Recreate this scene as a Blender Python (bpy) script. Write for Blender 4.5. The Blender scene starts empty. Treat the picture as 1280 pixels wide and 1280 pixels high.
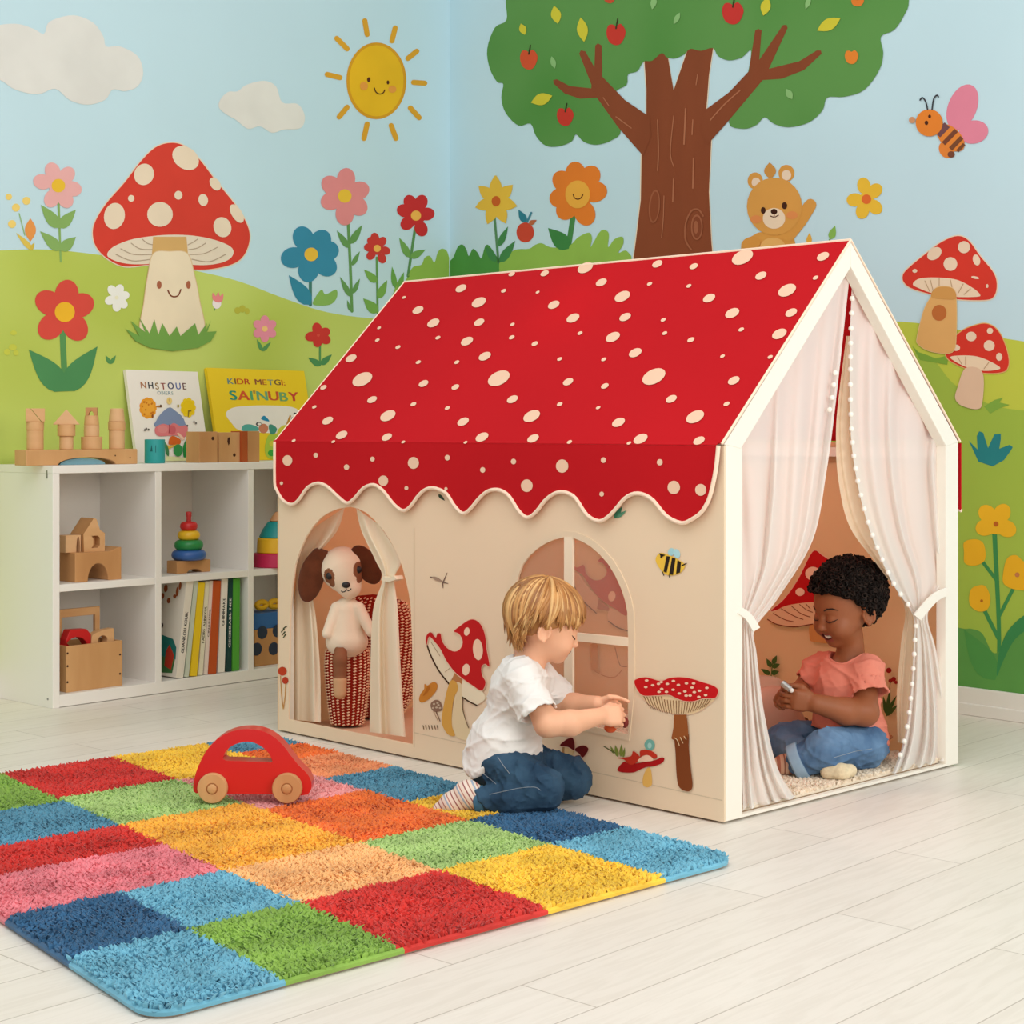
import bpy, bmesh, math, random
import numpy as np
from mathutils import Vector, Matrix
from mathutils.geometry import tessellate_polygon
random.seed(7); np.random.seed(7)
SC = bpy.context.scene
COL = SC.collection

# ------------------------------------------------------------------ camera
CAMH, FPX, HOR = 0.95, 2120.0, 537.0          # eye height, focal length in px of the 1280 frame, horizon row
cam_d = bpy.data.cameras.new('camera'); cam = bpy.data.objects.new('camera', cam_d); COL.objects.link(cam)
cam.location = (0, 0, CAMH); cam.rotation_euler = (math.pi/2, 0, 0)
cam_d.sensor_width = 36.0; cam_d.lens = FPX/1280*36.0; cam_d.shift_y = (HOR-640)/1280.0
cam_d.clip_start = 0.05
SC.camera = cam

# ------------------------------------------------------------------ world, lights, exposure
w = bpy.data.worlds.new('room_light'); SC.world = w; w.use_nodes = True
bg = w.node_tree.nodes['Background']; bg.inputs[0].default_value = (1.0, 0.972, 0.935, 1); bg.inputs[1].default_value = 0.668
def area(name, loc, target, sx, sy, power, col):
    d = bpy.data.lights.new(name, 'AREA'); d.shape = 'RECTANGLE'; d.size = sx; d.size_y = sy; d.energy = power; d.color = col
    o = bpy.data.objects.new(name, d); COL.objects.link(o); o.location = loc
    o.rotation_euler = (Vector(target)-Vector(loc)).to_track_quat('-Z', 'Y').to_euler()
    return o
area('window_daylight', (3.2, 0.5, 2.1), (0.7, 5.0, 0.6), 2.6, 2.2, 106, (1.0, 0.95, 0.88))
area('overhead_fill', (-0.6, 2.6, 3.6), (0.0, 4.6, 0.0), 3.0, 2.4, 58, (1.0, 0.97, 0.93))  # area light added overhead for top brightness; no ceiling is built
area('fill_behind', (-1.0, -1.3, 2.0), (-0.7, 6.0, 0.6), 2.8, 2.0, 16, (1.0, 0.975, 0.94))  # added fill light behind the camera, not an actual window
tl_ = bpy.data.lights.new('tent_fill', 'POINT'); tl_.energy = 8.0; tl_.color = (1.0, 0.91, 0.77); tl_.shadow_soft_size = 0.07  # bare point light added to brighten the tent inside; no lantern there
tlo = bpy.data.objects.new('tent_fill', tl_); COL.objects.link(tlo); tlo.location = (0.24, 5.06, 1.18)
SC.view_settings.view_transform = 'Standard'; SC.view_settings.look = 'None'
SC.view_settings.gamma = 1.0; SC.view_settings.use_curve_mapping = False
SC.view_settings.exposure = -0.09

# ------------------------------------------------------------------ helpers
def PX(px, py, Y): return Vector(((px-640)/FPX*Y, Y, CAMH-(py-HOR)/FPX*Y))
def ground(px, py, z=0.0):
    Y = FPX*(CAMH-z)/(py-HOR); return Vector(((px-640)/FPX*Y, Y, z))
CAMP = Vector((0, 0, CAMH))
class Plane:
    """a real plane; hit() is the point of it seen at a photo pixel, off metres in front of it"""
    def __init__(s, p, n):
        s.p = Vector(p); s.n = Vector(n).normalized()
        if s.n.dot(CAMP-s.p) < 0: s.n = -s.n
    def hit(s, px, py, off=0.0):
        d = Vector(((px-640)/FPX, 1, -(py-HOR)/FPX)); p = s.p+s.n*off
        return CAMP+d*((p-CAMP).dot(s.n)/d.dot(s.n))
def lin(c):
    return tuple(((x/255)/12.92 if x <= 10 else (((x/255)+0.055)/1.055)**2.4) for x in c)
MATS = {}
def mat(name, c, rough=0.7, var=0.0, vscale=8.0, bump=0.0, bscale=200.0, spec=0.3, stretch=None, transl=0.0, alpha=1.0, sss=0.0, coat=0.0, c2=None, metal=0.0, vdet=3.0, sheen=0.0):
    if name in MATS: return MATS[name]
    m = bpy.data.materials.new(name); m.use_nodes = True; nt = m.node_tree; N = nt.nodes; L = nt.links
    b = N['Principled BSDF']; b.inputs['Roughness'].default_value = rough; b.inputs['Specular IOR Level'].default_value = spec
    b.inputs['Metallic'].default_value = metal
    col = (*lin(c), 1); b.inputs['Base Color'].default_value = col
    tc = N.new('ShaderNodeTexCoord'); mp = N.new('ShaderNodeMapping'); L.new(tc.outputs['Object'], mp.inputs[0])
    if stretch: mp.inputs['Scale'].default_value = stretch
    if var or c2:
        nz = N.new('ShaderNodeTexNoise'); nz.inputs['Scale'].default_value = vscale; nz.inputs['Detail'].default_value = vdet
        L.new(mp.outputs[0], nz.inputs['Vector'])
        mx = N.new('ShaderNodeMix'); mx.data_type = 'RGBA'
        rp = N.new('ShaderNodeValToRGB'); rp.color_ramp.elements[0].position = 0.35; rp.color_ramp.elements[1].position = 0.65
        L.new(nz.outputs['Fac'], rp.inputs[0]); L.new(rp.outputs['Color'], mx.inputs[0])
        a = col if c2 else tuple(max(0, x*(1-var)) for x in col[:3])+(1,)
        e = (*lin(c2), 1) if c2 else tuple(min(1, x*(1+var)) for x in col[:3])+(1,)
        mx.inputs[6].default_value = a; mx.inputs[7].default_value = e
        L.new(mx.outputs[2], b.inputs['Base Color'])
    if bump:
        n2 = N.new('ShaderNodeTexNoise'); n2.inputs['Scale'].default_value = bscale; L.new(mp.outputs[0], n2.inputs['Vector'])
        bp = N.new('ShaderNodeBump'); bp.inputs['Strength'].default_value = bump; bp.inputs['Distance'].default_value = 0.002
        L.new(n2.outputs['Fac'], bp.inputs['Height']); L.new(bp.outputs[0], b.inputs['Normal'])
    if sss:
        b.inputs['Subsurface Weight'].default_value = sss; b.inputs['Subsurface Radius'].default_value = (1.0, 0.35, 0.2); b.inputs['Subsurface Scale'].default_value = 0.006
    if coat: b.inputs['Coat Weight'].default_value = coat; b.inputs['Coat Roughness'].default_value = 0.15
    if sheen: b.inputs['Sheen Weight'].default_value = sheen
    out = N['Material Output']; sh = b.outputs[0]
    if transl:
        t = N.new('ShaderNodeBsdfTranslucent'); t.inputs[0].default_value = col
        s = N.new('ShaderNodeMixShader'); s.inputs[0].default_value = transl; L.new(sh, s.inputs[1]); L.new(t.outputs[0], s.inputs[2]); sh = s.outputs[0]
    if alpha < 1:
        t = N.new('ShaderNodeBsdfTransparent'); s = N.new('ShaderNodeMixShader'); s.inputs[0].default_value = alpha
        L.new(t.outputs[0], s.inputs[1]); L.new(sh, s.inputs[2]); sh = s.outputs[0]
    if sh is not b.outputs[0]: L.new(sh, out.inputs[0])
    MATS[name] = m; return m
def paint(c, name=None):
    return mat('paint_%02x%02x%02x' % tuple(c) if name is None else name, c, rough=0.85, var=0.035, vscale=5.0, spec=0.15)

ORIG = {}
class B:
    """collects shapes in world coordinates and links them as ONE mesh object"""
    def __init__(s): s.v = []; s.f = []; s.fm = []; s.mats = []; s.n = 0
    def mi(s, m):
        if m not in s.mats: s.mats.append(m)
        return s.mats.index(m)
    def add(s, vs, fs, m):
        k = len(s.v); s.v.extend([tuple(x) for x in vs]); i = s.mi(m)
        for f in fs: s.f.append(tuple(a+k for a in f)); s.fm.append(i)
    def box(s, c, ax, ay, az, m):
        c, ax, ay, az = map(Vector, (c, ax, ay, az))
        vs = [c+ax*i+ay*j+az*k for i in (-.5, .5) for j in (-.5, .5) for k in (-.5, .5)]
        fs = [(0, 1, 3, 2), (4, 6, 7, 5), (0, 4, 5, 1), (2, 3, 7, 6), (0, 2, 6, 4), (1, 5, 7, 3)]
        if ax.cross(ay).dot(az) < 0: fs = [f[::-1] for f in fs]
        s.add(vs, fs, m)
    def beam(s, a, b, wdir, wid, dep, m):
        a, b, wdir = Vector(a), Vector(b), Vector(wdir); d = (b-a); wdir = (wdir-d.normalized()*wdir.dot(d.normalized())).normalized()
        s.box((a+b)/2, d, wdir*wid, d.normalized().cross(wdir)*dep, m)
    def prism(s, loops, ext, m, mside=None):
        """loops: outer polygon then holes, 3-D points; extruded by ext"""
        loops = [[Vector(p) for p in l] for l in loops]; ext = Vector(ext)
        tr = tessellate_polygon(loops); flat = [p for l in loops for p in l]; n = len(flat)
        t0 = tr[0]; nn = (flat[t0[1]]-flat[t0[0]]).cross(flat[t0[2]]-flat[t0[0]])
        vs = flat+[p+ext for p in flat]; fs = []
        for t in tr:
            nn = (flat[t[1]]-flat[t[0]]).cross(flat[t[2]]-flat[t[0]])
            t = tuple(t) if nn.dot(ext) < 0 else tuple(t)[::-1]
            fs.append(t); fs.append(tuple(a+n for a in t[::-1]))
        s.add(vs, fs, m)
        base = 0; sd = []
        cen = sum(loops[0], Vector())/len(loops[0])
        for li, l in enumerate(loops):
            ar = Vector()
            for i in range(len(l)): ar += (l[i]-cen).cross(l[(i+1) % len(l)]-cen)
            fl = (ar.dot(ext) > 0) == (li == 0)
            for i in range(len(l)):
                a, b2 = base+i, base+(i+1) % len(l); q = (a, b2, b2+n, a+n); sd.append(q if fl else q[::-1])
            base += len(l)
        k = len(s.v)-len(vs); i = s.mi(mside or m)
        for q in sd: s.f.append(tuple(a+k for a in q)); s.fm.append(i)
    def poly(s, pts, m):
        pts = [Vector(p) for p in pts]; tr = tessellate_polygon([pts]); fs = []
        for t in tr:
            nn = (pts[t[1]]-pts[t[0]]).cross(pts[t[2]]-pts[t[0]])
            fs.append(tuple(t) if nn.dot(CAMP-pts[t[0]]) > 0 else tuple(t)[::-1])
        s.add(pts, fs, m)
    def lathe(s, base, axis, prof, m, seg=28, ex=None, sy=1.0, mfn=None):
        base, axis = Vector(base), Vector(axis).normalized()
        ex = Vector(ex) if ex else axis.orthogonal(); ex = (ex-axis*ex.dot(axis)).normalized(); ey = axis.cross(ex)
        k = len(s.v); R = len(prof)
        for r, z in prof:
            for j in range(seg):
                a = 2*math.pi*j/seg; s.v.append(tuple(base+axis*z+ex*r*math.cos(a)+ey*r*sy*math.sin(a)))
        for i in range(R-1):
            mm = s.mi(mfn(i) if mfn else m)
            for j in range(seg):
                j2 = (j+1) % seg; s.f.append((k+i*seg+j, k+i*seg+j2, k+(i+1)*seg+j2, k+(i+1)*seg+j)); s.fm.append(mm)
        mm = s.mi(mfn(0) if mfn else m)
        if prof[0][0] > 1e-5: s.f.append(tuple(k+j for j in range(seg))[::-1]); s.fm.append(mm)
        mm = s.mi(mfn(R-2) if mfn else m)
        if prof[-1][0] > 1e-5: s.f.append(tuple(k+(R-1)*seg+j for j in range(seg))); s.fm.append(mm)
    def cyl(s, base, axis, r, h, m, r2=None, bev=0.0015, seg=28):
        r2 = r if r2 is None else r2
        s.lathe(base, axis, [(r-bev, 0), (r, bev), (r2, h-bev), (r2-bev, h)], m, seg)
    def ball(s, c, r, m, seg=12, R=None):
        """ellipsoid, r = 3 radii along the columns of R"""
        r = (r, r, r) if isinstance(r, (int, float)) else r
        R = R or Matrix.Identity(3); k = len(s.v); n = max(4, seg//2); c = Vector(c)
        for i in range(n+1):
            t = math.pi*i/n
            for j in range(seg):
                a = 2*math.pi*j/seg
                s.v.append(tuple(c+R @ Vector((r[0]*math.sin(t)*math.cos(a), r[1]*math.sin(t)*math.sin(a), r[2]*math.cos(t)))))
        mm = s.mi(m)
        for i in range(n):
            for j in range(seg):
                j2 = (j+1) % seg; s.f.append((k+i*seg+j, k+(i+1)*seg+j, k+(i+1)*seg+j2, k+i*seg+j2)); s.fm.append(mm)
    def tube(s, pts, r, m, seg=6, closed=False, flat=1.0):
        pts = [Vector(p) for p in pts]; n = len(pts); rs = r if isinstance(r, (list, tuple)) else [r]*n
        k = len(s.v); mm = s.mi(m); nrm = None
        for i in range(n):
            if closed: t = pts[(i+1) % n]-pts[i-1]
            else: t = pts[min(i+1, n-1)]-pts[max(i-1, 0)]
            t = t.normalized() if t.length > 1e-9 else Vector((0, 0, 1))
            nrm = (t.orthogonal() if nrm is None else nrm-t*nrm.dot(t)).normalized(); b = t.cross(nrm)
            for j in range(seg):
                a = 2*math.pi*j/seg; s.v.append(tuple(pts[i]+(nrm*math.cos(a)+b*math.sin(a)*flat)*rs[i]))
        for i in range(n if closed else n-1):
            i2 = (i+1) % n
            for j in range(seg):
                j2 = (j+1) % seg; s.f.append((k+i*seg+j, k+i*seg+j2, k+i2*seg+j2, k+i2*seg+j)); s.fm.append(mm)
        if not closed:
            s.f.append(tuple(k+j for j in range(seg))[::-1]); s.fm.append(mm)
            s.f.append(tuple(k+(n-1)*seg+j for j in range(seg))); s.fm.append(mm)
    def grid(s, P, m, closed=False):
        """P[i][j] points"""
        k = len(s.v); nj = len(P[0])
        for row in P: s.v.extend(tuple(p) for p in row)
        mm = s.mi(m)
        for i in range(len(P)-1):
            for j in range(nj-1): s.f.append((k+i*nj+j, k+i*nj+j+1, k+(i+1)*nj+j+1, k+(i+1)*nj+j)); s.fm.append(mm)
    def build(s, name, parent=None, origin=None, smooth=True, bevel=0.0, sharp=35, bseg=2, solid=0.0):
        V = np.array(s.v, dtype=np.float64)
        if parent is not None: o0 = ORIG[parent]
        elif origin is not None: o0 = Vector(origin)
        else:
            lo, hi = V.min(0), V.max(0); o0 = Vector(((lo[0]+hi[0])/2, (lo[1]+hi[1])/2, lo[2]))
        me = bpy.data.meshes.new(name); me.from_pydata((V-np.array(o0)).tolist(), [], s.f)
        for m in s.mats: me.materials.append(m)
        me.polygons.foreach_set('material_index', s.fm)
        if smooth:
            me.polygons.foreach_set('use_smooth', [True]*len(s.f))
            if sharp: me.set_sharp_from_angle(angle=math.radians(sharp))
        me.update()
        o = bpy.data.objects.new(name, me); COL.objects.link(o); ORIG[o] = o0
        if parent is not None: o.parent = parent
        else: o.location = o0
        if solid:
            md = o.modifiers.new('thickness', 'SOLIDIFY'); md.thickness = solid; md.offset = 0
        if bevel:
            md = o.modifiers.new('edges', 'BEVEL'); md.width = bevel; md.segments = bseg; md.limit_method = 'ANGLE'; md.angle_limit = math.radians(40)
        return o
def tag(o, label=None, cat=None, group=None, kind=None):
    if label: o['label'] = label
    if cat: o['category'] = cat
    if group: o['group'] = group
    if kind: o['kind'] = kind
    return o
def thing(name, label, cat, loc, group=None):
    o = bpy.data.objects.new(name, None); COL.objects.link(o); o.location = loc; o.empty_display_size = 0.05
    ORIG[o] = Vector(loc); return tag(o, label, cat, group)

# ---- outlines in photo pixels, laid on a real plane
def smooth(pts, n=5, closed=True):
    out = []; N = len(pts)
    rng = range(N) if closed else range(N-1)
    for i in rng:
        g = lambda k: pts[k % N] if closed else pts[min(max(k, 0), N-1)]
        p0, p1, p2, p3 = g(i-1), g(i), g(i+1), g(i+2)
        for j in range(n):
            t = j/n
            out.append(tuple(0.5*(2*p1[d]+(p2[d]-p0[d])*t+(2*p0[d]-5*p1[d]+4*p2[d]-p3[d])*t*t+(3*p1[d]-p0[d]-3*p2[d]+p3[d])*t**3) for d in range(len(p1))))
    if not closed: out.append(tuple(pts[-1]))
    return out
def ellp(cx, cy, rx, ry=None, rot=0, n=26):
    ry = rx if ry is None else ry; c, s_ = math.cos(math.radians(rot)), math.sin(math.radians(rot))
    return [(cx+rx*math.cos(a)*c-ry*math.sin(a)*s_, cy+rx*math.cos(a)*s_+ry*math.sin(a)*c) for a in [2*math.pi*i/n for i in range(n)]]
def leafp(x0, y0, x1, y1, wd, n=9, fat=0.55):
    dx, dy = x1-x0, y1-y0; L = math.hypot(dx, dy); nx, ny = -dy/L, dx/L; a, b = [], []
    for i in range(n+1):
        t = i/n; h = wd/2*math.sin(math.pi*t**(fat*1.2 if fat < 1 else 1))
        a.append((x0+dx*t+nx*h, y0+dy*t+ny*h)); b.append((x0+dx*t-nx*h, y0+dy*t-ny*h))
    return a+b[-2:0:-1]
def strokep(pts, w0, w1=None, rnd=True, sm=True):
    w1 = w0 if w1 is None else w1
    if sm and len(pts) > 2: pts = smooth(pts, 5, closed=False)
    n = len(pts); a, b = [], []
    for i, p in enumerate(pts):
        q0, q1 = pts[max(i-1, 0)], pts[min(i+1, n-1)]; dx, dy = q1[0]-q0[0], q1[1]-q0[1]; L = math.hypot(dx, dy) or 1
        h = (w0+(w1-w0)*i/(n-1))/2; nx, ny = -dy/L, dx/L
        a.append((p[0]+nx*h, p[1]+ny*h)); b.append((p[0]-nx*h, p[1]-ny*h))
    if rnd:
        def cap(p, q, h):
            an = math.atan2(p[1]-q[1], p[0]-q[0]); return [(p[0]+h*math.cos(an+t), p[1]+h*math.sin(an+t)) for t in (-1.0, -0.5, 0, 0.5, 1.0)]
        return a+cap(pts[-1], pts[-2], w1/2)[::-1]+b[::-1]+cap(pts[0], pts[1], w0/2)[::-1]
    return a+b[::-1]
def grow(pts, g):
    """outline moved outward by g px"""
    n = len(pts); A = sum(pts[i][0]*pts[(i+1) % n][1]-pts[(i+1) % n][0]*pts[i][1] for i in range(n)); sg = 1 if A > 0 else -1; out = []
    for i in range(n):
        dx, dy = pts[(i+1) % n][0]-pts[i-1][0], pts[(i+1) % n][1]-pts[i-1][1]; L = math.hypot(dx, dy) or 1
        out.append((pts[i][0]+sg*g*dy/L, pts[i][1]-sg*g*dx/L))
    return out
class Motif:
    """a flat painted or printed figure: thin paint layers on a plane"""
    def __init__(s, plane, base=1): s.pl = plane; s.b = B(); s.k = 0; s.base = base
    def p(s, pts, c, layer=0):
        s.k += 1; off = (s.base+layer)*0.0006+s.k*0.00004
        m = c if isinstance(c, bpy.types.Material) else paint(c)
        s.b.poly([s.pl.hit(x, y, off) for x, y in pts], m); return s
    def done(s, name, parent, label=None): return tag(s.b.build(name, parent, smooth=False), label)
    def flower(s, cx, cy, pet, pr, col, cr, ccol, outline=None, el=None):
        for i, (x, y) in enumerate(pet):
            rx, ry = (pr, pr) if not isinstance(pr, tuple) else pr
            a = math.degrees(math.atan2(y-cy, x-cx))
            mx, my = (x*0.8+cx*0.2), (y*0.8+cy*0.2)
            if outline: s.p(ellp(mx, my, rx*1.3+1.2, ry+1.2, a), outline, 0)
            s.p(ellp(mx, my, rx*1.3, ry, a), col, 1)
        s.p(ellp(cx, cy, min(abs(pet[0][1]-cy)*0.8, 11) if el is None else el), col, 1)
        s.p(ellp(cx, cy, cr), ccol, 2); return s
def ring(cx, cy, R, n, a0=0, sy=1.1):
    return [(cx+R*math.cos(math.radians(a0+360*i/n)), cy+R*sy*math.sin(math.radians(a0+360*i/n))) for i in range(n)]
# ------------------------------------------------------------------ sculpting: distance fields turned into one continuous surface
class G:
    def __init__(s, lo, hi, h):
        s.lo = np.array(lo, float); s.h = h; s.n = np.ceil((np.array(hi, float)-s.lo)/h).astype(int)+1
        s.D = np.full(tuple(s.n), 0.05, np.float32)
    def _sl(s, lo, hi, m):
        a = np.clip(np.floor((np.array(lo)-m-s.lo)/s.h).astype(int), 0, s.n-1); b = np.clip(np.ceil((np.array(hi)+m-s.lo)/s.h).astype(int)+1, 1, s.n)
        sl = tuple(slice(x, max(x+1, y)) for x, y in zip(a, b))
        ax = [(np.arange(c.start, c.stop)*s.h+s.lo[i]).astype(np.float32) for i, c in enumerate(sl)]
        return sl, ax[0][:, None, None], ax[1][None, :, None], ax[2][None, None, :]
    def _put(s, sl, d, k, op):
        D = s.D[sl]
        if op == 'sub': d = -d; sg = -1
        else: sg = 1
        a, b = D*sg, d*sg
        if k > 0:
            hh = np.clip(0.5+0.5*(b-a)/k, 0, 1); r = b+(a-b)*hh-k*hh*(1-hh)
        else: r = np.minimum(a, b)
        s.D[sl] = r*sg
    def cap(s, a, b, ra, rb=None, k=0.01, op='add'):
        rb = ra if rb is None else rb; a, b = np.array(a, float), np.array(b, float); R = max(ra, rb)
        sl, X, Y, Z = s._sl(np.minimum(a, b)-R, np.maximum(a, b)+R, k+4*s.h)
        d = b-a; L2 = float(d@d) or 1e-9
        t = np.clip(((X-a[0])*d[0]+(Y-a[1])*d[1]+(Z-a[2])*d[2])/L2, 0, 1)
        q = np.sqrt((X-a[0]-t*d[0])**2+(Y-a[1]-t*d[1])**2+(Z-a[2]-t*d[2])**2)-(ra+(rb-ra)*t)
        s._put(sl, q, k, op); return s
    def cone(s, a, b, ra, rb, k=0.006, op='add', sq=1.0, up=(0, 0, 1)):
        """frustum with flat ends"""
        a, b = np.array(a, float), np.array(b, float); d = b-a; L = math.sqrt(d@d); u = d/L; R = max(ra, rb)
        sl, X, Y, Z = s._sl(np.minimum(a, b)-R, np.maximum(a, b)+R, k+4*s.h)
        h = (X-a[0])*u[0]+(Y-a[1])*u[1]+(Z-a[2])*u[2]; t = np.clip(h/L, 0, 1)
        rad = np.sqrt(np.maximum((X-a[0])**2+(Y-a[1])**2+(Z-a[2])**2-h*h, 0))-(ra+(rb-ra)*t)
        dz = np.abs(h-L/2)-L/2
        q = np.minimum(np.maximum(rad, dz), 0)+np.sqrt(np.maximum(rad, 0)**2+np.maximum(dz, 0)**2)
        s._put(sl, q, k, op); return s
    def ell(s, c, r, R=None, k=0.01, op='add'):
        c = np.array(c, float); r = np.array(r if not isinstance(r, (int, float)) else (r,)*3, float); m = r.max()
        R = np.eye(3) if R is None else np.array(R, float)
        sl, X, Y, Z = s._sl(c-m, c+m, k+4*s.h); X, Y, Z = X-c[0], Y-c[1], Z-c[2]
        q = [X*R[0, i]+Y*R[1, i]+Z*R[2, i] for i in range(3)]
        k0 = np.sqrt(sum((q[i]/r[i])**2 for i in range(3))); k1 = np.sqrt(sum((q[i]/r[i]**2)**2 for i in range(3)))
        s._put(sl, (k0*(k0-1)/np.maximum(k1, 1e-6)).astype(np.float32), k, op); return s
    def rbox(s, c, hx, R=None, rad=0.01, k=0.006, op='add'):
        c = np.array(c, float); hx = np.array(hx, float); R = np.eye(3) if R is None else np.array(R, float); m = math.sqrt(hx@hx)
        sl, X, Y, Z = s._sl(c-m, c+m, k+4*s.h); X, Y, Z = X-c[0], Y-c[1], Z-c[2]
        q = [np.abs(X*R[0, i]+Y*R[1, i]+Z*R[2, i])-hx[i]+rad for i in range(3)]
        d = np.sqrt(sum(np.maximum(x, 0)**2 for x in q))+np.minimum(np.maximum(np.maximum(q[0], q[1]), q[2]), 0)-rad
        s._put(sl, d, k, op); return s
    def cut(s, planes, k=0.004):
        """remove the region lying beyond ALL the planes (point, outward normal)"""
        sl, X, Y, Z = s._sl(s.lo, s.lo+s.h*s.n, 0); d = None
        for p, n in planes:
            n = np.array(n, float); n /= math.sqrt(n@n)
            e = -((X-p[0])*n[0]+(Y-p[1])*n[1]+(Z-p[2])*n[2]); d = e if d is None else np.maximum(d, e)
        s._put(sl, d.astype(np.float32), k, 'sub'); return s
    def warp(s, fn):
        sl, X, Y, Z = s._sl(s.lo, s.lo+s.h*s.n, 0); s.D += fn(X, Y, Z).astype(np.float32); return s
    def at(s, p):
        q = (np.array(p)-s.lo)/s.h; i = np.clip(np.floor(q).astype(int), 0, s.n-2); f = q-i; D = s.D; r = 0
        for a in (0, 1):
            for b in (0, 1):
                for c in (0, 1): r += D[i[0]+a, i[1]+b, i[2]+c]*(f[0] if a else 1-f[0])*(f[1] if b else 1-f[1])*(f[2] if c else 1-f[2])
        return r
    def snap(s, p, target, out=0.0):
        """first surface point met going from p towards target"""
        p, t = np.array(p, float), np.array(target, float); d = t-p; L = math.sqrt(d@d); d /= L
        for i in range(int(L/0.0005)):
            if s.at(p+d*i*0.0005) < 0: return Vector(p+d*(i*0.0005-out))
        return Vector(p+d*L*0.5)
    def mesh(s, relax=2):
        D = s.D; S = D < 0; c = np.zeros(tuple(s.n-1), np.int8)
        offs = [(a, b, e) for a in (0, 1) for b in (0, 1) for e in (0, 1)]
        for a, b, e in offs: c += S[a:s.n[0]-1+a, b:s.n[1]-1+b, e:s.n[2]-1+e]
        act = np.argwhere((c > 0) & (c < 8)); idm = np.full(c.shape, -1, np.int64); idm[tuple(act.T)] = np.arange(len(act))
        val = np.stack([D[act[:, 0]+a, act[:, 1]+b, act[:, 2]+e] for a, b, e in offs], 1); acc = np.zeros((len(act), 3)); cnt = np.zeros(len(act))
        for i, o0 in enumerate(offs):
            for j, o1 in enumerate(offs):
                if j > i and sum(abs(x-y) for x, y in zip(o0, o1)) == 1:
                    v0, v1 = val[:, i], val[:, j]; x = (v0 < 0) != (v1 < 0); t = np.where(x, v0/np.where(x, v0-v1, 1), 0)
                    acc += (np.array(o0)[None]+t[:, None]*(np.array(o1)-np.array(o0))[None])*x[:, None]; cnt += x
        V = s.lo+(act+acc/cnt[:, None])*s.h; F = []
        for ax in range(3):
            b, e = (ax+1) % 3, (ax+2) % 3
            sa = [slice(None)]*3; sb = [slice(None)]*3; sa[ax] = slice(0, -1); sb[ax] = slice(1, None)
            A, Bv = S[tuple(sa)], S[tuple(sb)]; ed = np.argwhere(A != Bv)
            ed = ed[(ed[:, b] > 0) & (ed[:, e] > 0) & (ed[:, b] < s.n[b]-1) & (ed[:, e] < s.n[e]-1)]
            q = []
            for db, de in ((-1, -1), (0, -1), (0, 0), (-1, 0)):
                g = ed.copy(); g[:, b] += db; g[:, e] += de; q.append(idm[tuple(g.T)])
            q = np.stack(q, 1); fl = ~A[tuple(ed.T)]; q[fl] = q[fl][:, ::-1]; F.append(q)
        F = np.concatenate(F); F = F[(F >= 0).all(1)]
        for _ in range(relax):
            sm = np.zeros_like(V); ct = np.zeros(len(V))
            for i in range(4):
                np.add.at(sm, F[:, i], V[F[:, (i+1) % 4]]); np.add.at(ct, F[:, i], 1)
                np.add.at(sm, F[:, i], V[F[:, (i+3) % 4]]); np.add.at(ct, F[:, i], 1)
            V = V*0.5+0.5*sm/np.maximum(ct, 1)[:, None]
        return V, F
    def build(s, name, m, parent=None, origin=None, relax=2, regions=()):
        """regions: (material, fn(centres)->mask) for marks such as lips or patches"""
        V, F = s.mesh(relax); b = B(); b.v = V.tolist(); b.f = [tuple(x) for x in F.tolist()]; b.mats = [m]; fm = np.zeros(len(F), int)
        C_ = V[F].mean(1)
        for mm, fn in regions: b.mats.append(mm); fm[fn(C_)] = len(b.mats)-1
        b.fm = fm.tolist()
        return b.build(name, parent, origin, sharp=0)
def wrinkles(amp, sc, seed=0, dirs=4, flat=.45):
    """soft cloth creases about 6/sc metres apart, running mostly across the body"""
    r = random.Random(seed); ws = []
    for i in range(dirs):
        v = Vector((r.gauss(0, .6), r.gauss(0, .6), r.gauss(0, 1))).normalized()*sc*r.uniform(.7, 1.3); q = Vector((r.gauss(0, 1), r.gauss(0, 1), r.gauss(0, 1))).normalized()*sc*.4; ws.append((v, q, r.uniform(0, 6)))
    def fn(X, Y, Z):
        d = 0
        for v, q, p in ws:
            m = np.sin(q.x*X+q.y*Y+q.z*Z+p*2); d = d+(1-np.abs(np.sin(.5*(v.x*X+v.y*Y+v.z*Z)+p+1.2*m)))**3*np.clip(.5+m, 0, 1)
        return amp*(flat-d)
    return fn
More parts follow.
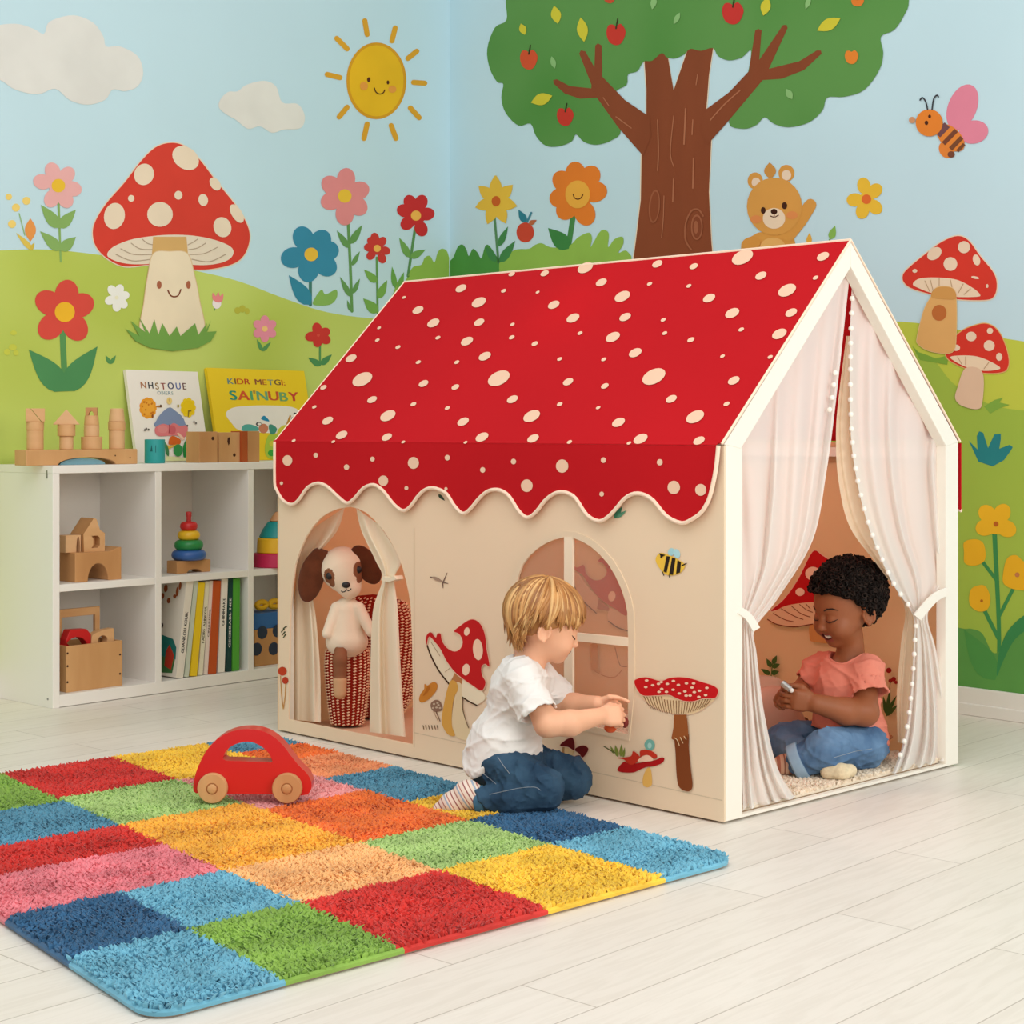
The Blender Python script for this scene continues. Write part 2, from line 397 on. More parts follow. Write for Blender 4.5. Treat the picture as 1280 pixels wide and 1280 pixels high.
class Head:
    def __init__(s, c, yaw, pitch, sc=1.0, roll=0.0):
        """yaw: heading of the nose in the floor plane (deg from +x), pitch: nose down"""
        s.c = Vector(c); s.sc = sc; y = math.radians(yaw); p = math.radians(pitch)
        f = Vector((math.cos(y)*math.cos(p), math.sin(y)*math.cos(p), -math.sin(p))); r = Vector((math.sin(y), -math.cos(y), 0)); u = r.cross(f)
        if roll: M = Matrix.Rotation(math.radians(roll), 3, f); r = M @ r; u = M @ u
        s.f, s.r, s.u = f, r, u; s.R = Matrix((f, r, u)).transposed(); s.Rn = np.array([list(x) for x in s.R])
    def w(s, f, u, r): return s.c+(s.f*f+s.u*u+s.r*r)*s.sc
    def loc(s, P):
        d = (np.array(P)-np.array(s.c))/s.sc; return d@np.array(s.f), d@np.array(s.u), d@np.array(s.r)
    def sculpt(s, g, smile=1.0):
        S = s.sc; E = lambda f, u, r, a, b, c, k=0.02, op='add': g.ell(s.w(f, u, r), (a*S, b*S, c*S), s.Rn, k*S, op)
        E(0, 0, 0, .083, .069, .074)                       # cranium: forward, side, up
        E(.038, -.045, 0, .046, .050, .052, .03)           # face
        E(.050, -.078, 0, .026, .028, .022, .03)           # jaw
        E(.066, -.091, 0, .011, .013, .010, .016)          # chin
        for q in (-1, 1):
            E(.058, -.055, q*.029, .022, .021, .020, .02)  # cheeks
            E(.083, -.020, q*.025, .010, .015, .008, .012, 'sub')   # eye sockets
            E(.0715, -.0235, q*.0255, .0125, .0135, .0105, .006)    # lids
        g.cap(s.w(.076, -.016, 0), s.w(.0915, -.0425, 0), .006*S, .0072*S, .010*S)   # nose
        E(.0930, -.0450, 0, .0078, .0095, .0070, .006)
        for q in (-1, 1): E(.083, -.0485, q*.0085, .0065, .0058, .0052, .005)
        E(.0775, -.0655, 0, .0085, .016, .0052, .006)       # upper lip
        E(.0750, -.0765, 0, .0085, .014, .0050, .006)      # lower lip
        for q in (-1, 1):
            E(-.004, -.040, q*.068, .0165, .007, .024, .006)         # ears
            E(.001, -.039, q*.0765, .0105, .0075, .0165, .002, 'sub')
            rim = [s.w(-.0035+.0150*math.cos(a), -.0375+.0215*math.sin(a), q*(.0735-.002*math.cos(a))) for a in [math.radians(40+26*i) for i in range(9)]]
            for a, b in zip(rim, rim[1:]): g.cap(a, b, .0036*S, .0036*S, .0025*S)
            E(.0015, -.0585, q*.0725, .0055, .0042, .0065, .003)
            g.cap(s.w(.0105, -.036, q*.0700), s.w(.0095, -.046, q*.0705), .0034*S, .0034*S, .003*S)
        return s
def hand(g, wrist, f, n, t, sc=1.0, curl=(35, 40, 30), spread=0.0, thumb=0.5, index=None, rf=.0064):
    """palm and five separate fingers; f along the palm, n palm normal, t towards the thumb"""
    f, n, t = Vector(f).normalized(), Vector(n), Vector(t); n = (n-f*n.dot(f)).normalized(); t0 = f.cross(n); t = t0 if t0.dot(t) > 0 else -t0
    w0 = Vector(wrist); R = np.array([[f[i], t[i], n[i]] for i in range(3)])
    g.ell(w0+f*.026*sc, (.033*sc, .0250*sc, .0125*sc), R, .008*sc)
    g.rbox(w0+f*.034*sc, (.018*sc, .0248*sc, .0105*sc), R, .009*sc, .006*sc)
    lens = (.92, 1.0, .94, .76); tips = []
    for i in range(4):
        o = (.0190-.0127*i)*sc; p = w0+f*(.049-(.004 if i == 3 else .0015*abs(i-1)))*sc+t*o-n*.001*sc
        ang = 0.0; cu = index if (i == 0 and index) else curl
        for j, L in enumerate((.021, .014, .012)):
            ang += math.radians(cu[j]); d = f*math.cos(ang)+n*math.sin(ang)+t*spread*(1.5-i)*0.25
            q = p+d.normalized()*L*lens[i]*sc; r0 = (rf-.0004*j)*sc*(0.88 if i == 3 else 1); g.cap(p, q, r0, r0*.94, .0012*sc); p = q
        tips.append(p)
    a = w0+f*.014*sc+t*.017*sc+n*.004*sc; b = a+(f*.7+t*(.75-.5*thumb)+n*.55*thumb).normalized()*.022*sc
    c = b+(f*.95+t*(.25-.5*thumb)+n*.5*thumb).normalized()*.016*sc; e = c+(f*.9-t*.3*thumb+n*.35*thumb).normalized()*.012*sc
    g.cap(a, b, .0088*sc, .0078*sc, .006*sc); g.cap(b, c, .0076*sc, .0068*sc, .003*sc); g.cap(c, e, .0068*sc, .0058*sc, .0025*sc)
    return tips
# ------------------------------------------------------------------ room shell
D2 = lambda a: Vector((math.cos(math.radians(a)), math.sin(math.radians(a)), 0))
K = Vector((-0.282, 7.672, 0)); vL = D2(46.5); vR = D2(-48.1); WH = 3.45
nL = Vector((vL.y, -vL.x, 0)); nR = Vector((vR.y, -vR.x, 0))*1
if nR.dot(CAMP-K) < 0: nR = -nR
if nL.dot(CAMP-K) < 0: nL = -nL
eL, eR = K-vL*5.6, K+vR*6.2
fm = bpy.data.materials.new('whitewashed_planks'); fm.use_nodes = True; nt = fm.node_tree; N = nt.nodes; L = nt.links
tc = N.new('ShaderNodeTexCoord'); mp = N.new('ShaderNodeMapping'); mp.inputs['Rotation'].default_value = (0, 0, math.radians(-47.5)); mp.inputs['Location'].default_value = (0.35, 0.045, 0)
br = N.new('ShaderNodeTexBrick'); br.offset = 0.41; br.offset_frequency = 2; br.inputs['Scale'].default_value = 1
for k_, v_ in (('Color1', (*lin((230, 223, 213)), 1)), ('Color2', (*lin((235, 229, 220)), 1)), ('Mortar', (*lin((190, 181, 170)), 1)), ('Mortar Size', 0.0016), ('Mortar Smooth', 0.3), ('Brick Width', 1.25), ('Row Height', 0.166)): br.inputs[k_].default_value = v_
L.new(tc.outputs['Object'], mp.inputs[0]); L.new(mp.outputs[0], br.inputs[0])
m2 = N.new('ShaderNodeMapping'); m2.inputs['Scale'].default_value = (1.6, 16, 1); L.new(mp.outputs[0], m2.inputs[0])
nz = N.new('ShaderNodeTexNoise'); nz.inputs['Scale'].default_value = 3; nz.inputs['Detail'].default_value = 5; nz.inputs['Distortion'].default_value = 1.2; L.new(m2.outputs[0], nz.inputs['Vector'])
rp = N.new('ShaderNodeValToRGB'); rp.color_ramp.elements[0].position = 0.38; rp.color_ramp.elements[0].color = (0.945, 0.94, 0.93, 1); rp.color_ramp.elements[1].position = 0.56; rp.color_ramp.elements[1].color = (1, 1, 1, 1)
L.new(nz.outputs['Fac'], rp.inputs[0]); mx = N.new('ShaderNodeMix'); mx.data_type = 'RGBA'; mx.blend_type = 'MULTIPLY'; mx.inputs[0].default_value = 1
L.new(br.outputs['Color'], mx.inputs[6]); L.new(rp.outputs['Color'], mx.inputs[7]); pb = N['Principled BSDF']; L.new(mx.outputs[2], pb.inputs['Base Color'])
pb.inputs['Roughness'].default_value = 0.42; pb.inputs['Specular IOR Level'].default_value = 0.35
bp = N.new('ShaderNodeBump'); bp.inputs['Strength'].default_value = 0.25; bp.inputs['Distance'].default_value = 0.002; bp.invert = True; L.new(br.outputs['Fac'], bp.inputs['Height']); L.new(bp.outputs[0], pb.inputs['Normal'])
b = B(); b.prism([[K+Vector((0.0, 0.1, 0)), eL-vL*.1, Vector((-4.4, -1.6, 0)), Vector((4.6, -1.6, 0)), eR+vR*.1]], (0, 0, -0.05), fm)
tag(b.build('floor', origin=(0, 0, 0), smooth=False), 'floor of white washed wooden planks', 'floor', kind='structure')

SKYM = mat('mural_sky_paint', (200, 230, 240), rough=0.85, var=0.02, vscale=1.5, spec=0.15)
b = B(); b.box((eL+K)/2+Vector((0, 0, WH/2))-nL*.05, K-eL+vL*.10, Vector((0, 0, WH)), nL*.1, SKYM)
wall_l = tag(b.build('wall_left', origin=K, smooth=False), 'wall painted with a big smiling mushroom, sun and clouds over a green hill', 'wall', kind='structure')
b = B(); b.box((eR+K)/2+Vector((0, 0, WH/2))-nR*.05, eR-K, Vector((0, 0, WH)), nR*.1, SKYM)
wall_r = tag(b.build('wall_right', origin=K, smooth=False), 'wall painted with an apple tree, bear, bee and two mushrooms', 'wall', kind='structure')
WBASE = mat('baseboard_white', (236, 233, 227), rough=0.45)
for nm, a, e, n_ in (('baseboard_left', eL, K, nL), ('baseboard_right', K, eR, nR)):
    b = B(); d = e-a; b.box((a+e)/2+n_*.008+Vector((0, 0, .046)), d, Vector((0, 0, .092)), n_*.015, WBASE)
    b.box((a+e)/2+n_*.012+Vector((0, 0, .02)), d, Vector((0, 0, .04)), n_*.022, WBASE)
    tag(b.build(nm, bevel=.003), 'white baseboard under the ' + ('mushroom and sun mural' if nm.endswith('left') else 'apple tree mural'), 'baseboard', kind='structure')

# ------------------------------------------------------------------ the mural: figures painted on the two walls
PL, PR = Plane(K, nL), Plane(K, nR)
CR = (240, 226, 200); OUT = (236, 222, 196)
def M(plane, base=2): return Motif(plane, base)
hillm = mat('mural_hill_paint', (187, 204, 92), rough=.85, vscale=1.6, spec=.15, c2=(204, 220, 118), vdet=1.0)
M(PL, 0).p(smooth([(-260, 336), (-150, 325), (-60, 317), (0, 313), (60, 312), (120, 318), (180, 327), (247, 339), (300, 352), (350, 371), (400, 388), (445, 396), (500, 400), (561.5, 402)], 4, False)+[(561.5, 770), (-260, 1010)], hillm).done('painted_hill', wall_l)
M(PL).p(smooth([(0, 31), (23, 30), (42, 36), (55, 42), (62, 27), (91, 19), (116, 28), (129, 45), (133, 58), (150, 58), (172, 70), (179, 91), (172, 108), (156, 114), (141, 112), (131, 125), (109, 131), (87, 125), (69, 111), (47, 118), (19, 112), (0, 100), (-25, 95), (-40, 65), (-25, 38)]), (229, 229, 223)).done('painted_cloud', wall_l, 'large white painted cloud')
M(PL).p(smooth([(275, 125), (285, 115), (297, 114), (308, 106), (330, 101), (345, 108), (353, 128), (372, 130), (381, 145), (376, 160), (355, 162), (340, 166), (325, 158), (310, 161), (295, 150), (283, 143), (274, 135)]), (231, 230, 222)).done('painted_cloud', wall_l, 'small white painted cloud')
m = M(PL); m.p(ellp(470.5, 101, 37.5, 48, n=40), (220, 160, 42)).p(ellp(470.5, 101, 34, 44.5, n=40), (238, 189, 40), 1)
for x0, y0, x1, y1 in ((456, 26, 459, 43), (494, 35, 490, 51), (421, 48, 434, 61), (521, 64, 510, 73), (409, 93, 425, 97), (517, 103, 531, 104), (434, 134, 424, 146), (513, 135, 524, 147), (459, 155, 455, 173), (489, 157, 495, 173)):
    m.p(strokep([(x0, y0), (x1, y1)], 6.5), (224, 166, 52))
DK = (92, 52, 30)
m.p(ellp(461, 99.5, 2.1, 3), DK, 2).p(ellp(485, 103, 1.6, 2.5), DK, 2).p(strokep([(468, 110), (470, 115), (474.5, 117.5), (479, 116), (481, 112.5)], 1.4), DK, 2).p(ellp(455, 107.5, 5, 5.5), (234, 160, 70), 2).p(ellp(490.6, 111.5, 5, 4.5), (234, 160, 70), 2)
m.done('painted_sun', wall_l, 'yellow painted sun with a smiling face and rays')
RED = (219, 70, 56)
m = M(PL); cap_ = smooth([(214, 178.5), (231, 183), (250, 200), (269, 225), (294, 256), (309, 281), (312, 300), (305, 319), (291, 330), (266, 336), (244, 337), (215, 334), (187, 331), (156, 333), (134, 323), (120, 308), (116, 291), (120, 275), (134, 253), (156, 228), (175, 203), (194, 184.5)])
m.p(grow(cap_, 1.4), OUT).p(cap_, RED, 1)
m.p(smooth([(134, 319), (141, 309), (162, 300), (187, 295.5), (212, 293.5), (241, 294.5), (269, 300), (289, 309), (291, 319), (281, 327), (262, 331), (241, 331), (212, 328), (187, 330), (162, 330), (144, 326)]), (236, 222, 200), 2)
for x0, y0, xm, ym, x1, y1 in ((151, 311, 167, 318, 190, 318), (164, 304, 175, 311, 191, 312), (178, 299, 184, 304, 191, 306), (272, 309, 255, 317, 237, 318), (257, 304, 247, 310, 236, 312), (247, 299, 241, 303, 235, 306), (145, 318, 165, 326, 189, 324), (282, 318, 262, 327, 240, 324)):
    m.p(strokep([(x0, y0), (xm, ym), (x1, y1)], 1.1), (184, 164, 140), 3)
m.p([(191.5, 296), (233, 296), (235, 318), (190, 318)], (218, 176, 112), 3)
st = smooth([(192, 317), (212, 314.5), (234, 317), (243, 345), (249, 375), (254, 418), (215, 428), (177, 418), (180, 380), (185, 345)])
m.p(grow(st, 1), (226, 196, 150), 3).p(st, (243, 226, 196), 4)
m.p(ellp(199, 356, 3, 5), (176, 104, 76), 5).p(ellp(235.6, 356, 2.8, 5), (176, 104, 76), 5).p(strokep([(210, 363), (213, 369), (218, 371), (223, 369), (226, 362)], 1.7), (130, 70, 46), 5)
for q in ((232, 197.5, 18, 13.5, 35), (180, 218, 12.3, 13.6, 20), (269, 230, 6, 9, -35), (200, 268, 16, 15.5, 0), (143, 270, 13, 16.5, 10), (223, 244, 5, 5.5, 0), (164, 248, 4, 4.2, 0), (254, 250, 6, 7.5, -10), (278, 284, 11, 12.8, -20), (296, 267, 6.5, 13, -32)): m.p(ellp(*q), (240, 222, 196), 2)
m.p([(157, 411), (174, 419.6), (163.5, 401), (181.5, 415), (173.5, 396), (187, 417), (193, 399), (198, 418.6), (203, 404), (212, 420), (221, 408), (225.6, 420), (244, 404), (248, 418.6), (258.7, 404), (257, 414), (264, 400.6), (259, 415), (271, 414), (264, 426), (248, 434.7), (215.6, 439), (187, 434.7), (169, 426)], (122, 168, 82), 6)
m.done('painted_mushroom', wall_l, 'big painted red mushroom with a smiling stalk')
def flower(name, label, fn, pl=PL, par=None):
    m = M(pl); fn(m); m.done(name, par or wall_l, label)
G1, G2, G3 = (141, 181, 104), (95, 154, 92), (84, 148, 94)
def f(m):
    m.p(strokep([(73, 250), (76, 327)], 3.2, 2.4), G1); [m.p(leafp(*q), G1, 1) for q in ((74, 285, 51, 256, 15), (74, 285, 95, 262, 14), (76, 313, 50, 289, 14), (76, 313, 95, 296, 14))]
    m.flower(73, 232, [(64, 210), (86, 216), (95, 237), (84, 253), (63, 252), (48, 226)], (9, 9.5), (240, 182, 180), 8.5, (242, 198, 62), el=12)
flower('painted_flower', 'pink painted flower left of the mushroom', f)
def f(m):
    for q in ((11, 246, 4), (20, 259.5, 5), (33, 251, 5), (15, 280, 5)): m.p(ellp(*q), (243, 214, 120))
    m.p(strokep([(24, 267), (31, 294)], 1.4), (150, 190, 130)); m.p(leafp(38, 302, 38, 273, 14, fat=1.0), (234, 156, 82)); m.p(leafp(41, 313, 20, 291, 7), (226, 200, 92)); m.p(leafp(38, 313, 43, 303, 5), (214, 190, 80))
flower('painted_sprout', 'yellow and orange painted sprout', f)
def f(m):
    m.p(strokep([(78, 410), (81, 480)], 7.5), G2); m.p(leafp(81, 489, 36, 437, 30), G3, 1); m.p(leafp(81, 489, 122, 433, 30), G3, 1)
    m.flower(81, 390, [(84, 363), (104, 380), (97, 413), (60, 412), (57, 376)], (14.5, 15), (221, 82, 70), 12.5, (245, 190, 52), el=17)
flower('painted_flower', 'large red painted flower with two big leaves', f)
def f(m): m.flower(146, 372, [(150, 360), (157, 369), (155, 381), (146, 385), (136, 376), (139, 361)], 5.5, (246, 246, 238), 2.4, (243, 240, 210), el=6)
flower('painted_flower', 'white painted flower', f)
def f(m):
    m.p(strokep([(268, 388), (271, 378)], 1.2), G2); m.p(ellp(271, 379, 5.5, 7), (247, 236, 236)); m.p(smooth([(266, 374), (266, 366), (270, 370), (273, 365), (275, 370), (279, 367), (278, 376), (272, 378)]), (238, 140, 142), 1)
flower('painted_flower', 'pink and white painted tulip', f)
def f(m):
    m.p(leafp(328, 439, 321, 424, 5), G2); m.p(leafp(328, 439, 339, 427, 5), G2); m.flower(331, 411, ring(331, 411, 11, 6, 30), 5.5, (235, 148, 168), 3.6, (246, 200, 130), el=8)
flower('painted_flower', 'small pink painted flower on the hill', f)
def f(m):
    m.p(strokep([(400, 425), (400, 456)], 2.6), G2); m.p(leafp(401, 457, 385, 447, 8), G3); m.p(leafp(401, 456, 415, 443, 8), G3)
    m.flower(398, 419, [(396, 409), (407, 415), (408, 425), (397, 428), (387, 421)], 6, (210, 62, 56), 2, (220, 84, 70), el=9)
flower('painted_flower', 'small red painted flower beside the tent roof', f)
def f(m): m.p(leafp(138, 455, 132, 444, 5), G2); m.p(leafp(138, 455, 145, 444, 5), G2)
flower('painted_leaves', None, f)
def f(m): [m.p(ellp(*q), (206, 212, 84)) for q in ((9, 440, 4), (16, 434, 5, 4), (20, 441, 3.5), (17, 416, 4, 3))]; [m.p(ellp(*q), (192, 190, 74)) for q in ((297, 388, 4, 4), (303, 386, 4, 4.5), (309, 389, 3, 4))]
flower('painted_specks', None, f)
def f(m):
    m.p(strokep([(388, 340), (388, 381)], 4), (70, 128, 120)); m.p(leafp(388, 381, 361, 344, 19), (58, 140, 168), 1); m.p(smooth([(392, 381), (394, 372), (402, 362), (407, 368), (420, 362), (421, 372), (412, 381)]), (140, 186, 96))
    m.flower(389, 318, [(377, 293), (403, 298), (413, 313), (411, 335), (385, 342), (361, 323)], (12, 13), (62, 143, 174), 8.5, (241, 196, 70), el=20)
flower('painted_flower', 'blue painted flower with a blue leaf', f)
def f(m):
    m.p(strokep([(435, 275), (438, 335), (440, 389)], 3.6), (106, 158, 92)); [m.p(leafp(*q), (106, 158, 92), 1) for q in ((436, 310, 421, 288, 8), (438, 305, 453, 281, 9), (440, 332, 450, 314, 6), (438, 371, 425, 346, 7), (441, 367, 450, 348, 6), (438, 389, 434, 375, 4))]
    m.flower(431, 245, [(433, 219), (452, 237), (450, 260), (431, 273), (411, 252), (411, 229)], (11, 11.5), (232, 146, 146), 8.5, (240, 198, 66), el=16)
flower('painted_flower', 'tall pink painted flower below the sun', f)
def f(m):
    m.p(strokep([(471, 322), (472, 391)], 2.8), (106, 158, 92)); [m.p(leafp(*q), (124, 176, 86), 1) for q in ((471, 353, 455, 337, 10), (473, 373, 484, 350, 10), (472, 391, 454, 373, 13))]
    m.flower(471.5, 310.5, [(468, 294), (479, 300), (484, 314), (479, 326), (462, 321), (459, 309), (463, 300)], (5, 5.2), (207, 66, 58), 4.5, (246, 190, 90), el=8)
flower('painted_flower', 'small red painted flower on a tall stem', f)
def f(m):
    m.p(strokep([(519, 285), (510, 345)], 3.4), (96, 150, 92)); m.p(leafp(512, 322, 499, 297, 9), (118, 172, 90), 1); m.p(leafp(513, 322, 532, 312, 9), (118, 172, 90), 1)
    m.flower(520, 269.5, [(511, 249), (528, 249), (537, 267), (528, 290), (507, 281), (502, 262)], (7.5, 8), (203, 52, 52), 6.3, (245, 186, 86), el=12)
flower('painted_flower', 'red painted flower near the corner of the walls', f)
BL, BD = (149, 191, 84), (82, 152, 72)
def f(m):
    m.p(smooth([(470, 402), (490, 370), (497, 352), (505, 358), (508, 349), (516, 334), (526.6, 331), (531, 322), (537.5, 320), (543, 328), (547, 316), (551.6, 311), (558, 313), (561.5, 322)], 4, False)+[(561.5, 420), (470, 420)], BL)
    m.p(leafp(494, 360, 490, 333, 7), (112, 172, 84), 1); m.p(leafp(498, 362, 505, 340, 7), (112, 172, 84), 1)
flower('painted_bush', 'light green painted bush', f)
def f(m): m.p(smooth([(562.6, 326), (567, 321), (572, 309), (578, 305.6), (583, 312), (586, 320), (591, 311), (597, 316), (601.6, 323), (606, 309), (610, 306), (616, 313), (622, 322), (632, 328), (650, 345)], 4, False)+[(650, 430), (562.6, 430)], BD)
flower('painted_bush', 'dark green painted bush', f, PR, wall_r)
def f(m): m.p(smooth([(624, 329), (642, 313), (661, 311), (669, 306), (677, 304), (688, 309), (706, 309), (714, 305.5), (721, 298), (729, 293), (737, 291), (740, 298), (738, 309), (743, 301), (748, 292), (754, 287), (761, 292), (760, 309), (768, 299), (778, 296), (779, 305), (773, 316), (782, 313), (789, 320)], 4, False)+[(800, 430), (624, 430)], BL, 1)
flower('painted_bush', 'light green painted bush beside the tree trunk', f, PR, wall_r)
# right wall
hill2 = mat('mural_hill_paint_bright', (190, 206, 76), rough=.85, vscale=1.2, spec=.15, c2=(202, 209, 82), vdet=1.0)
hill3 = mat('mural_hill_paint_mid', (160, 190, 76), rough=.85, vscale=1.5, spec=.15, c2=(170, 196, 80), vdet=1.0)
M(PR, 0).p(smooth([(562.6, 402), (800, 396), (1000, 399), (1125, 402), (1180, 409), (1250, 422), (1340, 436)], 4, False)+[(1340, 900), (562.6, 780)], hill2).p(smooth([(562.6, 420), (1000, 428), (1115, 440), (1160, 444), (1190, 478), (1225, 500), (1255, 510), (1290, 514), (1340, 518)], 4, False)+[(1340, 900), (562.6, 780)], hill3, 1).p(smooth([(1150, 770), (1200, 785), (1214, 786), (1228, 792), (1240, 815), (1252, 812), (1263, 790), (1290, 768), (1340, 750)], 4, False)+[(1340, 900), (1150, 850)], (98, 158, 80), 2).done('painted_hill', wall_r)
m = M(PR, 2); TR = mat('mural_bark_paint', (138, 74, 46), rough=.85, var=.05, vscale=6, spec=.15, stretch=(1, 1, .25)); CRN = mat('mural_crown_paint', (84, 144, 68), rough=.85, vscale=2.0, spec=.15, c2=(98, 152, 80), vdet=1.0)
tp = [(804, 55), (832, 55), (842, 113), (862, 55), (892, 55), (886, 95), (883, 135), (889, 175), (886, 240), (889, 300), (894, 360), (904, 415), (775, 415), (787, 360), (795, 300), (801, 250), (802, 191), (812, 160), (808, 143), (808, 110)]
m.p(grow(tp, 1.3), OUT).p(tp, TR, 1)
cp = [(632, -50), (632, 0), (633, 25), (618.6, 34.5), (609, 61), (612, 85), (621, 102), (629, 105), (626.6, 122), (632, 141), (648, 157), (663, 154.5), (670, 170), (682, 182), (698, 183), (714, 177), (720, 168), (730, 177.4), (746, 181), (765, 175), (776, 162), (766, 120), (783, 106), (785, 93), (796.5, 89), (804.5, 77), (815, 76), (827, 66.4), (833.7, 71.7), (844, 73), (855, 68), (863, 61), (876, 63.5), (891, 60), (897.5, 70), (911, 75.5), (927, 72), (939, 64), (930, 110), (911, 153), (930, 161), (945.6, 156), (955.6, 146.5), (967.5, 154.7), (986, 159), (1011, 153), (1028, 138), (1034, 122), (1055, 121), (1080, 112.5), (1099, 87.5), (1104, 66), (1101, 46), (1117.5, 37.5), (1130, 19), (1136, 0), (1130, -50)]
m.p(smooth(cp, 4), CRN, 2)
lb = [(812, 146), (781, 125), (752.7, 95.6), (752.7, 82), (752, 57), (747.4, 54), (744, 57), (743, 84), (731.5, 64), (726, 63), (724, 67), (739.4, 106), (739, 110.5), (712, 107.6), (696, 99), (691.5, 100), (692, 104.5), (706, 117), (725, 123.5), (746, 122), (772.6, 159), (804, 195), (814, 170)]
m.p(lb, TR, 3)
rb = [(878, 140), (911, 115.6), (936, 89), (944, 38), (948, 36), (952, 38), (949, 75), (978.5, 31.5), (983, 31), (984.5, 35), (961, 86), (999, 76.6), (1021, 63), (1026, 63), (1027, 67), (1005, 87.5), (977, 98.5), (953.4, 100), (914, 147), (884, 181), (876, 165)]
m.p(rb, TR, 3)
for q in (([(822, 150), (823, 190), (822, 213)], 1.6), ([(842, 145), (838, 190), (842, 208)], 1.2), ([(857, 136), (855, 180)], 2), ([(866, 150), (865, 168)], 1.6), ([(867, 198), (866, 235)], 2), ([(842, 224), (841, 252)], 1.8), ([(830, 245), (829, 275), (827, 297)], 1.2), ([(754, 122), (761, 132)], 1.2), ([(770, 146), (789, 160)], 1.4), ([(888, 150), (905, 131), (925, 113)], 1.6), ([(872, 93), (870, 106)], 1.3)): m.p(strokep(*q), (176, 112, 80), 4)
m.p(strokep([(864, 312), (857, 300), (857, 280), (864, 264), (873, 262), (879, 270)], 2.2), (162, 98, 68), 4).p(ellp(871, 284, 7.5, 16), (162, 98, 68), 4).p(ellp(871, 284, 5.5, 13.5), (134, 72, 46), 5).p(ellp(870, 284, 3, 8), (162, 98, 68), 6).p(ellp(818, 258, 7, 21, 5), (158, 94, 64), 4).p(ellp(818, 258, 5, 18.5, 5), TR, 5)
for x, y, rx, ry, c in ((661, 74, 11, 13, (214, 88, 52)), (770, 42.5, 12, 14, (204, 62, 50)), (706.5, 145.5, 10.5, 12, (204, 62, 48)), (916, 16, 13.5, 14.5, (202, 58, 52)), (762, -4, 8, 8, (204, 82, 52)), (1064.5, 71, 8.5, 9, (228, 134, 52)), (1072, 2, 8, 6, (226, 128, 52))):
    m.p(smooth([(x-rx*.35, y-ry*.85), (x, y-ry*.7), (x+rx*.5, y-ry*.9), (x+rx, y-ry*.2), (x+rx*.6, y+ry*.75), (x, y+ry), (x-rx*.7, y+ry*.7), (x-rx, y-ry*.1), (x-rx*.8, y-ry*.75)]), c, 3)
    if y < 60 or y > 100 or x < 700: m.p(strokep([(x, y-ry*.5), (x+2, y-ry*1.35)], 2, 1.4), (60, 60, 36), 4)
for q in ((728, 37, 6.5, 15.5, -8, 1), (695, 18.5, 6, 11.5, -12, 1), (653.5, 36.5, 4.3, 7.5, -20, 1), (677, 124, 7, 14, 72, 1), (1036, 30.5, 7, 16.5, 62, 1), (957, 8, 6, 12, 14, 1), (691.5, 78, 3.2, 8, -15, 0), (846, 23, 3, 8.5, 28, 0), (817, 3, 3.6, 9, 12, 0), (986.5, 117.5, 4, 7.5, -30, 0), (1010, 3, 3, 9, 20, 0)):
    x, y, a, h, r, c = q; r_ = math.radians(r); dx, dy = math.sin(r_)*h, -math.cos(r_)*h; m.p(leafp(x-dx, y-dy, x+dx, y+dy, a*2.1, fat=.83), (212, 202, 62) if c else (142, 190, 122), 3)
m.done('painted_tree', wall_r, 'painted apple tree with a brown trunk and green crown')
def f(m):
    m.p(strokep([(618, 270), (623, 328)], 3), (92, 144, 100)); m.p(leafp(623, 308, 635, 283, 8), (72, 140, 82), 1); m.p(leafp(625, 328, 644, 301, 11), (72, 140, 82), 1); m.p(leafp(620, 327, 606, 307, 9), (72, 140, 82), 1)
    for a in range(0, 360, 51): r_ = math.radians(a-90); m.p(leafp(620, 252, 620+27*math.cos(r_), 251+32*math.sin(r_), 15, fat=1.15), (235, 194, 70), 1)
    m.p(ellp(620, 251.5, 5.5, 6.5), (206, 102, 42), 2)
flower('painted_flower', 'yellow painted star flower right of the corner', f, PR, wall_r)
def f(m): m.p(ellp(656.5, 290.5, 11, 12.5), (208, 76, 54)); m.p(leafp(657, 278, 648, 262, 9), (52, 132, 150), 1); m.p(strokep([(659, 277), (664, 266)], 2.5), (70, 140, 160), 1); m.p(leafp(661, 280, 671, 275, 6), (190, 108, 70), 1)
flower('painted_berry', 'red painted berry with a teal leaf', f, PR, wall_r)
def f(m):
    m.p(strokep([(717, 266), (710, 312)], 6.5), (74, 140, 78)); m.p(leafp(711, 311, 685, 285, 20), (66, 136, 72), 1)
    m.flower(722, 243, [(719, 212), (740, 217), (748, 239), (733, 272), (706, 264), (698, 248), (701, 224)], (12.5, 13), (232, 130, 48), 3, (238, 174, 70), el=18)
    m.p(ellp(722, 243, 15.5, 17.5), (238, 176, 70), 3).p(strokep([(716.5, 243), (718, 247), (722, 249), (726, 247.5), (728.5, 243.5)], 1.3), DK, 4)
flower('painted_flower', 'orange painted flower with a smiling face', f, PR, wall_r)
BR = (220, 158, 76)
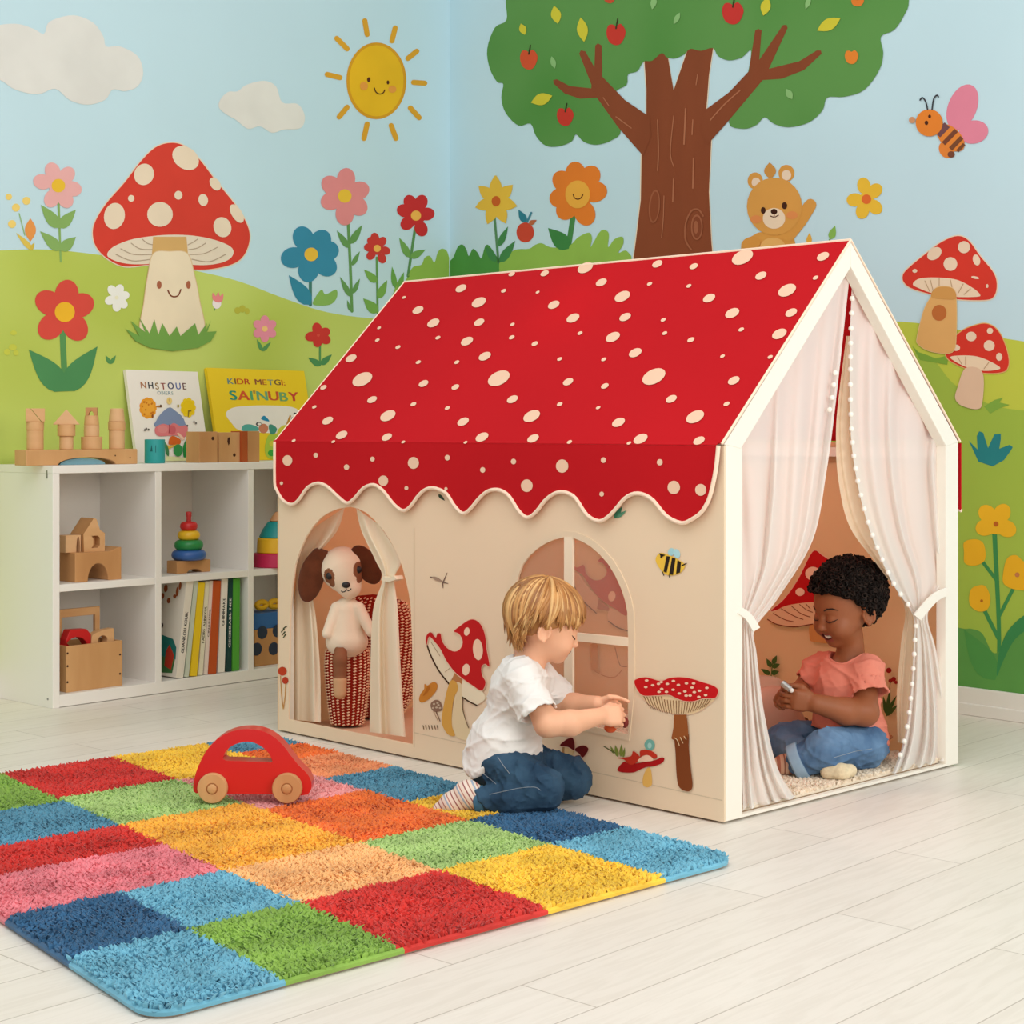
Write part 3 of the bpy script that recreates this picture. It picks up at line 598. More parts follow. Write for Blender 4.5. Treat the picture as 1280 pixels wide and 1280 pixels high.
def f(m):
    m.p(smooth([(926, 313), (928, 302), (940, 295), (952, 290), (985, 290), (993, 300), (1000, 340), (1000, 410), (924, 410), (922, 340)]), BR)
    m.p(strokep([(985, 292), (1000, 275), (1013, 256)], 20, 15), BR, 1)
    for q in ((944, 226, 9.5, 10.5), (983, 216.5, 10, 10.5)): m.p(ellp(*q), BR, 0)
    m.p(ellp(945, 228, 5.5, 6), (240, 216, 190), 1).p(ellp(983, 219, 6, 6.5), (240, 216, 190), 1)
    m.p(leafp(963, 224, 962, 203, 15, fat=.8), (208, 148, 72), 1)
    m.p(ellp(968, 258, 34.5, 36), (222, 161, 80), 2).p(ellp(967.5, 273, 14, 13), (243, 220, 190), 3).p(ellp(945, 274, 7, 5), (228, 146, 84), 3).p(ellp(990, 269, 7, 5), (228, 146, 84), 3)
    m.p(ellp(954, 263, 3, 4.2), (70, 38, 24), 3).p(ellp(980.6, 257, 3.4, 4.4), (70, 38, 24), 3).p(ellp(967.5, 264.5, 4, 3.4), (64, 34, 22), 4).p(strokep([(963, 270), (967, 271.5), (968, 268), (968.5, 271.5), (973, 269)], 1.2, sm=False), (90, 48, 30), 4)
    m.p(ellp(966, 309, 16, 12), (232, 180, 104), 2).p(ellp(939, 304, 12, 8, -12), (216, 152, 72), 3)
flower('painted_bear', 'brown painted bear waving a paw', f, PR, wall_r)
def f(m): m.p(leafp(1011, 305, 1012, 291, 7), (232, 178, 72)); m.p(strokep([(1034, 305), (1039, 296)], 1.6), (120, 170, 90)); m.p(leafp(1038, 299, 1044, 282, 9), (140, 190, 90), 1)
flower('painted_sprout', 'yellow and green painted bud behind the roof ridge', f, PR, wall_r)
def f(m): m.flower(1083, 249, [(1079, 228), (1096, 236), (1096, 261), (1077, 267), (1065, 250)], (8, 8.3), (236, 192, 62), 6, (226, 112, 52), el=9)
flower('painted_flower', 'yellow painted flower with an orange centre beside the bear', f, PR, wall_r)
def f(m):
    m.p(ellp(1203, 134, 18, 30, 22), (228, 138, 160)).p(ellp(1217, 165, 18.5, 14.5, -12), (228, 138, 160), 1)
    m.p(ellp(1183, 187, 9, 11, -30), (226, 134, 60), 1).p(ellp(1189, 193, 4.5, 4), (120, 74, 56), 2)
    bd = ellp(1188, 172, 21.5, 12.5, 44); m.p(bd, (228, 136, 58), 2)
    for t, wd, c in ((-14, 9, (116, 78, 82)), (-1, 5.5, (120, 72, 52)), (10, 5.5, (122, 76, 50)), (18, 4, (122, 76, 50))):
        u, v = math.cos(math.radians(44)), math.sin(math.radians(44)); h = 11.5*math.sqrt(max(0, 1-(t/21.5)**2)); cx, cy = 1188+u*t, 172+v*t
        m.p([(cx-u*wd/2-v*h, cy-v*wd/2+u*h), (cx+u*wd/2-v*h, cy+v*wd/2+u*h), (cx+u*wd/2+v*h, cy+v*wd/2-u*h), (cx-u*wd/2+v*h, cy-v*wd/2-u*h)], c, 3)
    m.p(ellp(1161.5, 153.5, 17, 17), (230, 134, 52), 4).p(ellp(1158, 153.5, 2.2, 2.8), (80, 44, 30), 5).p(ellp(1162, 145.5, 1.8, 2.3), (80, 44, 30), 5).p(ellp(1140, 150, 4), (206, 150, 110), 4)
    for a in ([(1159.5, 137), (1157, 127), (1153, 122), (1150, 125)], [(1165, 137), (1167, 124), (1171, 119), (1173, 121)]): m.p(strokep(a, 1.8), (60, 60, 66), 4)
flower('painted_bee', 'orange painted bee with pink wings', f, PR, wall_r)
def f(m):
    c = smooth([(1197, 295), (1211, 301), (1225, 320), (1242, 341), (1246, 357), (1242, 371), (1230, 375), (1197, 374), (1169, 369), (1141, 361), (1130, 353), (1129, 343), (1139, 332), (1160, 315), (1178, 302)])
    m.p(grow(c, 1.5), OUT).p(c, (217, 62, 48), 1)
    m.p(smooth([(1141, 355), (1150, 348), (1174, 347), (1197, 350), (1216, 360), (1225, 368), (1221, 371), (1192, 371), (1167, 367), (1148, 360)]), (240, 218, 188), 2)
    for x0, y0, x1, y1 in ((1162, 364, 1156, 351), (1166, 362, 1163, 350), (1174, 358, 1174, 348), (1190, 359, 1188, 350), (1198, 366, 1204, 355), (1205, 368, 1213, 361)): m.p(strokep([(x0, y0), (x1, y1)], 1), (196, 166, 130), 3)
    s = smooth([(1172, 359), (1190, 360), (1195, 374), (1195, 418), (1190, 440), (1164, 439), (1148, 430), (1147, 420), (1155, 388), (1164, 371)])
    m.p(grow(s, .8), (236, 206, 150), 4).p(s, (226, 176, 108), 5).p(smooth([(1164, 371), (1170, 360), (1190, 360), (1195, 373), (1180, 374)]), (212, 158, 88), 6).p(ellp(1174, 391, 9.2, 10), (192, 112, 58), 6)
    for q in ((1168, 317, 10, 7, -38), (1205, 309, 7.6), (1188, 330, 8.6), (1220.6, 325, 4.5, 7, -15), (1143.5, 338.6, 3, 2.4), (1219, 347, 5, 1.6, 12), (1234, 357.5, 1.6, 2.4)): m.p(ellp(*q), (240, 216, 188), 2)
flower('painted_mushroom', 'painted red mushroom with a round hole in its tan stalk', f, PR, wall_r)
def f(m):
    m.p([(1140, 432), (1148, 440), (1170, 448), (1186, 444), (1184, 456), (1150, 450)], (128, 172, 66), 0)
    c = smooth([(1232, 404.5), (1244, 410), (1253, 423), (1260, 444), (1260, 458), (1253, 465), (1230, 466), (1207, 460), (1188, 451), (1182, 442), (1185, 430), (1202, 414), (1218, 407)])
    m.p(grow(c, 1.2), (230, 190, 120), 1).p(c, (217, 60, 46), 2)
    m.p(smooth([(1188, 447.5), (1197, 444.5), (1221, 445.5), (1242, 454), (1250, 461), (1230, 463.5), (1207, 458.5)]), (240, 218, 186), 3)
    for x0, y0, x1, y1 in ((1202, 455, 1197, 446), (1207, 456, 1207, 446), (1230, 461, 1236, 453)): m.p(strokep([(x0, y0), (x1, y1)], .9), (196, 160, 124), 4)
    m.p(smooth([(1207, 460), (1228, 465), (1228, 503), (1221, 511.5), (1202, 507), (1194, 498), (1197, 484)]), (230, 198, 168), 4)
    for q in ((1214, 420.6, 6.5, 6), (1236.5, 432, 6.8), (1195, 434.7, 5, 4), (1237.5, 413.6, 3.8), (1249, 446, 3.9, 5)): m.p(ellp(*q), (240, 214, 186), 3)
flower('painted_mushroom', 'smaller painted red mushroom with a pale stalk', f, PR, wall_r)
def f(m): m.p([(1211, 551), (1222, 562), (1221, 545), (1224, 539), (1229, 541), (1235, 560), (1243, 543), (1251, 542), (1251, 549), (1249, 561), (1262, 556), (1266, 559), (1263, 564), (1255, 575), (1241, 583), (1223, 577)], (46, 134, 138)); m.p([(1230, 508), (1243, 500), (1254, 497), (1249, 503), (1262, 506), (1250, 510), (1238, 517)], (132, 176, 72), 0)
flower('painted_plant', 'teal painted leafy plant', f, PR, wall_r)
def f(m):
    SG = (70, 146, 84)
    for q in (([(1243, 664), (1249, 800), (1244, 853)], 6, 4), ([(1228, 702), (1247, 727)], 4.5), ([(1230, 762), (1248, 798)], 5), ([(1267, 735), (1249, 770)], 4.5)): m.p(strokep(*q), SG)
    m.p(leafp(1244, 850, 1205, 787, 30), (84, 152, 78), 1); m.p(smooth([(1246, 845), (1249, 815), (1261, 787), (1283, 768), (1290, 780), (1268, 800), (1254, 826)]), (66, 142, 84), 1)
    m.flower(1245, 655, [(1232, 640), (1254, 639), (1261, 662), (1229, 660)], (10, 10.5), (244, 190, 46), 3.2, (196, 106, 40), el=13)
    m.p(smooth([(1205, 690), (1205, 678), (1216, 674), (1226, 676), (1231, 684), (1231, 700), (1219, 707), (1206, 704)]), (243, 186, 44), 1)
    m.p(smooth([(1254, 716), (1259, 698), (1270, 694), (1280, 702), (1292, 706), (1292, 735), (1270, 737), (1255, 730)]), (243, 186, 44), 1).p(ellp(1271.5, 718.5, 3), (206, 130, 80), 2)
    m.p(smooth([(1213, 738), (1222, 732), (1232, 733), (1238, 748), (1234, 762), (1222, 764), (1212, 755)]), (243, 186, 44), 1).p(ellp(1227, 751, 1.8), (190, 110, 40), 2)
flower('painted_flower', 'yellow painted flowers on one branching stem by the tent', f, PR, wall_r)
# ------------------------------------------------------------------ the play tent
C0, C1, C3 = ground(905, 1031), ground(1198, 957), ground(347, 914)
vT = (C1-C0).normalized(); uT = (C3-C0).normalized(); TW = (C1-C0).length; TL = (C3-C0).length
EZ, RZ = 0.914, 1.441; UP = Vector((0, 0, 1))
def T(a, b_, z): return C0+uT*a+vT*b_+UP*z
nS = Vector((uT.y, -uT.x, 0));  nS = nS if nS.dot(CAMP-C0) > 0 else -nS
nG = Vector((vT.y, -vT.x, 0));  nG = nG if nG.dot(CAMP-C0) > 0 else -nG
PS, PG = Plane(C0, nS), Plane(C0, nG)
PB = Plane(T(0, TW-.012, 0), nS)                  # inside face of the far long wall
FRAME = mat('tent_frame_white', (243, 237, 225), rough=.5, var=.01, vscale=3)
CAN = mat('tent_canvas', (250, 229, 200), rough=.9, var=.012, vscale=2, bump=.12, bscale=900, transl=.2, spec=.1)
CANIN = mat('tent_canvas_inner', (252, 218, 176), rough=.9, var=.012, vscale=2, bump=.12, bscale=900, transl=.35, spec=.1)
ROOF = mat('tent_roof_red', (206, 27, 36), rough=.85, var=.03, vscale=1.5, bump=.1, bscale=900, transl=.15, spec=.12)
DOT = mat('tent_dot_cream', (241, 202, 174), rough=.9, spec=.1)
PIPE = mat('tent_piping', (250, 224, 200), rough=.8, spec=.15)
tent = thing('play_tent', 'house shaped play tent with a red spotted roof and cream canvas walls', 'play tent', T(TL/2, TW/2, 0))
z0 = .006
for nm, bb in (('post', .0065), ('post', TW-.064)):
    b = B(); b.prism([[T(0, bb, z0), T(0, bb+.064, z0), T(0, bb+.064, .905 if bb < .1 else EZ), T(0, bb, EZ if bb < .1 else .905)]], uT*.032, FRAME); b.build(nm, tent, bevel=.002, smooth=False)
for s_ in (0, 1):
    g_ = (lambda x: x) if s_ == 0 else (lambda x: TW-x)
    b = B(); b.prism([[T(-.001, g_(0), EZ), T(-.001, g_(TW/2), RZ), T(-.001, g_(TW/2), RZ-.066), T(-.001, g_(.064), .903)]], uT*.033, FRAME); b.build('rafter', tent, bevel=.002, smooth=False)
b = B(); b.prism([[T(.002, .064, z0), T(.002, TW-.064, z0), T(.002, TW-.064, .013), T(.002, .064, .013)]], uT*.016, FRAME); b.build('threshold', tent, smooth=False)
for bb in (.012, TW-.04):
    b = B(); b.prism([[T(TL-.03, bb, z0), T(TL-.03, bb+.028, z0), T(TL-.03, bb+.028, EZ-.01), T(TL-.03, bb, EZ-.01)]], uT*.026, FRAME); b.build('post', tent, smooth=False)
    b = B(); b.beam(T(.033, bb+.014, EZ-.03), T(TL-.031, bb+.014, EZ-.03), UP, .028, .026, FRAME); b.build('eave_rail', tent, smooth=False)
b = B(); b.beam(T(.033, TW/2, RZ-.045), T(TL-.031, TW/2, RZ-.045), UP, .028, .028, FRAME); b.build('ridge_pole', tent, smooth=False)
# side wall with the arched doorway and window
H = lambda pts, off=0.0, pl=PS: [pl.hit(x, y, off) for x, y in pts]
door_px = [(360.7, 899), (361.5, 830), (362.6, 765), (365, 735), (369, 706), (375, 688), (382.5, 671), (391, 658), (401, 647), (411, 640.5), (422, 636), (438, 633.5), (448, 636), (458, 641), (468, 650), (478, 661), (488, 676), (497, 693), (503, 709), (507.5, 726), (511, 742), (513.3, 758), (515, 800), (516, 866), (516, 930.6)]
win_px = [(641, 886), (641, 830), (640.5, 772), (641.5, 750), (644, 735), (648, 719), (653, 706), (661, 695), (671, 686), (681, 679.5), (691, 675), (705, 671.5), (717, 672.5), (728, 677), (738, 683), (749, 692.5), (760, 705), (768.5, 719), (776, 735), (781, 750), (784, 765), (785, 795), (785, 860), (785, 918)]
b = B(); b.prism([[T(0, 0, z0), T(TL, 0, z0), T(TL, 0, EZ-.002), T(0, 0, EZ-.002)], H(door_px), H(win_px)], -nS*.006, CAN, CAN)
side = b.build('side_panel', tent, smooth=False)
SEAM = mat('tent_seam', (222, 202, 172), rough=.9)
for q_ in ([(517, 934), (517, 660), (518.2, 660), (518.2, 934)], [(517, 915), (903, 1000), (903, 1001.2), (517, 916.2)]): m = Motif(PS, 1); m.p(q_, SEAM); m.done('seam', side)
TRIM = mat('tent_window_trim', (246, 226, 200), rough=.85)
wo = grow(win_px, 9); 
b = B(); b.prism([H([(x, y) for x, y in grow(win_px, 8)], .0025), H(win_px, .0025)], -nS*.0025, CAN); b.build('window_trim', side, smooth=False)
b = B(); b.prism([H([(705, 671), (715.5, 671.5), (715.5, 903), (705, 901)], .003)], -nS*.008, TRIM); b.build('window_bar', side, smooth=False)
b = B(); b.prism([H([(641, 779), (705, 789), (705, 799.5), (641, 788)], .003)], -nS*.008, TRIM); b.prism([H([(715.5, 790.5), (785, 797), (785, 808), (715.5, 801)], .003)], -nS*.008, TRIM); b.build('window_bar', side, smooth=False)
PANE = mat('tent_window_film', (214, 178, 156), rough=.3, alpha=.20, spec=.3)
b = B(); b.prism([H(grow(win_px, 1.5), -.007)], -nS*.0012, PANE); b.build('window_pane', side, smooth=False)
b = B(); b.prism([[T(.033, TW, z0), T(TL, TW, z0), T(TL, TW, EZ-.002), T(.033, TW, EZ-.002)]], nS*.006, CANIN); back = b.build('back_panel', tent, smooth=False)
b = B(); b.prism([[T(TL, 0, z0), T(TL, TW, z0), T(TL, TW, EZ-.01), T(TL, TW/2, RZ-.012), T(TL, 0, EZ-.01)]], nG*.006, CANIN); b.build('end_panel', tent, smooth=False)
b = B(); b.prism([[T(.034, .008, z0), T(TL-.008, .008, z0), T(TL-.008, TW-.008, z0), T(.034, TW-.008, z0)]], UP*.008, mat('tent_floor_cloth', (226, 190, 156), rough=.95)); b.build('groundsheet', tent, smooth=False)
# roof with its dots
pr = Plane(T(0, -.006, EZ+.003), (T(TL, -.006, EZ+.003)-T(0, -.006, EZ+.003)).cross(T(0, TW/2, RZ+.003)-T(0, -.006, EZ+.003)))
b = B()
for s_ in (0, 1):
    g_ = (lambda x: x) if s_ == 0 else (lambda x: TW-x); q = [T(.002, g_(-.006), EZ+.002), T(TL, g_(-.006), EZ+.002), T(TL, g_(TW/2), RZ+.002), T(.002, g_(TW/2), RZ+.002)]
    nn = (q[1]-q[0]).cross(q[3]-q[0]).normalized(); nn = nn if nn.z > 0 else -nn; b.prism([q], nn*.003, ROOF)
Z6 = [(540, 138, 17), (591, 178, 22), (417, 200, 17), (461, 237, 19), (592, 235, 16), (662, 145, 8), (759, 149, 6), (779, 95, 13), (895, 79, 24), (685, 97, 10), (805, 185, 18), (860, 223, 20), (687, 241, 7), (685, 278, 9), (557, 289, 19), (751, 296, 10), (880, 266, 8), (941, 121, 17), (1001, 161, 24), (1079, 125, 8), (1101, 68, 16), (1205, 75, 13), (1191, 131, 8), (1249, 166, 19), (1009, 220, 18), (1118, 228, 8), (1122, 266, 8), (974, 277, 22), (1197, 285, 11), (1038, 322, 20), (948, 341, 8), (822, 340, 8), (608, 332, 19), (528, 349, 8), (418, 349, 8), (360, 306, 8), (306, 251, 6), (301, 286, 7), (377, 164, 6), (226, 338, 17), (258, 398, 31), (147, 421, 10), (121, 477, 7), (286, 456, 15), (433, 410, 15), (404, 469, 9), (524, 420, 12), (501, 480, 8), (648, 395, 34), (687, 455, 17), (846, 405, 16), (822, 469, 9), (951, 417, 12), (932, 479, 7), (1091, 390, 36), (1141, 454, 17), (990, 521, 20), (1053, 568, 22), (1209, 505, 28), (1220, 573, 18), (742, 503, 26), (746, 567, 18), (546, 519, 18), (600, 563, 20), (331, 502, 24), (328, 563, 16), (159, 516, 17), (199, 557, 18), (474, 279, 8), (62, 573, 6), (175, 576, 6), (375, 577, 6), (553, 578, 6), (850, 577, 8), (1020, 580, 7)]
dots = [(340+x/2.286, 300+y/2.286, r/2.286) for x, y, r in Z6]+[(880+x/3.12, 290+y/3.12, r/3.12) for x, y, r in ((110, 316, 30), (222, 170, 24), (324, 227, 38), (464, 95, 26), (435, 178, 12), (340, 314, 25), (145, 380, 12), (294, 397, 31), (72, 484, 10), (258, 487, 11), (116, 579, 25), (88, 670, 13), (150, 98, 45))]
k = 0
for x, y, r in dots: k += 1; b.poly([pr.hit(px, py, .0042+.00003*(k % 9)) for px, py in ellp(x, y, r*.98, r*.56, -26, n=22)], DOT)
b.build('roof', tent, smooth=False)
b = B(); b.tube([T(TL, -.008, EZ), T(TL, TW/2, RZ+.004), T(TL, TW+.008, EZ)], .0045, PIPE); b.tube([T(0, TW/2, RZ+.005), T(TL, TW/2, RZ+.005)], .004, PIPE)
b.tube([T(.0, -.008, EZ+.002), T(.0, TW/2, RZ+.005), T(.0, TW+.008, EZ+.002)], .0035, PIPE); b.build('roof_piping', tent)
val = [(343.5, 552), (343.5, 602), (346, 612), (351, 621.5), (357, 628), (366, 630.5), (374, 624), (381.5, 613), (388, 607), (397, 604), (405, 606), (412, 610.6), (423, 621), (434, 629), (443, 623), (451.5, 613), (458, 608), (467, 606), (475, 610), (482, 617), (493, 631), (504, 638.5), (513, 633), (521.5, 621.5), (530, 613), (539, 610), (549, 612), (559, 618), (568, 632), (578.5, 642), (588, 636), (598, 624), (608, 615), (618, 612), (628, 614), (637.5, 621.5), (648, 638), (659, 647), (670, 640), (681, 626), (691, 618), (701, 615), (711, 617), (720.5, 624), (734, 644), (749, 651.5), (760, 646), (769, 637), (781, 623), (793, 617), (805, 618.5), (817, 626), (833, 645), (852, 654), (865, 649), (876, 641), (884, 629), (889, 615), (895, 586), (898, 557)]
b = B(); b.prism([H(val, .014)], -nS*.004, ROOF)
b.prism([[T(.012, -.006, EZ+.004), T(TL+.004, -.006, EZ+.004), T(TL+.004, -.0145, EZ-.002), T(.012, -.0145, EZ-.002)]], UP*.002, ROOF)
for x, y, r in ((44, 630, 15), (125, 615, 7), (213, 649, 8), (287, 626, 7), (404, 637, 17), (318, 688, 15), (384, 709, 6), (501, 622, 8), (602, 657, 8), (690, 633, 8), (829, 646, 19), (728, 702, 18), (947, 629, 8), (1108, 635, 9), (942, 726, 7), (1148, 707, 19), (1225, 714, 17), (27, 695, 5), (497, 711, 5)):
    x, y, r = 340+x/2.286, 300+y/2.286, r/2.286; b.poly(H(ellp(x, y, r*.93, r), .0152), DOT)
b.build('valance', tent, smooth=False)
b = B(); b.tube(H(smooth(val, 3, False), .015), .0052, PIPE, seg=8); b.build('valance_piping', tent)
b = B(); pts = [T(0.0, TW+.016, EZ-.002), T(TL, TW+.016, EZ-.002)]; n_ = 60
pts += [T(TL*(1-i/n_), TW+.016, .775-.055*math.cos(2*math.pi*6*(1-i/n_))) for i in range(n_+1)]
b.prism([pts], -nS*-.004, ROOF); b.tube(pts[2:], .005, PIPE); b.build('valance', tent, smooth=False)

# prints on the canvas
def pr_(name, fn, pl=PS, par=None, label=None, base=2): m = Motif(pl, base); fn(m); m.done(name, par or side, label)
PRED, PK = (196, 32, 34), (248, 208, 180)
Zq = lambda pts: [(520+x/8, 770+y/8) for x, y in pts]
def f(m):
    cap_ = smooth(Zq([(105, 290), (100, 215), (125, 170), (155, 165), (175, 195), (200, 215), (212, 180), (245, 178), (260, 250), (310, 320), (380, 355), (435, 335), (465, 280), (460, 225), (425, 175), (380, 152), (440, 100), (520, 45), (575, 35), (630, 65), (670, 130), (695, 220), (705, 330), (735, 500), (690, 478), (655, 510), (660, 590), (695, 665), (655, 745), (560, 690), (460, 620), (380, 550), (300, 440), (250, 340), (190, 260), (130, 205)]), 4)
    m.p(smooth(Zq([(118, 208), (105, 270), (140, 380), (220, 540), (330, 680), (350, 640), (390, 560), (300, 430), (240, 330), (180, 250)])), (240, 222, 192))
    m.p(strokep(Zq([(105, 275), (150, 400), (230, 550), (335, 685)]), 1.8), (70, 42, 26), 1)
    m.p(strokep(Zq([(150, 260), (200, 340), (240, 400)]), .7), (170, 140, 110), 1).p(strokep(Zq([(290, 560), (340, 520)]), .7), (190, 160, 130), 1)
    m.p(Zq([(390, 560), (465, 630), (460, 695), (355, 640)]), (190, 126, 78), 1)
    m.p(smooth(Zq([(350, 645), (400, 660), (420, 730), (380, 820), (360, 960), (360, 1100), (390, 1195), (330, 1190), (280, 1130), (255, 1040), (280, 880), (310, 740)])), (220, 164, 78), 2)
    m.p(smooth(Zq([(400, 670), (460, 690), (465, 800), (480, 980), (530, 1120), (640, 1160), (640, 1240), (480, 1240), (390, 1195), (358, 1090), (365, 950), (385, 820)])), (232, 208, 168), 1)
    m.p(smooth(Zq([(470, 630), (560, 690), (660, 750), (690, 830), (600, 890), (530, 850), (465, 810)])), (243, 226, 196), 2)
    m.p(strokep(Zq([(465, 812), (530, 855), (605, 892)]), 1.6), (70, 42, 26), 3).p(strokep(Zq([(465, 815), (470, 950), (525, 1120)]), .8), (90, 66, 40), 3)
    m.p(grow(cap_, 1), PK, 3).p(cap_, PRED, 4)
    for q in ((583.5, 789.5, 3.4, 5.3, 10), (597.3, 812, 6.2, 13.3, -4), (582.5, 837, 4.7, 7.4, 8)): m.p(ellp(*q), PK, 5)
pr_('printed_mushroom', f, label='big tilted printed mushroom beside the kneeling child')
def f(m):
    m.p(smooth(Zq([(85, 680), (115, 695), (150, 670), (185, 660), (215, 690), (200, 750), (130, 830), (60, 865), (30, 840), (45, 780), (80, 730)])), (206, 132, 50)).p(smooth(Zq([(120, 700), (140, 720), (110, 770), (70, 800), (95, 745)])), (186, 108, 36), 1)
pr_('printed_mushroom', f, label='small orange printed mushroom')
def f(m):
    m.p(smooth(Zq([(150, 870), (200, 838), (245, 860), (265, 930), (230, 955), (180, 955), (150, 920)])), (146, 112, 92)); m.p(strokep(Zq([(200, 955), (240, 1050)]), 1.1), (120, 80, 60), 1); m.p(strokep(Zq([(175, 955), (225, 1060)]), .6), (170, 130, 100), 1)
    for x, y in ((180, 880), (215, 870), (170, 920), (205, 915), (240, 920), (225, 890)): m.p(ellp(520+x/8, 770+y/8, 1.6, 1.2, n=8), (206, 184, 160), 1)
    for x in (70, 95, 125, 155, 185, 210): m.p(strokep(Zq([(x, 1095), (x+8, 1130)]), 1, sm=False), (110, 84, 54))
pr_('printed_mushroom', f, label='small grey brown printed morel')
Zb = lambda pts: [(780+x/7.53, 830+y/7.53) for x, y in pts]
def f(m):
    cap_ = smooth(Zb([(97, 165), (130, 138), (200, 125), (260, 138), (320, 155), (370, 155), (430, 132), (530, 124), (640, 140), (740, 172), (830, 200), (880, 235), (880, 280), (850, 320), (740, 325), (650, 350), (560, 345), (480, 315), (420, 290), (300, 295), (180, 295), (125, 240)]))
    gl = smooth(Zb([(170, 293), (300, 295), (420, 290), (500, 330), (600, 350), (700, 335), (850, 322), (800, 380), (720, 440), (640, 468), (560, 475), (460, 465), (340, 430), (230, 370)]))
    m.p(grow(gl, .8), PK).p(gl, (238, 208, 164), 1)
    for i in range(24):
        t = i/23; x0 = 185+640*t; y0 = 300+48*math.sin(t*2.9)*(1 if t > .3 else .3); x1 = 255+500*t; y1 = 385+85*math.sin(math.pi*(t*.8+.12)); m.p(strokep(Zb([(x0, y0), (x0*.55+x1*.45, (y0+y1)/2+6), (x1, y1)]), 1.0, .6), (138, 92, 58), 2)
    m.p(grow(cap_, .9), PK, 2).p(cap_, (203, 26, 30), 3)
    for x, y in ((213, 155), (205, 217), (270, 200), (325, 187), (350, 170), (355, 235), (330, 262), (400, 262), (408, 187), (465, 160), (462, 242), (512, 197), (520, 277), (573, 258), (588, 182), (585, 298), (622, 297), (640, 222), (655, 182), (662, 265), (710, 252), (705, 310), (780, 225), (768, 293)): m.p(ellp(780+x/7.53, 830+y/7.53, 2.3, 1.5, n=10), PK, 4)
    m.p(smooth(Zb([(480, 640), (600, 640), (610, 800), (630, 1000), (645, 1140), (620, 1195), (560, 1190), (515, 1150), (495, 1050), (485, 850)])), (128, 66, 32), 1)
    m.p(Zb([(472, 477), (588, 477), (600, 580), (608, 700), (585, 670), (565, 715), (545, 680), (520, 740), (500, 695), (462, 715), (445, 700), (465, 600)]), (156, 88, 44), 2)
    for a in ([(475, 695), (500, 715), (520, 765)], [(530, 690), (555, 745)], [(565, 680), (585, 710)]): m.p(strokep(Zb(a), .9), (240, 206, 160), 3)
pr_('printed_mushroom', f, label='tall flat-capped printed mushroom near the tent corner')
def f(m):
    m.p(smooth(Zb([(215, 985), (250, 985), (265, 1100), (255, 1145), (215, 1160), (178, 1135), (180, 1060)])), (232, 182, 96))
    m.p(smooth(Zb([(-60, 985), (0, 920), (60, 940), (180, 925), (290, 905), (350, 880), (380, 890), (360, 930), (290, 960), (215, 970), (160, 990), (90, 1020), (0, 1022), (-50, 1010)])), (176, 24, 26), 1)
    m.p(smooth(Zb([(-60, 885), (60, 870), (85, 820), (130, 850), (150, 870), (150, 820), (200, 808), (260, 820), (310, 860), (300, 890), (260, 885), (210, 858), (150, 880), (130, 920), (60, 950), (0, 900)])), (200, 54, 36), 2)
    m.p(smooth(Zb([(140, 895), (200, 858), (250, 870), (270, 910), (140, 920)])), PK, 3)
    m.p(ellp(812, 931, 6.5, 7), (120, 180, 168), 1).p(ellp(812, 932, 2.6, 3.6), (170, 214, 204), 2)
    gs = (128, 140, 62)
    for q in ((772, 946, 769, 931, 5), (776, 946, 777, 930, 4.5), (779, 947, 781, 934, 3), (767, 942, 763, 932, 3)): m.p(leafp(*q), gs)
    m.p(strokep([(755, 933), (763, 938), (769, 941)], 1.3), (92, 96, 52))
pr_('printed_mushroom', f, label='red printed mushroom with a teal ball and leaves')
Zc = lambda pts: [(680+x/10.67, 840+y/10.67) for x, y in pts]
def f(m):
    DR = (106, 20, 22)
    m.p(smooth(Zc([(250, 985), (280, 1000), (260, 1200), (230, 1200)])), (176, 128, 84)).p(Zc([(275, 985), (410, 1030), (345, 1200), (265, 1200)]), (226, 192, 144))
    for q in ([(215, 970), (300, 900), (370, 875), (400, 920), (410, 1010), (390, 1040), (320, 1000), (245, 992)], [(410, 1040), (450, 1000), (530, 980), (590, 1020), (570, 1080), (515, 1140), (470, 1090)], [(350, 1180), (400, 1130), (470, 1110), (500, 1160), (500, 1290), (460, 1260), (400, 1200)]):
        q = smooth(Zc(q)); m.p(grow(q, .8), PK, 1).p(q, DR, 2)
pr_('printed_mushroom', f, label='dark red printed toadstools behind the knee')
Zd = lambda pts: [(500+x/3.2, 660+y/3.2) for x, y in pts]
def f(m):
    m.p(ellp(839, 690, 4, 5, 20), (168, 214, 222)).p(ellp(846, 692, 4, 6, -20), (178, 220, 228))
    body = smooth(Zd([(1022, 130), (1040, 100), (1075, 108), (1110, 125), (1140, 148), (1120, 180), (1080, 190), (1050, 175)])); m.p(body, (240, 196, 74), 1)
    for a in ([(1066, 112), (1080, 114), (1066, 180), (1054, 174)], [(1088, 118), (1102, 122), (1092, 188), (1076, 186)], [(1110, 128), (1124, 138), (1120, 178), (1104, 184)]): m.p(Zd(a), (44, 34, 26), 2)
    m.p(Zd([(1036, 100), (1062, 108), (1044, 118)]), (44, 34, 26), 2).p(strokep(Zd([(1128, 150), (1145, 142)]), 1.5), (44, 34, 26), 2).p(ellp(826.5, 696, 1.3), (44, 34, 26), 3)
    m.p(strokep(Zd([(1050, 175), (1055, 190)]), 1), (44, 34, 26), 2).p(strokep(Zd([(1076, 188), (1078, 198)]), 1), (44, 34, 26), 2)
pr_('printed_bee', f, label='small striped printed bee')
def f(m):
    c = (120, 96, 84)
    for a in ([(122, 197), (150, 200), (172, 218)], [(172, 218), (188, 180)], [(172, 218), (192, 222)], [(170, 215), (172, 240)]): m.p(strokep(Zd(a), 1.6, .8), c)
    m.p(leafp(540, 721, 555, 728, 4), (170, 140, 120), 1)
pr_('printed_insect', f)
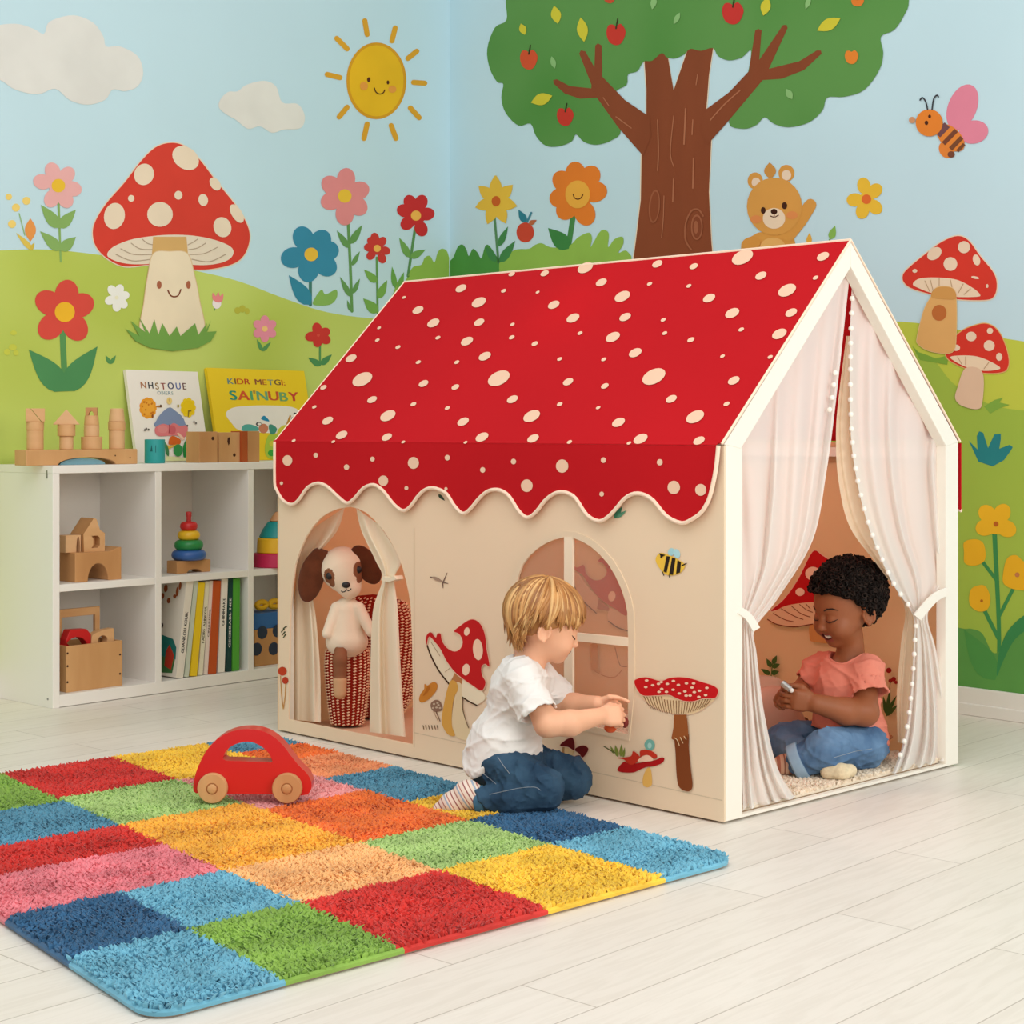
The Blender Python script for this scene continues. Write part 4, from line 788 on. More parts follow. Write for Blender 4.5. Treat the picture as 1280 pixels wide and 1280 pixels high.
def f(m):
    m.p(ellp(353, 839, 5.5, 5.5), (192, 66, 36)).p(ellp(356.5, 850.5, 3.8, 4.5), (186, 62, 36), 1)
    m.p(strokep([(350.5, 845), (352, 870), (354, 886)], 1), (198, 140, 70)).p(strokep([(357, 855), (356, 872), (354, 886)], 1), (198, 140, 70), 1)
pr_('printed_toadstools', f, label='two tiny red printed toadstools at the tent corner')
def f(m):
    for q in ((356, 790, 352.5, 794), (355, 786, 351.5, 790), (358, 783, 354, 785.5), (357, 793, 354, 797)): m.p(strokep([q[:2], q[2:]], 1.8, 1), (70, 78, 50))
pr_('printed_sprig', f)
def f(m): m.p(leafp(768, 648, 778, 633, 6), (70, 140, 110)); m.p(leafp(771, 647, 783, 638, 4.5), (90, 150, 120), 1); m.p(leafp(548, 618, 556, 626, 4), (60, 80, 60))
pr_('printed_leaves', f)
# prints inside, on the far wall
Ze = lambda pts: [(900+x/3.37, 660+y/3.37) for x, y in pts]
def f(m):
    c = smooth(Ze([(215, 350), (270, 300), (330, 215), (390, 100), (430, 115), (480, 150), (540, 200), (575, 290), (560, 330), (470, 310), (390, 312), (300, 325)])); m.p(grow(c, 1), PK).p(c, (196, 26, 28), 1)
    gl = smooth(Ze([(200, 380), (260, 335), (330, 318), (420, 312), (520, 320), (560, 350), (500, 390), (400, 405), (310, 415), (240, 405)])); m.p(gl, (236, 196, 154), 2)
    m.p(strokep(Ze([(200, 385), (240, 406), (310, 416), (390, 405)]), 1.2), (128, 56, 40), 3)
    for a in ([(225, 360), (270, 385), (310, 395)], [(258, 340), (310, 370), (350, 385)], [(300, 328), (340, 360), (380, 375)], [(335, 322), (365, 345), (390, 355)], [(362, 320), (380, 340)]): m.p(strokep(Ze(a), .9), (140, 66, 46), 3)
    m.p(smooth(Ze([(385, 400), (470, 400), (480, 480), (400, 480), (378, 465)])), (212, 150, 84), 1)
    for q in ((1016, 717, 9.5, 8.5), (1000, 740, 5.6, 5)): m.p(ellp(*q), PK, 2)
pr_('printed_mushroom', f, PB, back, 'large red printed mushroom on the inner wall behind the sitting child')
def f(m):
    m.p(strokep([(966, 826), (964, 845), (962, 862)], 1.2), (96, 110, 56))
    for q in ((966, 830, 971, 819, 6), (965, 834, 975, 830, 6), (964, 834, 958, 823, 6), (964, 842, 974, 839, 6.5), (963, 843, 951, 836, 6), (963, 850, 970, 846, 5)): m.p(leafp(*q), (70, 104, 44), 1)
    m.p(leafp(1004, 897, 1013, 904, 5), (120, 70, 40))
pr_('printed_leaves', f, PB, back, 'green printed sprig on the inner wall')
def f(m):
    for q in ((1111, 838, 3.4), (1117, 849, 3), (1113, 851, 2.6), (1120, 853, 2.2)): m.p(ellp(*q), (168, 34, 28))
    m.p(strokep([(1113, 852), (1108, 895)], 1), (80, 100, 50))
    for q in ((1108, 894, 1113, 859, 5), (1108, 893, 1121, 869, 5), (1108, 895, 1123, 880, 5), (1108, 893, 1104, 870, 5)): m.p(leafp(*q), (72, 100, 42), 1)
pr_('printed_flowers', f, PB, back, 'red printed flowers on the inner wall')
def f(m):
    S = lambda pts: [(600+x/6.4, 700+y/6.4) for x, y in pts]
    c = smooth(S([(735, 40), (780, 60), (830, 40), (850, 110), (910, 160), (980, 150), (1015, 90), (985, 30), (945, 5), (1020, -40), (1110, 40), (1180, 220), (1180, 440), (1080, 390), (960, 310), (880, 210), (820, 120), (760, 80)]), 4)
    m.p(smooth(S([(740, 90), (790, 110), (850, 200), (950, 310), (930, 410), (850, 350), (760, 230), (735, 150)])), (226, 190, 156)); m.p(smooth(S([(1035, 385), (1110, 410), (1230, 470), (1230, 580), (1130, 540), (1030, 490)])), (226, 190, 156)); m.p(strokep(S([(740, 170), (800, 300), (930, 425)]), 1.4), (100, 64, 44), 1); m.p(strokep(S([(1030, 490), (1100, 540), (1190, 570)]), 1.4), (80, 50, 36), 1)
    m.p(c, (190, 40, 40), 1).p(ellp(600+1055/6.4, 700+290/6.4, 4.5, 6.5, 10), PK, 2).p(S([(950, 310), (1035, 385), (1030, 410), (935, 390)]), (176, 106, 84), 1)
    m.p(smooth(S([(885, 680), (940, 680), (945, 850), (960, 900), (900, 880), (880, 780)])), (206, 150, 80)); m.p(strokep(S([(905, 880), (1000, 930), (1080, 935), (1135, 880)]), 1), (190, 130, 80), 1); m.p(strokep(S([(1080, 700), (1120, 840), (1180, 850)]), .8), (120, 80, 60), 1)
pr_('printed_mushroom', f, PB, back, 'printed mushroom on the inner wall seen through the arched window')
# ------------------------------------------------------------------ curtains hung in the tent
SHEER = mat('sheer_white', (252, 249, 244), rough=.9, transl=.3, alpha=.86, spec=.05)
CREAMC = mat('cream_cotton', (246, 232, 206), rough=.9, transl=.12, spec=.08, bump=.08, bscale=700)
LIN = mat('lining_cotton', (240, 222, 194), rough=.9, transl=.25, spec=.08)
TIE = mat('tie_ribbon', (242, 235, 224), rough=.8, spec=.1)
def curtain(name, rows, plane, off, folds, amp, m, parent, nj=64, seed=0, off2=None, nsub=7):
    off2 = off if off2 is None else off2
    """rows: (outer px, free px) down the cloth; the cloth hangs in folds"""
    r = random.Random(seed); R = smooth([(a[0], a[1], c[0], c[1], am) for a, c, am in rows], nsub, False); P = []
    ph = [r.uniform(0, 6.28) for _ in range(4)]
    for i, (ax, ay, cx, cy, am) in enumerate(R):
        v = i/(len(R)-1); row = []
        for j in range(nj+1):
            t = j/nj; tt = t+.03*math.sin(2*math.pi*(t*2+v*.6)+ph[0])
            d = math.sin(2*math.pi*folds*tt+ph[1]+.8*math.sin(v*3+ph[2]))+.28*math.sin(2*math.pi*folds*1.7*tt+ph[3]+v)
            p = plane.hit(ax+(cx-ax)*t, ay+(cy-ay)*t, off+(off2-off)*v+amp*am*d); p.z = max(p.z, .0215); row.append(p)
        P.append(row)
    b = B(); b.grid(P, m); return b.build(name, parent, sharp=0), P
cl = thing('sheer_curtain', 'white sheer curtain tied to the front left post of the tent gable', 'curtain', T(-.01, .12, .02), 'sheer gable curtains')
rowsL = [((923, 545), (1064, 326), .3), ((927, 640), (1045, 500), 1), ((927, 690), (1033, 590), 1), ((927, 725), (1016, 675), .9), ((927, 750), (973, 747), .6), ((927, 768), (944, 786), .3), ((927, 800), (946, 818), .5), ((927, 880), (956, 895), .9), ((928, 960), (973, 962), 1.1), ((929, 1016), (999, 1003), 1.0)]
curtain('cloth', rowsL, PG, -.038, 4.5, .010, SHEER, cl, seed=3, off2=-.012)
def band(px, w, name, par, off): 
    b = B(); b.prism([[PG.hit(x, y, off) for x, y in strokep(px, w, w*1.1, rnd=False)]], -nG*.004, TIE); b.build(name, par, smooth=False, bevel=.001)
band([(925, 763), (936, 771), (946, 787)], 9, 'tieback', cl, .003)
b = B()
POM = mat('pompom_white', (255, 250, 240), rough=.95, bump=.5, bscale=500)
for x, y in ((1044, 466), (1042, 481), (1040, 497), (1037, 512)): b = B(); b.ball(PG.hit(x, y, -.026), .0068, POM, 10); b.build('pompom', cl)
cr = thing('sheer_curtain', 'white sheer curtain with a pompom edge tied to the front right post', 'curtain', T(-.01, TW-.12, .02), 'sheer gable curtains')
rowsR = [((1192, 545), (1066, 328), .3), ((1185, 600), (1062, 450), 1), ((1186, 640), (1065, 560), 1), ((1186, 685), (1083, 650), .9), ((1186, 722), (1113, 724), .6), ((1160, 766), (1141, 769), .25), ((1170, 812), (1142, 808), .5), ((1183, 885), (1137, 875), .9), ((1187, 930), (1129, 928), 1.1), ((1186, 957), (1115, 968), 1.1)]
curtain('cloth', rowsR, PG, -.038, 4.5, .010, SHEER, cr, seed=5, off2=-.012)
rowsI = [((1066, 420), (1058, 420), .3), ((1066, 500), (1048, 500), .6), ((1068, 546), (1045, 546), .7), ((1078, 600), (1048, 600), .8), ((1098, 660), (1062, 658), .8), ((1122, 718), (1098, 708), .7), ((1143, 766), (1130, 756), .4), ((1144, 810), (1126, 806), .5), ((1140, 880), (1121, 870), .7), ((1134, 930), (1122, 928), .7)]
curtain('lining', rowsI, PG, -.062, 2, .006, LIN, cr, nj=24, seed=8)
band([(1187, 738), (1168, 748), (1147, 772)], 10, 'tieback', cr, .003)
ed = smooth([c for a, c, am in rowsR], 30, False); acc = 0
for i in range(1, len(ed)):
    acc += math.hypot(ed[i][0]-ed[i-1][0], ed[i][1]-ed[i-1][1])
    if acc > (15.5 if ed[i][1] < 760 else 17) and ed[i][1] > 372 and not 768 < ed[i][1] < 782 and ed[i][1] < 945:
        acc = 0; b = B(); b.ball(PG.hit(ed[i][0]+1, ed[i][1], -.028+.030*i/len(ed)), .0072, POM, 10); b.build('pompom', cr)
c1 = thing('door_curtain', 'cream curtain at the left of the arched tent doorway', 'curtain', T(TL-.06, .02, .06), 'cream doorway curtains')
curtain('cloth', [((386, 664), (431, 634), .3), ((375, 688), (421, 664), .8), ((370, 706), (394, 697), .6), ((370, 722), (385, 720), .35), ((367, 760), (394, 765), .7), ((364, 830), (400, 835), 1), ((361, 899), (401, 903), 1)], PS, -.064, 1.6, .012, CREAMC, c1, nj=40, seed=2)
c2 = thing('door_curtain', 'cream curtain tied in the middle at the right of the arched tent doorway', 'curtain', T(TL-.5, .02, .04), 'cream doorway curtains')
curtain('cloth', [((474, 656), (445, 635), .3), ((490, 680), (452, 664), .8), ((501, 703), (469, 700), .6), ((493, 723), (478, 724), .3), ((497, 760), (466, 765), .7), ((501, 838), (463, 840), 1), ((507, 921), (462, 915), 1)], PS, -.026, 1.6, .013, CREAMC, c2, nj=40, seed=4)
b = B(); b.prism([[PS.hit(x, y, -.006) for x, y in strokep([(477, 723), (485, 725), (494, 722)], 5, rnd=False)]], -nS*.03, CREAMC); b.build('tieback', c2, bevel=.001, smooth=False)

# ------------------------------------------------------------------ rugs made of tufts
def tufts(b, quad, step, h, r, matfn, seed, keep=lambda s_, t: True, edge=0.0):
    rs = np.random.RandomState(seed); F_, R_, B_, L_ = [np.array(q) for q in quad]
    ns, ntt = int(np.linalg.norm(R_-F_)/step), int(np.linalg.norm(L_-F_)/step)
    S_, T_ = np.meshgrid((np.arange(ns)+.5)/ns, (np.arange(ntt)+.5)/ntt); S_ = S_.ravel()+rs.uniform(-.5, .5, S_.size)/ns; T_ = T_.ravel()+rs.uniform(-.5, .5, T_.size)/ntt
    P = (F_[None]*(1-S_)[:, None]+R_[None]*S_[:, None])*(1-T_)[:, None]+(L_[None]*(1-S_)[:, None]+B_[None]*S_[:, None])*T_[:, None]
    ok = np.array([keep(s_, t) for s_, t in zip(S_, T_)]); P, S_, T_ = P[ok], S_[ok], T_[ok]; n = len(P)
    a0 = rs.uniform(0, 6.28, n); lean = rs.normal(0, .5*h, (n, 2))+np.stack([np.sin(P[:, 0]*23+P[:, 1]*9), np.cos(P[:, 1]*19-P[:, 0]*14)], 1)*.25*h; hh = h*rs.uniform(.75, 1.15, n); rr = r*rs.uniform(.8, 1.25, n)
    V = np.zeros((n, 7, 3))
    for j in range(3):
        a = a0+j*2.094; V[:, j, 0] = P[:, 0]+rr*np.cos(a); V[:, j, 1] = P[:, 1]+rr*np.sin(a); V[:, j, 2] = P[:, 2]
        V[:, 3+j, 0] = P[:, 0]+rr*1.05*np.cos(a)+lean[:, 0]*.45; V[:, 3+j, 1] = P[:, 1]+rr*1.05*np.sin(a)+lean[:, 1]*.45; V[:, 3+j, 2] = P[:, 2]+hh*.65
    V[:, 6, :2] = P[:, :2]+lean; V[:, 6, 2] = P[:, 2]+hh
    k = len(b.v); b.v.extend(map(tuple, V.reshape(-1, 3)))
    for i in range(n):
        q = k+i*7; mi_ = b.mi(matfn(S_[i], T_[i]))
        for j in range(3): j2 = (j+1) % 3; b.f.append((q+j, q+j2, q+3+j2, q+3+j)); b.f.append((q+3+j, q+3+j2, q+6)); b.fm += [mi_, mi_]
    return n
def yarn(n, c, v=.16): return mat('rug_yarn_'+n, c, rough=.95, var=v, vscale=9, vdet=6, spec=.05, sheen=.25)
Y_ = dict(lb=yarn('light_blue', (112, 176, 200)), gr=yarn('green', (138, 176, 80)), rd=yarn('red', (208, 58, 52)), ye=yarn('yellow', (242, 198, 68)), nv=yarn('navy', (56, 100, 138)), pe=yarn('peach', (246, 186, 124)), lg=yarn('lime', (172, 202, 126)), go=yarn('gold', (244, 178, 68)), orr=yarn('orange', (234, 120, 58)), pk=yarn('pink', (228, 130, 140)), pp=yarn('pale_pink', (230, 156, 156)), bl=yarn('blue', (90, 148, 174)), po=yarn('pale_orange', (238, 156, 108)))
cols = [0, .17, .347, .60, .83, 1.0]
cells = [[(.18, 'lb'), (.34, 'nv'), (.49, 'pk'), (.61, 'rd'), (.76, 'bl'), (.9, 'gr'), (1.01, 'rd')],
         [(.18, 'gr'), (.34, 'lb'), (.49, 'pk'), (.61, 'rd'), (.78, 'bl'), (1.01, 'gr')],
         [(.18, 'rd'), (.34, 'pe'), (.61, 'go'), (.80, 'lg'), (1.01, 'rd')],
         [(.18, 'ye'), (.34, 'lg'), (.56, 'orr'), (.79, 'pp'), (1.01, 'ye')],
         [(.18, 'lb'), (.34, 'nv'), (.47, 'ye'), (.66, 'bl'), (.80, 'po'), (.90, 'orr'), (1.01, 'bl')]]
def rugm(s_, t):
    c = 0
    while c < 4 and s_ > cols[c+1]: c += 1
    for tm, k_ in cells[c]:
        if t < tm: return Y_[k_]
    return Y_['bl']
RF, RR, RB, RL = ground(190, 1270, .012), ground(920, 1074, .012), Vector((-.7445, 5.175, .012)), Vector((-1.718, 4.264, .012))
rug = thing('rug', 'shaggy rug of bright coloured squares on the white plank floor', 'rug', (RF+RR+RB+RL)/4*Vector((1, 1, 0)).length*0+Vector((-.62, 3.95, 0)))
b = B(); NB = mat('rug_backing', (170, 150, 130), rough=.95)
rc = .055
def rc_ok(s_, t):
    ls, lt = 1.456, 1.94; x, y = min(s_, 1-s_)*ls, min(t, 1-t)*lt
    return not (x < rc and y < rc and math.hypot(rc-x, rc-y) > rc)
def bil(s_, t, z): p = (RF*(1-s_)+RR*s_)*(1-t)+(RL*(1-s_)+RB*s_)*t; return Vector((p.x, p.y, z))
edge = []
for (cs, ct, a0) in ((0, 0, 180), (1, 0, 270), (1, 1, 0), (0, 1, 90)):
    for i in range(7):
        a = math.radians(a0+15*i); sx, sy = rc/1.456, rc/1.94; ox = cs+(sx if cs == 0 else -sx); oy = ct+(sy if ct == 0 else -sy)
        edge.append((ox+sx*math.cos(a), oy+sy*math.sin(a)))
b.prism([[bil(s_, t, 0.001) for s_, t in edge]], UP*.011, NB); b.build('backing', rug, smooth=False)
b = B()
for c in range(5):
    t0_ = 0
    for tm, k_ in cells[c]:
        q = [bil(max(.006, min(.994, s_)), max(.006, min(.994, t)), .0125) for s_, t in ((cols[c], t0_), (cols[c+1], t0_), (cols[c+1], min(tm, 1)), (cols[c], min(tm, 1)))]; b.add(q, [(0, 1, 2, 3)], Y_[k_]); t0_ = min(tm, 1)
ntuft = tufts(b, (RF, RR, RB, RL), 0.0062, .0125, .0046, rugm, 3, rc_ok); tag(b.build('pile', rug, smooth=False), 'coloured shaggy pile in squares', kind='stuff')
# bound edge, in the colour of the square it borders
be = B(); E2 = []
for i in range(len(edge)):
    (s0, t0_), (s1, t1) = edge[i], edge[(i+1) % len(edge)]; d = math.hypot((s1-s0)*1.456, (t1-t0_)*1.94); n_ = max(1, int(d/.02))
    E2 += [(s0+(s1-s0)*j/n_, t0_+(t1-t0_)*j/n_) for j in range(n_)]
run = []; lastm = None
for i in range(len(E2)+1):
    s_, t = E2[i % len(E2)]; mm = rugm(min(max(s_, .001), .999), min(max(t, 0), .999)); run.append(bil(s_, t, .0085))
    if lastm is not None and mm is not lastm or i == len(E2):
        if len(run) > 1: be.tube(run, .0065, lastm or mm, seg=6)
        run = [run[-1]]
    lastm = mm
be.build('bound_edge', rug)
# fluffy mat in the tent
WOOL = mat('mat_wool_cream', (238, 222, 200), rough=1, var=.05, vscale=12, spec=.03, sheen=.3)
fmat = thing('floor_mat', 'cream fluffy mat under the sitting child in the tent', 'mat', T(TL/2, TW/2, .015))
q4 = [T(.022, .068, .020), T(.022, TW-.068, .020), T(TL*.62, TW-.03, .026), T(TL*.62, .03, .026)]
b = B(); b.prism([[Vector((p.x, p.y, .0145)) for p in q4]], UP*.006, WOOL); b.build('base', fmat, smooth=False)
b = B(); tufts(b, q4, .0075, .011, .0056, lambda s_, t: WOOL, 5); tag(b.build('pile', fmat, smooth=False), kind='stuff')

# ------------------------------------------------------------------ the red toy car on the rug
RC = mat('car_red_lacquer', (212, 28, 30), rough=.32, spec=.5, coat=.3); BEECH = mat('beech_wood', (216, 168, 116), rough=.5, var=.06, vscale=14, stretch=(1, 1, .15), c2=(200, 148, 98)); BEECHD = mat('beech_wood_dark', (190, 132, 84), rough=.5, var=.05, vscale=14)
W1, W2 = Vector((-.7405, 4.205, .026)), Vector((-.556, 4.205, .026)); cd = (W2-W1).normalized(); cn = Vector((cd.y, -cd.x, 0)); cn = cn if cn.y < 0 else -cn
PCar = Plane(W1, cn); car = thing('toy_car', 'red wooden toy car with beech wheels standing on the rug', 'toy car', (W1+W2)/2)
Zk = lambda pts: [(220+x/6.4, 890+y/6.4) for x, y in pts]
sil = smooth(Zk([(137, 600), (150, 520), (180, 430), (240, 315), (320, 225), (420, 165), (540, 138), (660, 145), (760, 185), (850, 260), (920, 350), (985, 430), (1050, 495), (1082, 560), (1080, 620), (1055, 660)]), 5, False)+Zk([(1000, 668), (780, 658), (440, 655), (250, 650), (160, 650), (140, 635)])
hole = smooth(Zk([(375, 375), (395, 320), (450, 270), (530, 242), (610, 242), (690, 280), (745, 335), (772, 395)]), 4, False)+Zk([(760, 403), (400, 390)])
b = B(); b.prism([[PCar.hit(x, y) for x, y in sil], [PCar.hit(x, y) for x, y in hole]], -cn*.056, RC); b.build('body', car, bevel=.013, bseg=5, sharp=50)
for wc in (W1, W2):
    for off in (.013, -.051):
        c_ = wc+UP*.0372+cn*(off-.013 if off > 0 else off-.006); b = B()
        b.lathe(c_, cn, [(.0, 0), (.034, 0), (.0372, .003), (.0372, .015), (.035, .019), (.0145, .0195), (.0135, .0172), (0, .0172)], BEECH, 36, mfn=lambda i: BEECHD if i in (5, 6) else BEECH); wh_ = b.build('wheel', car); ORIG[wh_] = ORIG[car]; b = B(); b.lathe(c_, cn, [(.0118, .0165), (.0112, .0215), (.009, .0228), (0, .0228)], BEECH, 24); b.build('hub', wh_)
    b = B(); b.cyl(wc+UP*.0372-cn*.054, cn, .006, .053, BEECHD); b.build('axle', car)
# ------------------------------------------------------------------ white cube shelf
S0 = ground(66, 886); vS = D2(47.6); nD = Vector((-vS.y, vS.x, 0)); SD = .355; SH = .827
WHITE = mat('shelf_white', (242, 239, 233), rough=.45, spec=.35); WEDGE = WHITE
def S(t, d, z): return S0+vS*t+nD*d+UP*z
def st(px, d):
    """how far along the shelf front direction the photo column px lies, d behind the front"""
    k_ = (px-640)/FPX; o = S0+nD*d; return (k_*o.y-o.x)/(vS.x-k_*vS.y)
def sz(px, py, d): o = S(st(px, d), d, 0); return CAMH-(py-HOR)/FPX*o.y
bt = .027; pit = (st(194, 0)+st(202, 0)-st(66, 0)-st(74, 0))/2; SWD = pit*3+bt; MZ = .395
shelf = thing('cube_shelf', 'white six compartment cube shelf holding wooden toys and books', 'shelf', S(SWD/2, SD/2, 0))
def sb(name, t0_, t1, d0, d1, z0_, z1, par=shelf, m=WHITE, bev=.0015):
    b = B(); b.box(S((t0_+t1)/2, (d0+d1)/2, (z0_+z1)/2), vS*(t1-t0_), nD*(d1-d0), UP*(z1-z0_), m); return b.build(name, par, smooth=False, bevel=bev)
sb('side_panel', 0, bt, 0, SD, 0, SH-bt); sb('side_panel', SWD-bt, SWD, 0, SD, 0, SH-bt)
sb('top_panel', -.001, SWD+.001, -.001, SD, SH-bt, SH); sb('bottom_panel', bt, SWD-bt, .001, SD-.006, .002, .012+bt+.004)
sb('back_panel', bt, SWD-bt, SD-.008, SD-.002, .012, SH-bt)
for i in (1, 2): sb('divider', pit*i, pit*i+bt, .001, SD-.008, .04, SH-bt)
for i in range(3): sb('shelf_board', pit*i+bt, pit*(i+1), .002, SD-.008, MZ, MZ+.025)
SCR = mat('screw_grey', (150, 150, 150), rough=.4, metal=.6)
b = B(); b.box(S(-.0005, .035, SH-.03), vS*.002, nD*.008, UP*.028, SCR); b.build('fitting', shelf, smooth=False); b = B(); b.cyl(S(.0, .03, .03), -vS, .004, .002, SCR, bev=.0005, seg=10); b.build('screw', shelf, smooth=False)

def WD(i): return mat('toy_wood_%d' % i, [(222, 176, 126), (214, 166, 114), (226, 184, 138), (204, 152, 100)][i], rough=.55, var=.05, vscale=10, stretch=(1, 1, .2) if i % 2 else (.3, .3, 1.5), c2=[(208, 158, 108), (200, 150, 98), (216, 170, 124), (190, 138, 88)][i])
def sbox(b, t0_, t1, d0, d1, z0_, z1, m): b.box(S((t0_+t1)/2, (d0+d1)/2, (z0_+z1)/2), vS*(t1-t0_), nD*(d1-d0), UP*(z1-z0_), m)
def arch(t0_, t1, z0_, z1, ta, tb, zh, n=14, flat=False):
    """upright outline with an arch cut from below: list of (t,z)"""
    out = [(t0_, z0_)]; cx, r = (ta+tb)/2, (tb-ta)/2
    out += [(cx-r*math.cos(math.pi*i/n), z0_+zh*math.sin(math.pi*i/n)) for i in range(n+1)]
    return out+[(t1, z0_), (t1, z1), (t0_, z1)]
def sprism(b, tz, d0, d1, m, holes=(), ms=None): b.prism([[S(t, d0, z) for t, z in tz]]+[[S(t, d0, z) for t, z in h] for h in holes], nD*(d1-d0), m, ms)
# --- on top, from the left: plank with an arch and four towers of blocks
d = .055; t0_, t1 = st(33, d), st(172, d); zt = SH+.054
b = B(); a_ = st(73, d); e_ = st(145, d); sprism(b, arch(t0_, t1, SH, zt, a_, e_, .026), d, d+.075, WD(1)); 
k = b.mi(WD(0)); DKW = mat('dark_hole', (70, 40, 24), rough=.9)
o = thing('arch_plank', 'long wooden plank with an arch, carrying four towers on the shelf top', 'toy block', S((t0_+t1)/2, d, SH)); b.build('plank', o, smooth=False, bevel=.003)
b = B(); sprism(b, [(a_+.012+(e_-.035-a_-.012)*.5-(e_-a_-.05)*.5*math.cos(math.pi*i/12), SH+.0005+.0225*math.sin(math.pi*i/12)) for i in range(13)], d+.012, d+.06, mat('toy_blue_grey', (122, 168, 184), rough=.6)); b.build('blue_inlay', o, smooth=False)
for x, y in ((144, 569.5), (162.5, 572)): b = B(); b.cyl(S(st(x, d), d-.0003, sz(x, y, d)), -nD, .0025, .001, DKW, bev=.0002, seg=10); b.build('dowel_hole', o)
dc = d+.037
def blk(shape, px, w, z, h, desc, w2=None, m=0):
    t = st(px, dc); c = S(t, dc, z); sc = c.y/FPX; r = w*sc/2; b = B(); mm = WD(m)
    if shape == 'cyl': b.cyl(c, UP, r, h, mm)
    elif shape == 'taper': b.cyl(c, UP, r, h, mm, r2=w2*sc/2)
    elif shape == 'tri':
        a_ = Vector((1, .25, 0)).normalized(); n_ = Vector((a_.y, -a_.x, 0)); b.prism([[c-a_*r-n_*.022, c+a_*r-n_*.022, c+UP*h-n_*.022]], n_*.044, mm)
    elif shape in ('wedge_low', 'wedge_high'):
        a_ = Vector((1, .3, 0)).normalized(); n_ = Vector((a_.y, -a_.x, 0)); p = [c-a_*r, c+a_*r*.6, c-a_*r*.55+UP*h, c-a_*r+UP*h] if shape == 'wedge_low' else [c+a_*(r*.6+.002), c+a_*r, c+a_*r+UP*h, c-a_*(r*.55-.002)+UP*h]
        b.prism([[q-n_*r*.85 for q in p]], n_*r*1.7, mm)
    elif shape == 'arch':
        a_ = Vector((1, .1, 0)).normalized(); n_ = Vector((a_.y, -a_.x, 0)); A = arch(-r, r, 0, h, -r*.45, r*.45, h*.55); b.prism([[c+a_*t_+UP*z_-n_*r*.6 for t_, z_ in A]], n_*r*1.2, mm)
    o = b.build('wooden_block', smooth=True, bevel=.0012 if shape not in ('cyl', 'taper') else 0)
    return tag(o, desc, 'toy block', 'wooden tower blocks')
u = S(st(90, dc), dc, 0).y/FPX
def tower(px, items):
    z = zt
    for sh, w, h, desc, *r in items:
        hh = h*S(st(px, dc), dc, 0).y/FPX
        blk(sh, px, w, z, hh, desc, *r)
        if sh != 'wedge_low': z += hh
tower(44, [('cyl', 20.5, 24.5, 'tall wooden cylinder at the bottom of the leftmost tower'), ('cyl', 21.5, 10.5, 'flat wooden disc in the middle of the leftmost tower'), ('wedge_low', 23, 16.5, 'lower wooden wedge of the split cube on the leftmost tower'), ('wedge_high', 23, 16.5, 'upper wooden wedge of the split cube on the leftmost tower')])
tower(83, [('cyl', 17, 16.5, 'narrow wooden cylinder under the tower with the triangular roof', None, 2), ('cyl', 22, 14.5, 'wide wooden cylinder just below the triangular roof block', None, 0), ('tri', 33, 19, 'triangular wooden roof block on the second tower', None, 2)])
tower(114.5, [('cyl', 26, 15.5, 'widest wooden cylinder, base of the third tower'), ('cyl', 19, 14.5, 'wooden cylinder second from the base of the third tower', None, 2), ('taper', 18.5, 12, 'tapered wooden ring third from the base of the third tower', 16.5), ('arch', 14, 10, 'tiny reddish wooden arch topping the third tower', None, 3)])
tower(146, [('cyl', 19.5, 23.5, 'tall wooden cylinder at the bottom of the tower beside the white book', None, 2), ('cyl', 21.5, 10.5, 'wide wooden disc in the middle of the tower beside the white book'), ('taper', 20, 16.5, 'tapered wooden cap on the tower beside the white book', 16.5, 2)])
# --- writing
def letters(txt):
    cu = bpy.data.curves.new('t', 'FONT'); cu.body = txt; cu.size = 1; ob = bpy.data.objects.new('t', cu); COL.objects.link(ob)
    dg = bpy.context.evaluated_depsgraph_get(); me = ob.evaluated_get(dg).to_mesh(); V = [v.co.copy() for v in me.vertices]; F = [tuple(p.vertices) for p in me.polygons]
    bpy.data.objects.remove(ob); bpy.data.curves.remove(cu); return V, F
def write(b, txt, o, ex, ey, size, cols_, gap=.12, wob=0.0, bold=0.0, seed=0, fit=None):
    """letters laid in the plane (ex,ey) from o, each its own colour; fit = total width"""
    r = random.Random(seed); G_ = []; x = 0; ez = ex.cross(ey)
    for ch in txt:
        if ch == ' ': x += .4; continue
        V, F = letters(ch); lo = min(v.x for v in V); hi = max(v.x for v in V); G_.append((V, F, x-lo)); x += hi-lo+gap
    k = fit/(x*size) if fit else 1
    for i, (V, F, off) in enumerate(G_):
        dy = r.uniform(-wob, wob); m = cols_[i % len(cols_)]
        for db in ((0, 0), (bold, 0)) if bold else ((0, 0),): b.add([o+ex*((v.x+off+db[0])*size*k)+ey*((v.y+dy)*size)+ez*(.0002+.0001*bool(db[0])) for v in V], F, m)
class Cover:
    """flat pictures on a book cover: u across, v up, both 0..1"""
    def __init__(s, b, o, ex, ey): s.b, s.o, s.ex, s.ey, s.ez, s.k = b, o, ex, ey, ex.normalized().cross(ey.normalized()), 0
    def p(s, uv, c):
        s.k += 1; s.b.poly([s.o+s.ex*u+s.ey*v+s.ez*(.0004+.00006*s.k) for u, v in uv], paint(c)); return s
